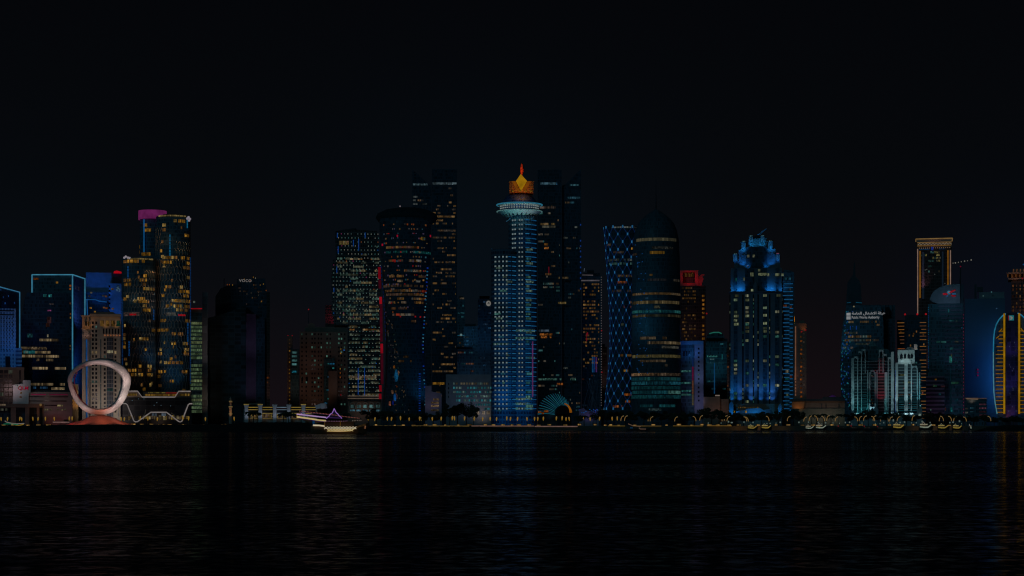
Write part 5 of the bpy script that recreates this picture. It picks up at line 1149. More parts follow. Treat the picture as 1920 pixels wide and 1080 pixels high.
    for i in range(22): x = rnd.uniform(1684, 1722); y = rnd.uniform(716, 772); b.patch(f, x, x+1.3, y, y+1.5, lit(rnd.choice([(92, 22, 20), (84, 54, 30), (60, 60, 50)]), 1.5, .3))
    y = 694
    while y < 772: b.patch(f, 1676.9+1.4, 1679, y, y+3, neon((8, 28, 92)), 'light_strip', .5); y += 4.2
    for i in range(8): y = 742+i*4; b.strip([(1685, y), (1722, y)], neon((14, 52, 58)), .3, 'louvre_light', D+3)
    m = MB(); m.ball((X(1725, D-7), D-7, Z(779, D)), 1.6, 8); m.build('globe_lamp', neon((84, 98, 92)), b.r)
    b.finish()
    for x, c in ((1681.5, (72, 92, 96)), (1699, (74, 96, 100)), (1709, (70, 90, 94)), (1724.5, (40, 84, 92))): flood(x, 768, D, c, 5, 6, 0, .46, 80, .9, .4); flood(x, 730, D, tuple(int(v*.74) for v in c), 9, 20, 0, .46, 55, .9, .4); flood(x, 700, D, tuple(int(v*.5) for v in c), 12, 26, 0, .46, 55, .9, .4)
    flood(1698, 665, D+1.5, (76, 92, 92), 10, 7, 0, .46, 140); flood(1717, 651, D+2, (74, 52, 40), 6, 3, 0, .46, 60)
    D = 2150; b = Bld('framed_tower', "tall tower with gold lit cornice, zigzag frieze and golden lines down both sides", 1752, D, 'tower')
    f = b.box(1719, 1784, 463, None, GL_BROWN, depth=46)
    b.box(1717, 1786, 447.4, 453.5, STONE, part='cornice', depth=50, dy=-3); b.box(1719, 1785, 453.6, 462.9, STONE, part='frieze', depth=46, dy=-1)
    n = neon((96, 74, 42)); 
    b.strip([(1717, 447.4), (1786, 447.2)], n, .75, 'cornice_light', D-3); b.strip([(1717, 447.4), (1717, 452.5)], n, .6, 'cornice_light', D-3); b.strip([(1786, 447.2), (1785, 453)], n, .6, 'cornice_light', D-3)
    b.strip([(1720, 454), (1784, 454)], n, .6, 'cornice_light', D-1); b.strip([(1720, 460.4), (1783, 460.2)], neon((84, 60, 26)), .6, 'cornice_light', D-1)
    b.strip([(1721+i*3.15, 458.6 if i % 2 == 0 else 455.6) for i in range(21)], neon((98, 88, 74)), .42, 'zigzag_light', D-1)
    for i in range(16): b.patch(f, 1723+i*3.8, 1724.4+i*3.8, 464, 465.6, neon((92, 74, 56)), 'frieze_lamp', .5)
    for x, w in ((1724, 8), (1733, 10), (1761, 4), (1767, 4)): b.strip([(x, 467), (x+w, 466.8)], neon((8, 34, 60)), .55, 'blue_light')
    b.patch(f, 1746, 1750, 462.5, 469, neon((14, 34, 104)), 'blue_lamp', .6)
    g1 = neon((104, 84, 74)); g2 = neon((98, 62, 14))
    b.strip([(1720.6, 466), (1720.6, 588)], g1, .8); b.strip([(1725, 470), (1725, 558)], g2, .95); b.strip([(1777.4, 470), (1777.4, 545)], g2, .95); b.strip([(1782, 470), (1782, 548)], g1, .8)
    b.box(1729, 1733, 472, 560, PURP, part='pier', depth=1, dy=-1); b.box(1766, 1769, 472, 560, PURP, part='pier', depth=1, dy=-1)
    for y, a, c in ((473, 1744, 1762), (478, 1740, 1762), (483.5, 1740, 1764), (489, 1740, 1763), (499, 1740, 1752), (509, 1740, 1763), (478, 1727, 1738)): b.row(f, y, a, c, [lit((76, 70, 40)), lit((50, 48, 40)), lit((30, 52, 50))], 3.6, .62, 3.8, 2)
    for x, y in ((1737, 504), (1734, 505), (1729, 515), (1752, 513.5), (1767, 518), (1771, 531), (1766, 488)): b.patch(f, x, x+1.4, y, y+1.6, neon((56, 60, 58)), 'facade_light')
    b.finish(); flood(1752, 452, D-3, (38, 20, 20), 10, 5, 0, .38, 150); flood(1735, 640, D, (18, 9, 13), 30, 30, 0, .12, 110); flood(1731, 520, D-1, (22, 12, 14), 14, 20, 0, .2, 60)
    D = 2000; b = Bld('apartment_tower', "dark tower with ladder-like golden bars down both edges, standing below the framed gold tower", 1709, D)
    f = b.box(1682, 1737, 600, None, GL_BLACK, depth=40); b.box(1697, 1724, 590, 599.9, DARK, part='roof_plant', depth=20, dy=4)
    gb = [neon((96, 62, 26)), neon((84, 54, 28)), neon((70, 44, 28))]
    for i in range(29):
        y = 604.4+i*6.4; b.patch(f, 1682.5+min(6, i*.9), 1695.5, y, y+1.2, rnd.choice(gb), 'light_bar', .5) if i < 7 else None
        if rnd.random() < .93: b.patch(f, 1724.5+(rnd.random() < .3)*3, 1736.6, y, y+1.2, rnd.choice(gb), 'light_bar', .5)
    for x, y in ((1712, 624), (1704, 627), (1711, 628), (1717, 620), (1730, 626), (1706, 646), (1731, 644), (1688, 621), (1729, 735)): b.patch(f, x, x+2.4, y, y+3.6, lit(AMB2 if x != 1729 else (70, 40, 36)))
    for x, y in ((1697, 589), (1720, 589), (1736, 589)): m = MB(); m.ball((X(x, D+3), D+3, Z(y, D)), 1.1, 6); m.build('red_beacon', neon((124, 14, 20)), b.r)
    b.finish()
    D = 1880; b = Bld('office_tower', "dark teal office tower with a grey curved top carrying a red and blue pinwheel emblem", 1773, D, 'tower')
    f = b.box(1740, 1806.5, 569.4, None, GL_TEAL, depth=40)
    tp = b.prism([(1743, 561), (1747, 551), (1753, 544), (1762, 538), (1775, 534.4), (1784, 533), (1800, 533), (1800, 569.2), (1757, 569.2), (1749, 566)], GREY, 'curved_crown', 20, -2)
    b.box(1800.2, 1807, 534, 569.2, DARK, part='crown_slot', depth=20, dy=0)
    for i in range(27): y = 573+i*7.4; b.box(1771 if i > 5 else 1771-i*.1+(6-i)*-2, 1806, y, y+2.6, facade("spandrel_band", (.14, .15, .19), (.2, .2, .25), mw=3), part='spandrel', depth=.8, dy=-.6)
    for i in range(14): y = 625+i*6.5; b.box(1745, 1756, y, y+2.2, facade("spandrel_band", (.14, .15, .19), (.2, .2, .25), mw=3), part='spandrel', depth=.8, dy=-.6)
    lo = b.box(1736, 1771, 705, None, facade("mauve_bands", (.03, .03, .045), (.22, .17, .21), fh=4.15, mw=60, sf=.42, mf=0), part='front_wing', depth=20, dy=-22)
    yy = D-2.5
    def em(pts, c): m = MB(); m.prism([(X(x, yy), Z(y, yy)) for x, y in pts], yy-.5, yy); m.build('emblem', neon(c), b.r)
    em([(1767.4, 551), (1769, 549.6), (1777, 550), (1777, 552.8), (1769, 553)], (104, 8, 18)); em([(1779+3.6*math.cos(t*PI/8), 548.6+3.8*math.sin(t*PI/8)) for t in range(16)], (30, 72, 96))
    yy -= .55; em([(1779, 550), (1780.5, 547.4), (1791, 543.2), (1791.6, 544.8), (1783, 549.4)], (110, 8, 16)); em([(1785, 550.2), (1792, 549.6), (1792.4, 552.4), (1786, 552.8)], (24, 66, 96)); em([(1783, 553.2), (1792, 554.2), (1792, 556), (1785, 556)], (100, 8, 16)); em([(1774, 554), (1777.6, 553.4), (1778, 556.4), (1775, 556.6)], (24, 58, 84))
    em([(1777.6, 546.6), (1780.4, 547), (1779.6, 549.6), (1777.6, 549)], (84, 88, 90))
    for y in [590+i*6.3 for i in range(30)]: b.patch(f, 1806, 1807, y, y+1.7, neon((92, 22, 44)), 'facade_light', .6, .6)
    for i in range(30): y = 575+i*3.9; b.patch(f, 1740, 1741.4, y, y+2, neon(rnd.choice([(8, 34, 70), (10, 50, 70), (6, 22, 50)])), 'facade_light', .5)
    for x, y, w, h, c in ((1777, 590, 2, 5, (8, 36, 40)), (1777, 580, 3, 6, (10, 40, 44)), (1756, 640, 6, 2.4, (16, 46, 44)), (1764, 640, 10, 2.4, (22, 52, 50)), (1780, 640, 6, 2.4, (14, 36, 44)), (1790, 639.5, 7, 2.6, (44, 46, 40)), (1780, 600, 8, 3, (16, 46, 50)), (1792, 601, 3, 3, (34, 50, 50)), (1802, 614, 2, 2, (16, 60, 84)), (1781, 652, 6, 4, (14, 42, 44)), (1790, 678, 5, 3, (12, 46, 46)), (1780, 668, 5, 12, (20, 64, 60)), (1783, 664, 2, 6, (56, 60, 40)), (1784, 716, 13, 4, (26, 58, 46)), (1790, 748, 6, 5, (10, 34, 44)), (1782, 690, 1.6, 84, (8, 36, 46)), (1782, 764, 4, 8, (12, 62, 64)), (1772, 764, 1.4, 6, (70, 36, 30))): b.patch(f, x, x+w, y, y+h, lit(c, 1.6, .7), o=.9)
    for x, y, w, h, c in ((1752.6, 710, 3.4, 2.8, (104, 68, 14)), (1749, 722, 8, 3, (18, 44, 34)), (1764, 723, 8, 3, (48, 28, 34)), (1760, 737, 4, 4, (10, 34, 40)), (1743.6, 767, 2.6, 2.6, (58, 84, 76)), (1750, 721, 2, 4, (40, 44, 34))): b.patch(lo, x, x+w, y, y+h, lit(c, 1.6, .6))
    b.tube([(X(1800, D), D+30, Z(533, D)), (X(1800, D), D+30, Z(518, D))], DARK, .4, 'roof_mast')
    b.finish(); flood(1780, 555, D-2, (16, 24, 33), 24, 10, 0, .28, 130); flood(1755, 740, D-22, (15, 11, 20), 26, 14, 0, .2, 120); flood(1790, 640, D, (9, 13, 22), 34, 20, 0, .15, 110); flood(1785, 740, D, (8, 12, 20), 30, 16, 0, .15, 110)
    # crane behind
    D = 2180; b = Bld('tower_crane', "tower crane jib strung with small white lamps beside the framed gold tower", 1800, D, 'crane')
    b.tube([(X(1801, D), D, GZ), (X(1801, D), D, Z(500, D))], DARK, .9, 'mast', 4); b.tube([(X(1787, D), D, Z(494, D)), (X(1822, D), D, Z(487.5, D))], DARK, .5, 'jib', 4)
    b.tube([(X(1801, D), D, Z(500, D)), (X(1803, D), D, Z(491, D))], DARK, .7, 'cab_frame', 4)
    for x, y in ((1787, 493.2), (1791.4, 492.8), (1797, 491.8), (1802.4, 491), (1808.6, 490), (1814, 489.4), (1821, 488)): m = MB(); m.ball((X(x, D-1), D-1, Z(y, D)), .85 if x in (1791.4, 1808.6, 1821) else .6, 6); m.build('jib_lamp', neon((84, 82, 76)), b.r)
    m = MB(); m.ball((X(1801, D-1.5), D-1.5, Z(500, D)), .85, 6); m.build('red_beacon', neon((84, 12, 34)), b.r); b.finish()
    # wall under added blue lamps for haze glow, and oval tower
    D = 2000; b = Bld('office_block', "wide plain block behind the neon oval tower, lit blue by added lamps as haze glow", 1835, D)
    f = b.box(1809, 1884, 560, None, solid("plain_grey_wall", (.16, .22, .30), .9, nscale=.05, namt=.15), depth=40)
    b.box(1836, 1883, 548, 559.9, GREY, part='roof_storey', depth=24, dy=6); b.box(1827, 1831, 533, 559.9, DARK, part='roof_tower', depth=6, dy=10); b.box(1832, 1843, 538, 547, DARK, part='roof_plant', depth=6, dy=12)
    m = MB()
    for x, y, c in ((1859, 548, (40, 70, 76)), (1843.5, 555, (40, 60, 60)), (1868.6, 579, (30, 50, 70))): m = MB(); m.ball((X(x, D-.5), D-.5, Z(y, D)), .8, 6); m.build('roof_lamp', neon(c), b.r)
    for y in (693, 698.5, 704): m = MB(); m.ball((X(1833.4, D-.5), D-.5, Z(y, D)), .9, 6); m.build('red_beacon', neon((70, 4, 40)), b.r)
    b.finish()
    for y, k in ((620, .3), (655, .6), (690, .85), (725, .9), (755, .5)): flood(1866, y, D, tuple(int(v*k) for v in (8, 44, 82)), 16, 1, 8, .2, 165, 1, 2)  # added lamps put the blue haze glow on the wall
    flood(1850, 680, D, (2, 8, 22), 60, 4, 50, .2, 100, 1)
    D = 1850; b = Bld('oval_tower', "arched oval tower outlined in cyan and gold neon at the right picture edge", 1898, D, 'tower')
    ol = [(1870, None), (1870, 774), (1866, 755), (1863, 730), (1862, 690), (1862.4, 650), (1864, 622), (1867, 609), (1872, 599.5), (1880, 591), (1890, 587)]
    full = ol+[(1796*0+3796-x, y) for x, y in ol[::-1]]
    f = b.prism(full, GL_NAVY, 'tower_body', 34)
    cy = neon((26, 88, 112)); gd = neon((112, 80, 6)); ed = neon((60, 100, 108))
    edge = [(1869.5, 776), (1866, 757), (1863.4, 735), (1862.6, 700), (1862.4, 660), (1863, 635), (1864.6, 620), (1868, 608), (1873, 599), (1880, 591.6), (1886, 588), (1890, 587)]
    b.strip(edge[:5], ed, .75); b.strip(edge[4:], cy, .85); b.strip([(3796-x, y) for x, y in edge], cy, .8)
    for x in (1883, 1911): b.strip([(x, 587.5), (x, 776)], gd, 1.35, 'gold_light_line', D-2)
    b.box(1886, 1908, 586, None, facade("core_panels", (.10, .06, .09), (.16, .10, .14), fh=5, mw=4, sf=.08, mf=.06), part='core', depth=4, dy=-3)
    y = 620; i = 0
    yy = neon((100, 68, 6))
    while y < 778:
        xl = 1867+max(0, 8-i*1.6); xl += (rnd.random() < .2)*3 if i > 2 else 0
        b.patch(f, xl, 1882, y, y+1.4, yy, 'gold_bar', .7); b.patch(f, 1912.6, 1930-max(0, 8-i*1.6), y, y+1.4, yy, 'gold_bar', .7); y += 7.25; i += 1
    for x0, y0, x1, y1 in ((1873, 622, 1879, 616), (1868, 634, 1873, 630), (1914, 616, 1920, 623)): b.strip([(x0, y0), (x1, y1)], yy, .6, 'gold_bar')
    yq = D-3.4
    m = MB(); m.prism([(X(x, yq), Z(y, yq)) for x, y in ((1891.4, 591.4), (1901, 591.4), (1901, 600.8), (1891.4, 600.8))], yq-.3, yq); m.build('sign_panel', neon((24, 84, 90)), b.r)
    yq -= .35; m = MB(); m.prism([(X(x, yq), Z(y, yq)) for x, y in ((1893, 592.6), (1897, 593.2), (1899.4, 596), (1896.6, 599.2), (1893.4, 599.8), (1895.6, 596.4))], yq-.2, yq); m.build('sign_mark', neon((94, 94, 88)), b.r)
    m = MB(); m.prism([(X(x, yq), Z(y, yq)) for x, y in ((1890.6, 591.6), (1892, 591.6), (1892.4, 600.4), (1890.6, 600.4))], yq-.2, yq); m.build('sign_mark', neon((96, 12, 22)), b.r)
    for i in range(22): x = rnd.uniform(1889, 1906); y = rnd.uniform(640, 770); b.patch(Flat(D-3), x, x+1.2, y, y+2.6, lit((40, 40, 56), 1.5, .3))
    b.finish()
    for y in (640, 700, 755): flood(1897, y, D-3, (12, 10, 40), 18, 14, 0, .12, 100)
    flood(1874, 720, D, (6, 14, 40), 16, 10, 0, .08, 120); flood(1888, 772, D-3, (34, 16, 16), 8, 4, 0, .1, 120)
    D = 2200; b = Bld('hotel_tower', "brown hotel tower with a lit colonnade under its cornice, rising behind the neon oval tower", 1905, D)
    f = b.box(1896, 1932, 524, None, GL_BROWN, depth=40); b.box(1888, 1932, 510.5, 513, STONE, part='cornice', depth=46, dy=-5); b.box(1890, 1932, 521, 523.9, STONE, part='ledge', depth=44, dy=-3)
    b.box(1892, 1932, 513.2, 520.8, BROWN, part='colonnade_wall', depth=34, dy=6); b.box(1898, 1932, 504, 510.3, BROWN, part='top_storey', depth=30, dy=4)
    for i in range(6): b.box(1889+i*7.6, 1890.6+i*7.6, 513.1, 520.9, STONE, part='column', depth=1.6, dy=-2.6)
    for i in range(6): b.strip([(1889.8+i*7.6, 519.6), (1889.8+i*7.6, 513.8)], neon((84, 50, 22)), .5, 'column_lamp', D-3)
    for i in range(4): b.strip([(1900+i*6.5, 509.4), (1900.5+i*6.5, 504.6)], neon((70, 44, 30)), .7, 'column_lamp', D+4)
    for c in range(5):
        for r in range(9):
            if rnd.random() < .8: b.patch(f, 1898.4+c*6.6, 1901+c*6.6, 534+r*6.6, 538+r*6.6, lit(rnd.choice([(70, 40, 20), (56, 30, 18), (44, 28, 24), (74, 50, 26)])))
    for x, y in ((1917, 523), (1919, 497)): m = MB(); m.ball((X(x, D-6), D-6, Z(y, D)), .9, 6); m.build('roof_lamp', neon((92, 12, 20) if y > 500 else (14, 60, 100)), b.r)
    b.finish(); flood(1905, 512, D-5, (52, 30, 18), 10, 6, 0, .38, 140); flood(1910, 560, D, (16, 9, 12), 30, 20, 0, .12, 120)
    D = 1790; b = Bld('office_block', "low block with pinkish lit rooms and bright roof line, left of the oval tower", 1829, D)
    f = b.box(1809, 1850, 748, None, GL_NAVY, depth=24)
    b.box(1811, 1834, 745.5, 747.9, solid("peach_wall", (.5, .42, .36), .7), part='roof_sign_wall', depth=4, dy=2)
    b.strip([(1809, 746.6), (1850, 747)], neon((60, 44, 36)), .45, 'roof_light'); b.strip([(1812, 747.4), (1834, 748.6)], neon((76, 62, 50)), .75, 'roof_light')
    for y in (757, 764, 771, 777): b.patch(f, 1836, 1849, y, y+2.6, lit((54, 30, 40)), 'window'); b.patch(f, 1819, 1827, y+7, y+9, lit((20, 44, 54))) if y < 770 else None
    for y, c in ((764.6, (60, 60, 60)), (772, (64, 66, 62)), (779, (20, 60, 66))): b.patch(f, 1809.6, 1815, y, y+2.8, lit(c))
    b.finish(); flood(1822, 747, D+2, (66, 48, 38), 6, 3, 0, .45, 120)
B9()
def B10():
    D = 1830; b = Bld('office_block', "brown office block with a grid of dark square windows at the left picture edge", 20, D)
    f = b.box(-45, 45.5, 688.5, None, BROWN, depth=36)
    for c in range(9):
        for r in range(9):
            x = -44+c*8.6
            if x > 24: continue
            b.patch(f, x, x+7, 694+r*8.4, 700.4+r*8.4, VOID if (c, r) not in ((7, 0), (5, 5)) else lit((50, 54, 46)), 'unlit_window', .12, .3)
    b.box(36, 39, 694, 760, VOID, part='glass_slot', depth=.4, dy=-.25)
    b.finish(); flood(18, 712, D, (25, 18, 18), 66, 8, 0, .25, 100)
    D = 1800; b = Bld('office_block', "low rose banded building with a grey end wall carrying red lettering", 90, D)
    f = b.box(54, 136, 734.8, None, solid("rose_cladding", (.36, .29, .27), .75), depth=40)
    e = b.prism([(24.5, None), (24.5, 722), (43, 720), (43, 713), (57.5, 713), (57.5, 737), (53.9, 737), (53.9, None)], GREY, 'end_wall', 34, -4)
    b.box(57.8, 130, 731, 734.7, DARK, part='roof_plant', depth=16, dy=8)
    for y in (743, 751): b.box(54.2, 128-(y > 745)*3, y, y+1.8, VOID, part='window_band', depth=.5, dy=-.3)
    b.box(84, 108, 759, 761, VOID, part='window_band', depth=.5, dy=-.3)
    b.strip([(58.5, 739.6), (86, 739.8)], neon((80, 6, 36)), .5, 'red_light_line')
    b.strip([(92, 739.6), (127, 739.8)], neon((64, 6, 30)), .45, 'red_light_line')
    text_mesh(b, "QLM", 5.0, (X(33.4, D-4.6), D-4.6, Z(731, D-4.6)), neon((96, 6, 26)), b.r, 'sign_lettering', sx=1.02, ext=.2, off=.05)
    m = MB(); yy = D-4.9; m.prism([(X(x, yy), Z(y, yy)) for x, y in ((28.6, 721.4), (31, 721), (33, 724.4), (36.6, 721.8), (38, 722.8), (34.4, 726.6), (33.6, 729), (31.8, 728), (32, 726))], yy-.4, yy); m.build('sign_mark', neon((84, 82, 80)), b.r)
    b.patch(Flat(D-4), 38, 41, 735.4, 738.4, lit((72, 50, 18))); b.patch(Flat(D-4), 36.6, 41, 743, 746, lit((40, 28, 22)))
    for x, w in ((83, 4.6), (88.2, 1.6), (92, 5), (107, 3), (115, 3), (121, 3)): b.patch(f, x, x+w, 766.6, 769.4, lit((66, 62, 44)))
    for x, w in ((107, 6.6), (115, 3.4)): b.patch(f, x, x+w, 759, 761.8, lit((92, 84, 56)))
    b.finish(); flood(40, 733, D-4, (33, 36, 37), 24, 2, 0, .28, 120); flood(88, 744, D, (26, 21, 19), 24, 2, 0, .3, 130); flood(110, 775, D, (36, 17, 18), 20, 6, 0, .3, 120)
    D = 1760; b = Bld('colonnade_building', "low dark waterfront building with wide square columns below the red lettering", 40, D)
    f = b.box(-40, 83, 757, 764, BROWN, part='roof_beam', depth=20)
    b.box(-38, 81, 764.1, None, GL_BLACK, part='recessed_wall', depth=12, dy=7)
    for x0, x1 in ((-30, -22), (20, 30), (47, 55), (69, 74), (80, 83)): b.box(x0, x1, 764.1, None, BROWN, part='column', depth=3, dy=.6)
    b.patch(Flat(D), -6, 10.4, 757.6, 760.6, lit((90, 78, 62), 1.2, .5), 'sign_panel'); 
    m = MB(); m.ball((X(76.4, D-1), D-1, Z(759, D)), 1.25, 8); m.build('wall_lamp', neon((84, 64, 36)), b.r)
    for x, w in ((1, 5.6), (9.5, 4)): b.patch(Flat(D+7), x, x+w, 765.6, 770, lit((52, 54, 46)))
    b.finish(); flood(72, 764, D, (34, 20, 12), 10, 4, 0, .28, 120); flood(30, 775, D, (20, 14, 16), 18, 6, 0, .28, 140)
B10()
# ------------------------------------------------------------------ along the shore
LM = [(-50, 54, "the dark colonnade building"), (54, 130, "the rose banded building"), (130, 250, "the ring sculpture"), (250, 300, "the zigzag podium's left half"), (300, 356, "the zigzag podium's right half"), (356, 388, "the green floored tower"), (388, 456, "the black hotel with the mauve strip"), (456, 625, "the white pylon pavilion"), (625, 716, "the white dotted tower"), (716, 765, "the waisted tower's left half"), (765, 810, "the waisted tower's right half"), (810, 836, "the small mauve block"), (836, 880, "the cyan windowed block's left half"), (880, 921, "the cyan windowed block's right half"), (921, 965, "the disc tower's left half"), (965, 1007, "the disc tower's right half"), (1007, 1073, "the striped dome"), (1073, 1130, "the violet roofed pavilion"), (1130, 1184, "the diagrid tower"), (1184, 1230, "the bullet tower's left half"), (1230, 1277, "the bullet tower's right half"), (1277, 1320, "the mauve walled block"), (1320, 1366, "the brown low rise block"), (1366, 1418, "the blue crowned tower's left half"), (1418, 1487, "the blue crowned tower's right half"), (1487, 1540, "the long hall's copper end"), (1540, 1585, "the long hall's right end"), (1585, 1632, "the arcade's left bays"), (1632, 1677, "the arcade's red middle"), (1677, 1734, "the bright arcade block"), (1734, 1808, "the emblem tower"), (1808, 1862, "the pinkish low block"), (1862, 1990, "the neon oval tower")]
ORD = ["first", "second", "third", "fourth", "fifth", "sixth", "seventh", "eighth", "ninth", "tenth", "eleventh", "twelfth"]
NUM = ["one", "two", "three", "four", "five", "six", "seven", "eight", "nine", "ten", "eleven", "twelve"]
def place_labels(items, head):                      # items [(px, object)] -> 'head before X, second of three from left'
    g = {}
    for px, o in sorted(items, key=lambda t: t[0]):
        for a, b_, ph in LM:
            if a <= px < b_: g.setdefault(ph, []).append(o); break
    for ph, L in g.items():
        for i, o in enumerate(L):
            o['label'] = head+" before "+ph + ("" if len(L) == 1 else ", leftmost" if i == 0 else ", rightmost" if i == len(L)-1 else ", "+ORD[i]+" from left")
# ring sculpture
b = Bld('ring_sculpture', "huge pale twisted ring sculpture glowing pink and white on top of the red mound", 187, 1635, 'sculpture', base=Z(779, 1635))
D = 1635; S1 = D/F; Cc = Vector((X(186.5, D), D, Z(715, D)))
NT, NS2 = 96, 14; rings = []
for i in range(NT+1):
    t = 2*PI*i/NT                                    # 0 = top, clockwise seen from the front
    w = 4.8+4.6*max(0, math.sin(t+.2))**1.5+1.6*max(0, -math.cos(t))
    dp = 9*S1*(1+.35*math.cos(t-1))
    tw = .55*math.sin(t*.5+.4)
    nrm = Vector((math.sin(t), 0, math.cos(t))); ring = []
    ct = math.cos(t); cen = Cc+Vector((math.sin(t)*(53-2*math.sin(t))*(1-.10*max(0, -ct)*(1+ct)*4*.5)*S1, 0, (36.5 if ct > 0 else 57.5)*ct*S1))
    for k in range(NS2):
        a = 2*PI*k/NS2; u_ = w*S1*math.copysign(abs(math.cos(a))**.6, math.cos(a)); v_ = dp*math.copysign(abs(math.sin(a))**.6, math.sin(a))
        ring.append(cen+nrm*(u_*math.cos(tw)-v_*math.sin(tw)*.35)+Vector((0, 1, 0))*(v_*math.cos(tw)+u_*math.sin(tw)))
    rings.append(ring)
m = MB()
for i in range(NT):
    for k in range(NS2): m.face([rings[i][k], rings[i][(k+1) % NS2], rings[i+1][(k+1) % NS2], rings[i+1][k]])
m.build('ring_body', solid("pale_ring_shell", (.68, .65, .63), .4, nscale=.35, namt=.16), b.r, True)
m = MB(); m.tube([Cc+Vector((math.sin(t)*47*S1, -3.5, math.cos(t)*(32 if math.cos(t) > 0 else 51)*S1)) for t in [math.radians(210+k*6) for k in range(16)]], .35, 5); m.build('inner_edge_light', neon((60, 10, 12)), b.r)
m = MB(); q = Cc+Vector((0, 5, 40.6*S1)); m.prism([(q.x-6, q.z-.6), (q.x-3, q.z+.8), (q.x+2, q.z+1.5), (q.x+9, q.z+1.2), (q.x+14, q.z-.2), (q.x+6, q.z-.6), (q.x-1, q.z-1.4)], q.y-5, q.y+4); m.build('top_shade', DARK, b.r)  # dark wedge put where the ring's top lies in shade
b.finish()
for x, y, c, side in ((238, 735, (128, 116, 112), 6), (222, 765, (132, 114, 110), 4), (148, 760, (112, 94, 90), -4), (134, 725, (66, 42, 40), -6), (188, 678, (108, 90, 88), 0), (230, 698, (124, 106, 102), 4)): flood(x, y, D-4, c, 20, 16, side, .55, 70, .9)
flood(187, 776, D-4, (74, 36, 24), 9, -3, 0, .5, 140); flood(162, 700, D-2, (50, 22, 20), 16, 14, -2, .55, 60)
flood(195, 790, MD-8, (70, 34, 22), 16, -9, 0, .3, 120); flood(150, 794, MD-4, (64, 24, 18), 16, -7, 0, .3, 120); flood(228, 792, MD-6, (66, 30, 20), 14, -8, 0, .3, 110); flood(120, 796, 1640, (60, 10, 12), 14, -6, 0, .05, 110)
CUR = None
# street lamps
POLE = solid("lamp_pole", (.30, .24, .12), .5)
def leaf_lamp():
    r = root('street_lamp', (0, 0, 0), None, 'street lamp', 'golden street lamps along the promenade')
    m = MB(); m.lathe((0, 0), [(.3, 0), (.16, .4), (.12, 5.2)], 6); m.build('pole', POLE, r)
    m = MB(); m.lathe((0, 0), [(.12, 5.0), (.42, 6.1), (.66, 7.2), (.72, 8.1), (.5, 8.9), (.06, 9.25)], 8, sy=.45, cap=False)
    h = m.build('lamp_head', neon((108, 80, 22)), r, True)
    m = MB(); m.ball((.1, -.28, 8.5), .42, 6); m.build('lamp_tip', neon((96, 88, 62)), h)
    return r
def arc_lamp():
    r = root('street_lamp', (0, 0, 0), None, 'street lamp', 'curved arm street lamps along the promenade')
    m = MB(); m.lathe((0, 0), [(.28, 0), (.16, .4), (.13, 5.0)], 6); m.build('pole', POLE, r)
    pts = [(0, 0, 4.8), (.1, 0, 6.2), (.5, 0, 7.5), (1.2, 0, 8.6), (2.1, 0, 9.2), (2.9, 0, 9.35)]
    m = MB(); m.tube(pts, .3, 5, r2=.34); a = m.build('curved_arm', neon((100, 78, 42)), r)
    m = MB(); m.ball((2.7, -.1, 9.3), .4, 6); m.build('lamp_tip', neon((94, 86, 66)), a)
    return r
P0 = leaf_lamp(); P1 = arc_lamp(); used = {0: False, 1: False}; L0 = []; L1 = []
def put_lamp(kind, px, D, tilt, s):
    src = (P0, P1)[kind]
    o = src if not used[kind] else copy_tree(src)
    used[kind] = True
    o.location = (X(px, D), D, GZ); o.rotation_euler = (0, tilt, 0 if kind == 0 else tilt); o.scale = (1, 1, s)
    (L0, L1)[kind].append((px, o))
for px in (3, 13, 35, 42, 63, 70, 85, 103, 128.5, 135, 229, 232, 261, 277, 293, 342, 353, 385, 440, 692, 701, 727, 732, 751, 767, 787, 791, 811, 826, 847, 853.5, 870, 888, 904, 919, 930, 950, 955, 969, 989, 1002, 1008, 1018, 1042, 1053, 1061, 1069, 1096, 1107, 1122, 1148, 1158):
    near = rnd.random() < .62
    put_lamp(0, px, 1700 if near else 1738, rnd.uniform(-.02, .16)*(1 if near else -1), rnd.uniform(.92, 1.06))
for px, fl in ((1164, 0), (1171, 0), (1215, 0), (1219, 0), (1265, 0), (1305, 1), (1312, 0), (1354, 1), (1358, 0), (1363, 0), (1400, 1), (1403, 1), (1442, 1), (1443, 0), (1476, 0), (1507, 0), (1517, 0), (1533, 1), (1546, 1), (1550, 0), (1566, 0), (1608, 1), (1611, 0), (1619, 0), (1637, 0), (1640, 1), (1651, 0), (1666, 1), (1668, 0), (1682, 0), (1710, 0), (1761, 0), (1769, 1), (1784, 1), (1788, 0), (1812, 1), (1858, 1)):
    put_lamp(1, px, rnd.choice((1700, 1712, 1738)), PI if fl else rnd.uniform(-.1, .3), rnd.uniform(.92, 1.08))
    L1[-1][1].rotation_euler = (0, 0, PI+rnd.uniform(-.4, .4) if fl else rnd.uniform(-.5, .5))
place_labels(L0, "golden leaf-shaped street lamp"); place_labels(L1, "curved arm street lamp")
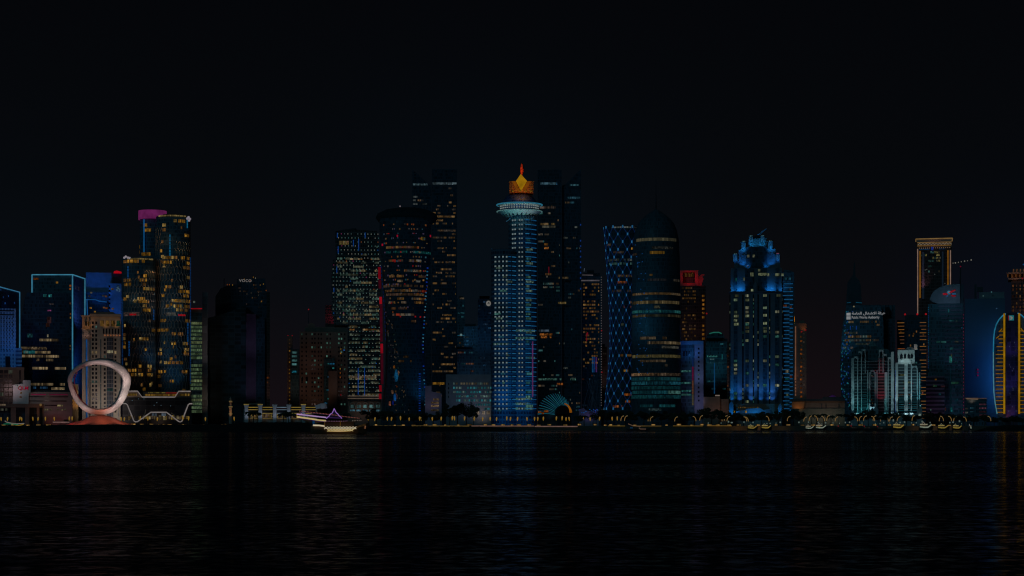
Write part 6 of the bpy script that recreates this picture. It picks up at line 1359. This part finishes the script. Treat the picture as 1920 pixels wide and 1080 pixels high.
# globe lamps
GLB = []
def globe():
    r = root('globe_lamp', (0, 0, 0), None, 'lamp', 'white globe lamps along the east promenade')
    m = MB(); m.lathe((0, 0), [(.16, 0), (.09, .3), (.08, 2.4)], 6); m.build('post', DARK, r)
    m = MB(); m.ball((0, 0, 2.75), .62, 8); m.build('globe', neon((66, 78, 74)), r, True); return r
G = globe(); first = True
for px in (1328, 1352, 1366, 1371, 1373, 1395, 1412, 1438, 1444, 1455, 1463, 1498, 1516, 1534, 1541, 1548, 1562, 1574, 1585, 1593, 1597, 1616, 1641, 1650, 1657, 1668, 1675, 1688, 1696, 1709, 1718, 1729, 1739, 1744, 1781, 1787, 1799, 1803):
    o = G if first else copy_tree(G); first = False
    D = rnd.uniform(1693, 1720); o.location = (X(px, D), D, GZ); s = rnd.choice((.7, .9, 1, 1.25)); o.scale = (s, s, s*rnd.uniform(.9, 1.6)); GLB.append((px, o))
place_labels(GLB, "small white globe lamp")
# trees
LEAF = [solid("dark_foliage", (.05, .075, .04), .8, nscale=1, namt=.5), solid("olive_foliage", (.07, .08, .04), .8, nscale=1, namt=.5)]
BARK = solid("bark", (.10, .075, .05), .9)
def tree_proto(seed, cw, h):
    rr = random.Random(seed); r = root('tree', (0, 0, 0), None, 'tree', 'dark trees along the promenade')
    m = MB(); m.tube([(0, 0, 0), (.2, 0, h*.25), (.1, .1, h*.5)], .35, 6, r2=.2)
    cl = []
    for i in range(9):
        a = rr.uniform(0, 2*PI); d = rr.uniform(.2, .75)*cw; z = h*rr.uniform(.45, .85)
        p = (d*math.cos(a), d*math.sin(a), z); cl.append((p, rr.uniform(.28, .48)*cw)); m.tube([(.1, .05, h*.36), (p[0]*.5, p[1]*.5, z*.8), p], .14, 4, r2=.05)
    m.build('trunk', BARK, r); m = MB()
    for p, R in cl:
        for k in range(130):
            v = Vector((rr.gauss(0, 1), rr.gauss(0, 1), rr.gauss(0, 1))).normalized()*R*rr.uniform(.55, 1.08); v.z *= .72
            c = Vector(p)+v; s = rr.uniform(.3, .62); u = Vector((rr.gauss(0, 1), rr.gauss(0, 1), rr.gauss(0, 1))).normalized(); w = u.orthogonal().normalized()
            m.face([c-u*s, c+w*s*.55, c+u*s, c-w*s*.55])
    m.build('crown', LEAF[seed % 2], r); return r
def palm_proto(seed, h):
    rr = random.Random(seed); r = root('palm_tree', (0, 0, 0), None, 'palm tree', 'palms along the shore')
    m = MB(); m.tube([(0, 0, 0), (.15, 0, h*.5), (.05, 0, h)], .32, 6, r2=.2); m.build('trunk', BARK, r); m = MB()
    for k in range(22):
        a = 2*PI*k/22+rr.uniform(-.1, .1); L = rr.uniform(2.6, 3.6); up = rr.uniform(-.2, 1.1); d = Vector((math.cos(a), math.sin(a), 0)); sd = Vector((-d.y, d.x, 0)); pr = Vector((0, 0, h))
        for j in range(7):
            t = (j+1)/7; q = Vector((0, 0, h))+d*L*t+Vector((0, 0, up*L*.5*t-1.5*L*.42*t*t)); wv = .42*(1-t*.75)
            for s_ in (-1, 1): m.face([pr, q, q-d*.3+sd*s_*wv*2+Vector((0, 0, -.35)), pr-d*.3+sd*s_*wv*1.6+Vector((0, 0, -.3))])
            pr = q
    m.build('crown', LEAF[seed % 2], r); return r
TP = [tree_proto(11, 5.2, 13), tree_proto(12, 4.4, 11), tree_proto(13, 6, 12)]; PP = [palm_proto(21, 9), palm_proto(22, 7)]
TS, PS, tu, pu = [], [], [0, 0, 0], [0, 0]
def put(protos, usedl, lst, k, px, D, h, hs):
    o = protos[k] if not usedl[k] else copy_tree(protos[k]); usedl[k] = 1
    o.location = (X(px, D), D, GZ); s = h; o.scale = (s*hs, s*hs, s); o.rotation_euler = (0, 0, rnd.uniform(0, 6.28)); lst.append((px, o))
for i, (px, top, w, D) in enumerate([(692, 764, 15, 1735), (706, 766, 12, 1750), (722, 767, 13, 1725), (740, 769, 14, 1740), (758, 772, 12, 1728), (776, 773, 13, 1745), (795, 772, 12, 1730), (812, 773, 12, 1750), (826, 768, 11, 1735), (843, 754, 14, 1760), (858, 750, 16, 1745), (874, 752, 15, 1760), (888, 757, 12, 1740), (1085, 776, 10, 1750), (1118, 768, 13, 1740), (1136, 766, 13, 1750), (1152, 769, 14, 1735), (1172, 768, 14, 1748), (1190, 770, 14, 1730), (1207, 767, 14, 1750), (1224, 770, 13, 1735), (1240, 769, 14, 1752), (1256, 771, 13, 1735), (1272, 772, 14, 1745), (1288, 771, 13, 1730), (1302, 770, 14, 1745), (1318, 764, 14, 1740), (1334, 762, 15, 1752), (1348, 766, 13, 1730), (1362, 771, 12, 1748), (1378, 772, 13, 1735), (1394, 775, 12, 1748), (1410, 776, 13, 1730), (1428, 770, 13, 1745), (1444, 771, 14, 1730), (1460, 768, 13, 1748), (1474, 765, 12, 1735), (1488, 764, 13, 1750), (1500, 770, 12, 1730), (1592, 772, 13, 1740), (1610, 771, 14, 1750), (1628, 766, 14, 1735), (1644, 769, 14, 1750), (1662, 770, 13, 1738), (1680, 772, 14, 1748), (1700, 775, 13, 1735), (1718, 776, 12, 1748), (1740, 772, 15, 1735), (1757, 771, 14, 1750), (1774, 773, 14, 1735), (1792, 775, 14, 1748), (1808, 777, 14, 1735), (1826, 778, 13, 1748), (1846, 776, 14, 1730), (1864, 781, 14, 1745), (1882, 780, 14, 1730), (1900, 779, 14, 1745), (1917, 781, 13, 1730)]):
    h = (Z(top, D)-GZ); k = i % 3; H0 = (13, 11, 12)[k]; put(TP, tu, TS, k, px, D, h/H0*1.02, max(.7, min(1.6, (w*D/F)/(5.2, 4.4, 6)[k]/(h/H0))))
for i, (px, top, D) in enumerate([(468, 771, 1735), (476, 770, 1728), (483, 772, 1742), (531, 773, 1735), (541, 771, 1728), (547, 774, 1742), (565, 775, 1735), (596, 772, 1735), (640, 770, 1740), (648, 773, 1725), (1522, 777, 1735), (1531, 776, 1745), (1544, 775, 1728), (1558, 778, 1740), (1573, 776, 1735), (1095, 778, 1730), (1112, 777, 1740), (1786, 778, 1725), (215, 783, 1745), (124, 786, 1745)]):
    h = Z(top, D)-GZ; k = i % 2; put(PP, pu, PS, k, px, D, h/((9.6, 7.6)[k]), 1.0)
place_labels(TS, "dark bushy tree"); place_labels(PS, "dark palm tree")
# low wall lights and lit edges
def light_rail(x0, x1, y, c, label, dz=.5):
    D = QY-2.6; r = root('light_rail', (X(x0, D), D, Z(y, D)), label, 'light rail', None)
    m = MB(); m.tube([(X(x0, D), D, Z(y, D)), (X(x1, D), D, Z(y+.2, D))], dz, 5); m.build('lit_bar', neon(c), r)
    m = MB(); n = max(2, int((x1-x0)/12))
    for i in range(n+1): x = X(x0+(x1-x0)*i/n, D); m.box((x-.15, D+.1, Z(y, D)-1.2), (x+.15, D+.5, Z(y, D)-.1))
    m.build('brackets', DARK, r)
light_rail(884, 1001, 798.6, (78, 58, 50), "long peach lit rail along the quay below the disc tower"); light_rail(1002.5, 1083, 799.4, (84, 64, 58), "peach lit rail along the quay below the striped dome")
light_rail(99, 130, 791.6, (84, 66, 62), "bright white lit rail at the left foot of the red mound", .55)
for x0, x1, y, c, lb in ((232, 300, 797.2, (99, 75, 42), "warm lit rail before the zigzag podium's left half"), (302, 360, 797.2, (90, 69, 39), "warm lit rail before the zigzag podium's right half"), (362, 430, 797.4, (75, 60, 39), "added warm light line between the green floored tower and the minaret"), (442, 470, 797.4, (84, 60, 30), "added warm light line at the left foot of the white pylon pavilion"), (700, 760, 798.4, (60, 48, 21), "dim yellow rail below the waisted tower's left half"), (772, 880, 798.6, (69, 54, 24), "long added dim yellow light line left of the peach lit rail"), (1140, 1172, 798.4, (69, 54, 21), "added dim yellow light line below the diagrid tower"), (1186, 1240, 798.6, (60, 48, 24), "added dim yellow light line below the bullet shaped tower"), (1262, 1318, 798.4, (66, 51, 21), "added dim yellow light line below the mauve walled block"), (1326, 1372, 798.2, (78, 57, 24), "added dim amber light line below the teal rounded tower")):
    light_rail(x0, x1, y, c, lb, .4)  # added bars that make up a near continuous warm line of shore lights
# kiosks: small stalls with a lit front
KS = []
def kiosk_proto():
    r = root('kiosk', (0, 0, 0), None, 'kiosk', 'small lit kiosks on the promenade')
    m = MB(); m.box((-2, 0, 0), (2, 2.6, 2.6)); m.build('stall_body', BROWN, r)
    m = MB(); m.box((-2.3, -.8, 2.61), (2.3, 2.9, 2.85)); m.build('stall_roof', DARK, r)
    m = MB(); m.box((-1.7, -.12, .9), (1.7, -.004, 2.2)); m.build('lit_counter', lit((124, 94, 48), 1.2), r); return r
K = kiosk_proto(); first = True
for px, s in ((6, .8), (72, .7), (118, .9), (236, .8), (266, 1), (318, .9), (330, .7), (345, .9), (362, .8), (381, .7), (401, 1.1), (410, .8), (418, .8), (437, .9), (447, .7), (495, .8), (740, .7), (775, .9), (815, .8), (835, .7), (860, .8), (880, .9), (910, .9), (943, 1), (973, .9), (992, 1), (1010, .8), (1086, .9), (1116, .9), (1145, .8), (1225, .8), (1273, .9), (1297, .9), (1316, .9), (1346, 1.1), (1367, 1), (1422, .8), (1478, .8), (1590, .7), (1614, .9), (1690, .8), (24, .9), (52, .8), (91, .9), (242, .9), (250, 1), (258, .8), (284, 1), (290, .8), (300, .9), (308, 1), (325, .8), (337, 1), (350, .8), (371, .9), (426, .9), (454, .8), (462, .8), (505, .7), (520, .8), (556, .7), (705, .8), (756, .7), (798, .8), (925, .8), (960, .8), (1030, .9), (1060, .8), (1135, .8), (1160, .7), (1190, .8), (1250, .8), (1330, .9), (1385, .8), (1455, .8), (1505, .8), (1525, .8), (1560, .8), (1640, .8), (1668, .8), (1712, .8), (1750, .8), (1780, .8)):
    o = K if first else copy_tree(K); first = False
    D = rnd.uniform(1696, 1725); o.location = (X(px, D), D, GZ); o.scale = (s*rnd.uniform(.8, 1.5), s, s*rnd.uniform(.6, 1.05)); KS.append((px, o))
place_labels(KS, "small warm lit kiosk")
# moored boats with light strings
HULL = solid("dark_hull", (.05, .04, .035), .6)
def hull_mesh(m, L, Bm, H, sheer=1.6, bow=1.0, n=22):
    rows = []
    for i in range(n+1):
        t = i/n; w = Bm*(math.sin(PI*min(1, .12+t*.9)))**.6*(1 if t < .6 else max(.03, 1-((t-.6)/.4)**1.8)); top = H*(1+.10*(1-t)**2*4*.4)+sheer*max(0, (t-.55)/.45)**2+.5*max(0, (.25-t)/.25)**2*sheer
        x = (t-.5)*L; rk = bow*max(0, (t-.7)/.3)*2.2
        rows.append([(x+rk*.0, -w*.02, -.9), (x+rk*.3, -w*.7, -.1), (x+rk*.7, -w, H*.5), (x+rk, -w*1.02, top), (x+rk, w*1.02, top), (x+rk*.7, w, H*.5), (x+rk*.3, w*.7, -.1)])
    for i in range(n):
        for k in range(7): m.face([rows[i][k], rows[i+1][k], rows[i+1][(k+1) % 7], rows[i][(k+1) % 7]])
    m.face(rows[0][::-1]); m.face(rows[-1])
    return rows
def lights_on(m, pts, step, r):
    for a, c in zip(pts, pts[1:]):
        a, c = Vector(a), Vector(c); n = max(1, int((c-a).length/step))
        for i in range(n): m.ball(a+(c-a)*(i/n), r, 5)
def boat_proto(cols, dark=False):
    r = root('boat', (0, 0, 0), None, 'boat', 'moored dhows along the quay')
    m = MB(); hull_mesh(m, 17, 2.4, 1.7, 1.7); m.build('hull', HULL, r)
    m = MB(); m.box((-6.5, -1.7, 1.5), (-.5, 1.7, 3.4)); m.build('cabin', BROWN, r)
    m = MB(); m.box((-7.2, -2.1, 3.41), (2.6, 2.1, 3.6)); m.build('canopy', STONE, r)
    m = MB(); m.tube([(3.4, 0, 1.2), (4.2, 0, 7.2)], .12, 5); m.build('mast', DARK, r)
    m = MB()
    for x in (-6.8, -3.6, -.4, 2.3):
        for y in (-1.9, 1.9): m.tube([(x, y, 1.3), (x, y, 3.45)], .07, 4)
    m.build('canopy_posts', DARK, r)
    if not dark:
        m = MB(); lights_on(m, [(-7.2, -2.2, 3.7), (2.6, -2.2, 3.7)], .8, .46); m.build('light_string', neon(cols[0]), r)
        m = MB(); lights_on(m, [(-7.4, -2.4, 2.3), (-2, -2.5, 1.9), (3, -2.4, 2.0), (8.6, -.5, 3.9)], .9, .5); m.build('light_string', neon(cols[1]), r)
        m = MB(); lights_on(m, [(-5, 0, 3.9), (-2.6, 0, 5.2), (0, 0, 3.9)], .8, .3); m.build('light_string', neon(cols[2]), r)
        m = MB(); m.box((-6, -1.78, 1.9), (-1, -1.702, 2.9)); m.build('cabin_window', lit((84, 70, 34), 1.0), r)
    else:
        m = MB(); m.ball((-6, -1.9, 3.9), .5, 6); m.build('red_lamp', neon((104, 10, 14)), r)
        m = MB(); m.box((-6, -1.78, 1.9), (-1, -1.702, 2.9)); m.build('cabin_window', lit((24, 22, 20), 1.0), r)
    return r
def put_boat(o, px, D, rz, s, label): o.location = (X(px, D), D, .1); o.rotation_euler = (0, 0, rz); o.scale = (s, s, s); o['label'] = label
BA = boat_proto([(116, 102, 56), (104, 88, 36), (110, 106, 84)]); BB = boat_proto([(108, 102, 84), (100, 108, 96), (116, 110, 100)]); BC = boat_proto(None, True)
ua = [0, 0, 0]
for k, px, rz, s, lb in ((0, 1410, 0, .7, "moored boat strung with yellow lights below the left half of the blue crowned tower"), (0, 1436, .2, .78, "moored boat strung with yellow lights below the right half of the blue crowned tower"), (1, 1517.5, .1, .66, "moored boat strung with white lights below the long hall's copper end"), (1, 1539, -.1, .8, "moored boat strung with white lights below the middle of the long low hall"), (0, 1684, .1, .9, "moored boat with yellow lights below the left edge of the bright arcade"), (1, 1735, 0, .95, "moored boat with white lights at the seam of bright arcade and emblem tower"), (0, 1768, -.15, .78, "moored boat with yellow lights below the emblem tower's left wing"), (0, 1794, .15, .74, "moored boat with yellow lights below the emblem tower's right edge"), (1, 1818, 1.2, .7, "small moored boat with white lights seen end on below the pinkish low block"),
                         (2, 1583, 0, 1, "unlit dark boat moored below the long hall's right end"), (2, 1607, .1, 1.05, "unlit dark boat with red lamp moored below the arcade's left bays"), (2, 1632, 0, 1, "unlit dark boat with red lamp moored below the arcade's gatehouse"), (2, 1656, -.1, .9, "unlit dark boat with red lamp moored below the arcade's red panel")):
    pr = (BA, BB, BC)[k]; o = pr if not ua[k] else copy_tree(pr); ua[k] = 1
    put_boat(o, px, QY-14, rz, s, lb)
    if k < 2: o.scale = (s*.74, s*.8, s*1.55)
for px, c in ((1350, (20, 13, 4)), (1385, (34, 21, 5)), (1425, (38, 24, 6)), (1465, (22, 15, 5)), (1720, (24, 16, 7)), (1750, (28, 19, 8)), (1785, (26, 18, 8))): flood(px, 804, QY-2.2, c, 9, -2, 0, .16, 140)
# two single boats
r = root('boat', (X(1195, 1640), 1640, 0), "lone boat under a sloping lit awning off the bullet shaped tower", 'boat')
def loc(r, pts): o0 = Vector(ORIGIN[r.name]); return [Vector(p)+o0 for p in pts]
m = MB(); rows_ = hull_mesh(m, 20, 2.4, 1.3, 1.0); m.v = [tuple(Vector(p)+Vector(ORIGIN[r.name])) for p in m.v]; m.build('hull', HULL, r)
m = MB(); m.tube(loc(r, [(-8.5, -1, 6.2), (-4, -1, 4.4), (3, -1, 3.6)]), .42, 4); m.build('awning_light', neon((76, 58, 44)), r)
m = MB(); m.tube(loc(r, [(1.4, -2, 2.6), (2.4, -2.4, 1.5), (7.6, -2.4, 1.4)]), .5, 4); m.build('deck_light', neon((64, 50, 42)), r)
m = MB(); m.box(loc(r, [(-6.6, -1.9, 2.0)])[0], loc(r, [(-4.2, 1, 3.0)])[0]); m.build('wheelhouse', BLUEP, r)
m = MB(); m.box(loc(r, [(-6.6, -2, 2.2)])[0], loc(r, [(-4.4, -1.92, 2.8)])[0]); m.build('wheelhouse_window', lit((14, 50, 84), 1), r)
m = MB(); [m.tube(loc(r, [(x, -1, 1.1), (x, -1, z)]), .1, 4) for x, z in ((-8, 5.8), (-3.6, 4.2), (2.6, 3.5))]; m.build('awning_posts', DARK, r)
r = root('boat', (X(27, 1600), 1600, 2.2), "small boat outlined in white, green and yellow light strings at far left", 'boat')
m = MB(); hull_mesh(m, 17, 2.2, 1.0, 1.2); m.v = [tuple(Vector(p)+Vector(ORIGIN[r.name])+Vector((0, 0, .5))) for p in m.v]; m.build('hull', HULL, r)
for pts, c, rr in (([(-7.8, -2.4, 6.6), (-6.6, -2.4, 5.6), (-2, -2.4, 4.5), (2.6, -2.4, 4.0), (8.4, -2.4, 4.2), (9.4, -2.4, 4.4)], (86, 82, 78), .42), ([(-9, -2.4, 3.6), (-6, -2.4, 4.0), (-3, -2.4, 3.9), (1, -2.4, 3.5), (4, -2.4, 3.2)], (10, 78, 56), .4), ([(-6, -2.6, 2.4), (-1, -2.6, 2.1), (5, -2.6, 2.6), (9, -2.6, 3.6)], (98, 76, 16), .4), ([(-3, -2.7, 1.7), (0, -2.7, 1.2), (4, -2.7, 1.6)], (14, 60, 112), .42)):
    m = MB(); m.tube(loc(r, pts), rr, 5); m.build('light_string', neon(c), r)
m = MB(); [m.tube(loc(r, [(x, -2.3, 1.4), (x, -2.3, z)]), .1, 4) for x, z in ((-7.8, 6.4), (-2, 4.4), (2.6, 3.9), (8.8, 4.2))]; m.build('awning_posts', DARK, r)
# the big dhow
D = 1060
r = root('dhow', (X(625, D), D, 0), "large wooden dhow outlined in violet, white and gold light strings sailing before the dotted tower", 'boat')
def q(x, y, dy=-4.2): return Vector((X(x, D+dy), D+dy, Z(y, D+dy)))
m = MB(); rows = []
prof = [(583, 796.5, 2.2), (590, 797.5, 3.4), (600, 799, 3.9), (615, 801, 4.2), (640, 802.2, 4.2), (662, 800.5, 3.8), (674, 797.5, 2.8), (684, 794.6, 1.5), (692, 792.5, .25)]
for x, y, hw in prof:
    X0 = X(x, D); zt = Z(y, D); rk = max(0, (x-660)/32)**1.4
    rows.append([(X0-rk*2.2, D, -1), (X0-rk*1.6, D-hw*.65, .2+rk*.6), (X0-rk*.7, D-hw*.95, zt*.55+rk*.4), (X0, D-hw, zt), (X0, D+hw, zt), (X0-rk*.7, D+hw*.95, zt*.55+rk*.4), (X0-rk*1.6, D+hw*.65, .2+rk*.6)])
for i in range(len(rows)-1):
    for k in range(7): m.face([rows[i][k], rows[i+1][k], rows[i+1][(k+1) % 7], rows[i][(k+1) % 7]])
m.face(rows[0][::-1]); m.face(rows[-1]); WOOD = solid("dhow_planks", (.16, .09, .05), .6, nscale=1.2); hull = m.build('hull', WOOD, r)
m = MB(); m.prism([(X(586, D), Z(794, D)), (X(557, D), Z(783.5, D)), (X(557, D), Z(781, D)), (X(612, D), Z(788.8, D)), (X(668, D), Z(790.5, D)), (X(668, D), Z(792, D)), (X(612, D), Z(790.4, D))], D-3.6, D+3.6); m.build('upper_deck', WOOD, r)
m = MB(); m.prism([(X(608, D), Z(800, D)), (X(608, D), Z(790.4, D)), (X(664, D), Z(792.1, D)), (X(664, D), Z(800, D))], D-2.6, D+2.6); m.build('saloon', solid("saloon_wall", (.10, .05, .03), .6), r)
m = MB(); m.prism([(X(562, D), Z(772.6, D)), (X(562, D), Z(771.6, D)), (X(676, D), Z(783.6, D)), (X(676, D), Z(784.6, D))], D-3.4, D+3.4); m.build('canopy', solid("violet_canopy", (.28, .2, .36), .7), r)
m = MB(); m.prism([(X(x, D-3.5), Z(y, D)) for x, y in ((614, 784), (618, 778), (622, 777), (625.5, 768), (627.4, 764.5), (629.3, 768), (632, 776), (636, 778), (641, 785))], D-3.2, D-2.6); m.build('stepped_gable', DARK, r)
for x, y0, y1 in ((609.5, 788.5, 799.5), (638.5, 790.5, 800.5), (562.5, 773, 781), (586, 776, 785), (666, 783.5, 791)):
    for s_ in (-1, 1): m = MB(); m.tube([(X(x, D), D+s_*3.3, Z(y0, D)), (X(x, D), D+s_*3.3, Z(y1, D))], .11, 5); m.build('post', GOLD, r)
vio = neon((122, 88, 156)); pk = neon((136, 110, 150)); wy = neon((160, 142, 92)); wh = neon((166, 154, 128)); rd = neon((110, 60, 48))
for pts, mt, w_ in (([(556.5, 776.6), (575, 778.6), (592, 780.6), (612, 782.8)], pk, .5), ([(564, 774), (566, 777.4)], vio, .2), ([(612, 785), (614.6, 782), (617.6, 779.6), (619, 776.6), (622, 775.4), (623.6, 773), (625, 770), (626.6, 766)], vio, .3), ([(626.6, 766), (628.4, 770), (630, 773), (632, 775.2), (634.4, 777.2), (636, 780), (638.6, 781.6), (641, 784.6)], vio, .3), ([(556.6, 781.6), (580, 784.8), (600, 788), (611, 788.8)], wy, .6), ([(556.8, 777), (556.8, 782)], neon((100, 70, 20)), .3), ([(612, 783), (640, 784)], neon((50, 24, 74)), .22), ([(587, 797.4), (598, 797.6), (608, 798.8)], wh, .6), ([(609, 788.5), (609, 798)], neon((70, 48, 14)), .18), ([(638.4, 789), (638.4, 798)], neon((70, 48, 14)), .18), ([(558, 783.6), (600, 790), (611, 791)], neon((44, 22, 74)), .2)):
    m = MB(); m.tube([q(*p) for p in pts], w_, 4); m.build('light_string', mt, r)
m = MB(); lights_on(m, [q(562, 770.6), q(590, 773.8), q(626, 778), q(650, 781.6), q(676, 784.4)], .82, .24); m.build('light_string', rd, r)
m = MB(); lights_on(m, [q(612, 789.6), q(640, 789.8), q(654, 789)], .9, .26); m.build('light_string', neon((88, 62, 84)), r); m = MB(); lights_on(m, [q(661, 789), q(670, 788.4), q(680, 788.4)], .8, .28); m.build('light_string', neon((84, 74, 66)), r)
for k in range(2):
    m = MB(); m.tube([q(608+i*6.0, (800, 804.4)[(i+k) % 2], -4.6) for i in range(11)], .2, 4); m.build('lattice_light', neon((176, 166, 140)), r)
    m = MB(); m.tube([q(614+i*6.0, (804.6, 808.4)[(i+k) % 2], -4.6) for i in range(9)], .2, 4); m.build('lattice_light', neon((176, 156, 104)), r)
m = MB(); m.tube([q(613, 808.4), q(640, 809), q(656, 807.8), q(667, 803)], .16, 4); m.build('light_string', wy, r)
for y0, y1 in ((800.5, 795), (802.4, 797)): m = MB(); m.tube([(X(668, D), D-3.4, Z(y0, D)), (X(677, D), D-2.4, Z((y0+y1)/2-.4, D)), (X(686, D), D-1.1, Z(y1, D))], .16, 4); m.build('bow_rail', neon((50, 36, 18)), r)
for x, y in ((685, 799.6), (684.6, 802.4)): m = MB(); m.ball((X(x, D-1.6), D-1.8, Z(y, D)), .42, 6); m.build('bow_lamp', neon((94, 62, 40)), r)
m = MB(); m.prism([(X(x, D), Z(y, D)) for x, y in ((586, 788), (590.6, 788.4), (592, 794), (590, 797), (587.4, 796))], D-3.9, D-3.3); m.build('stern_panel', lit((14, 56, 92), 1.0), r)
flood(636, 809, D-4.3, (34, 23, 7), 7, -1, 0, .09, 140)
bpy.context.view_layer.update()
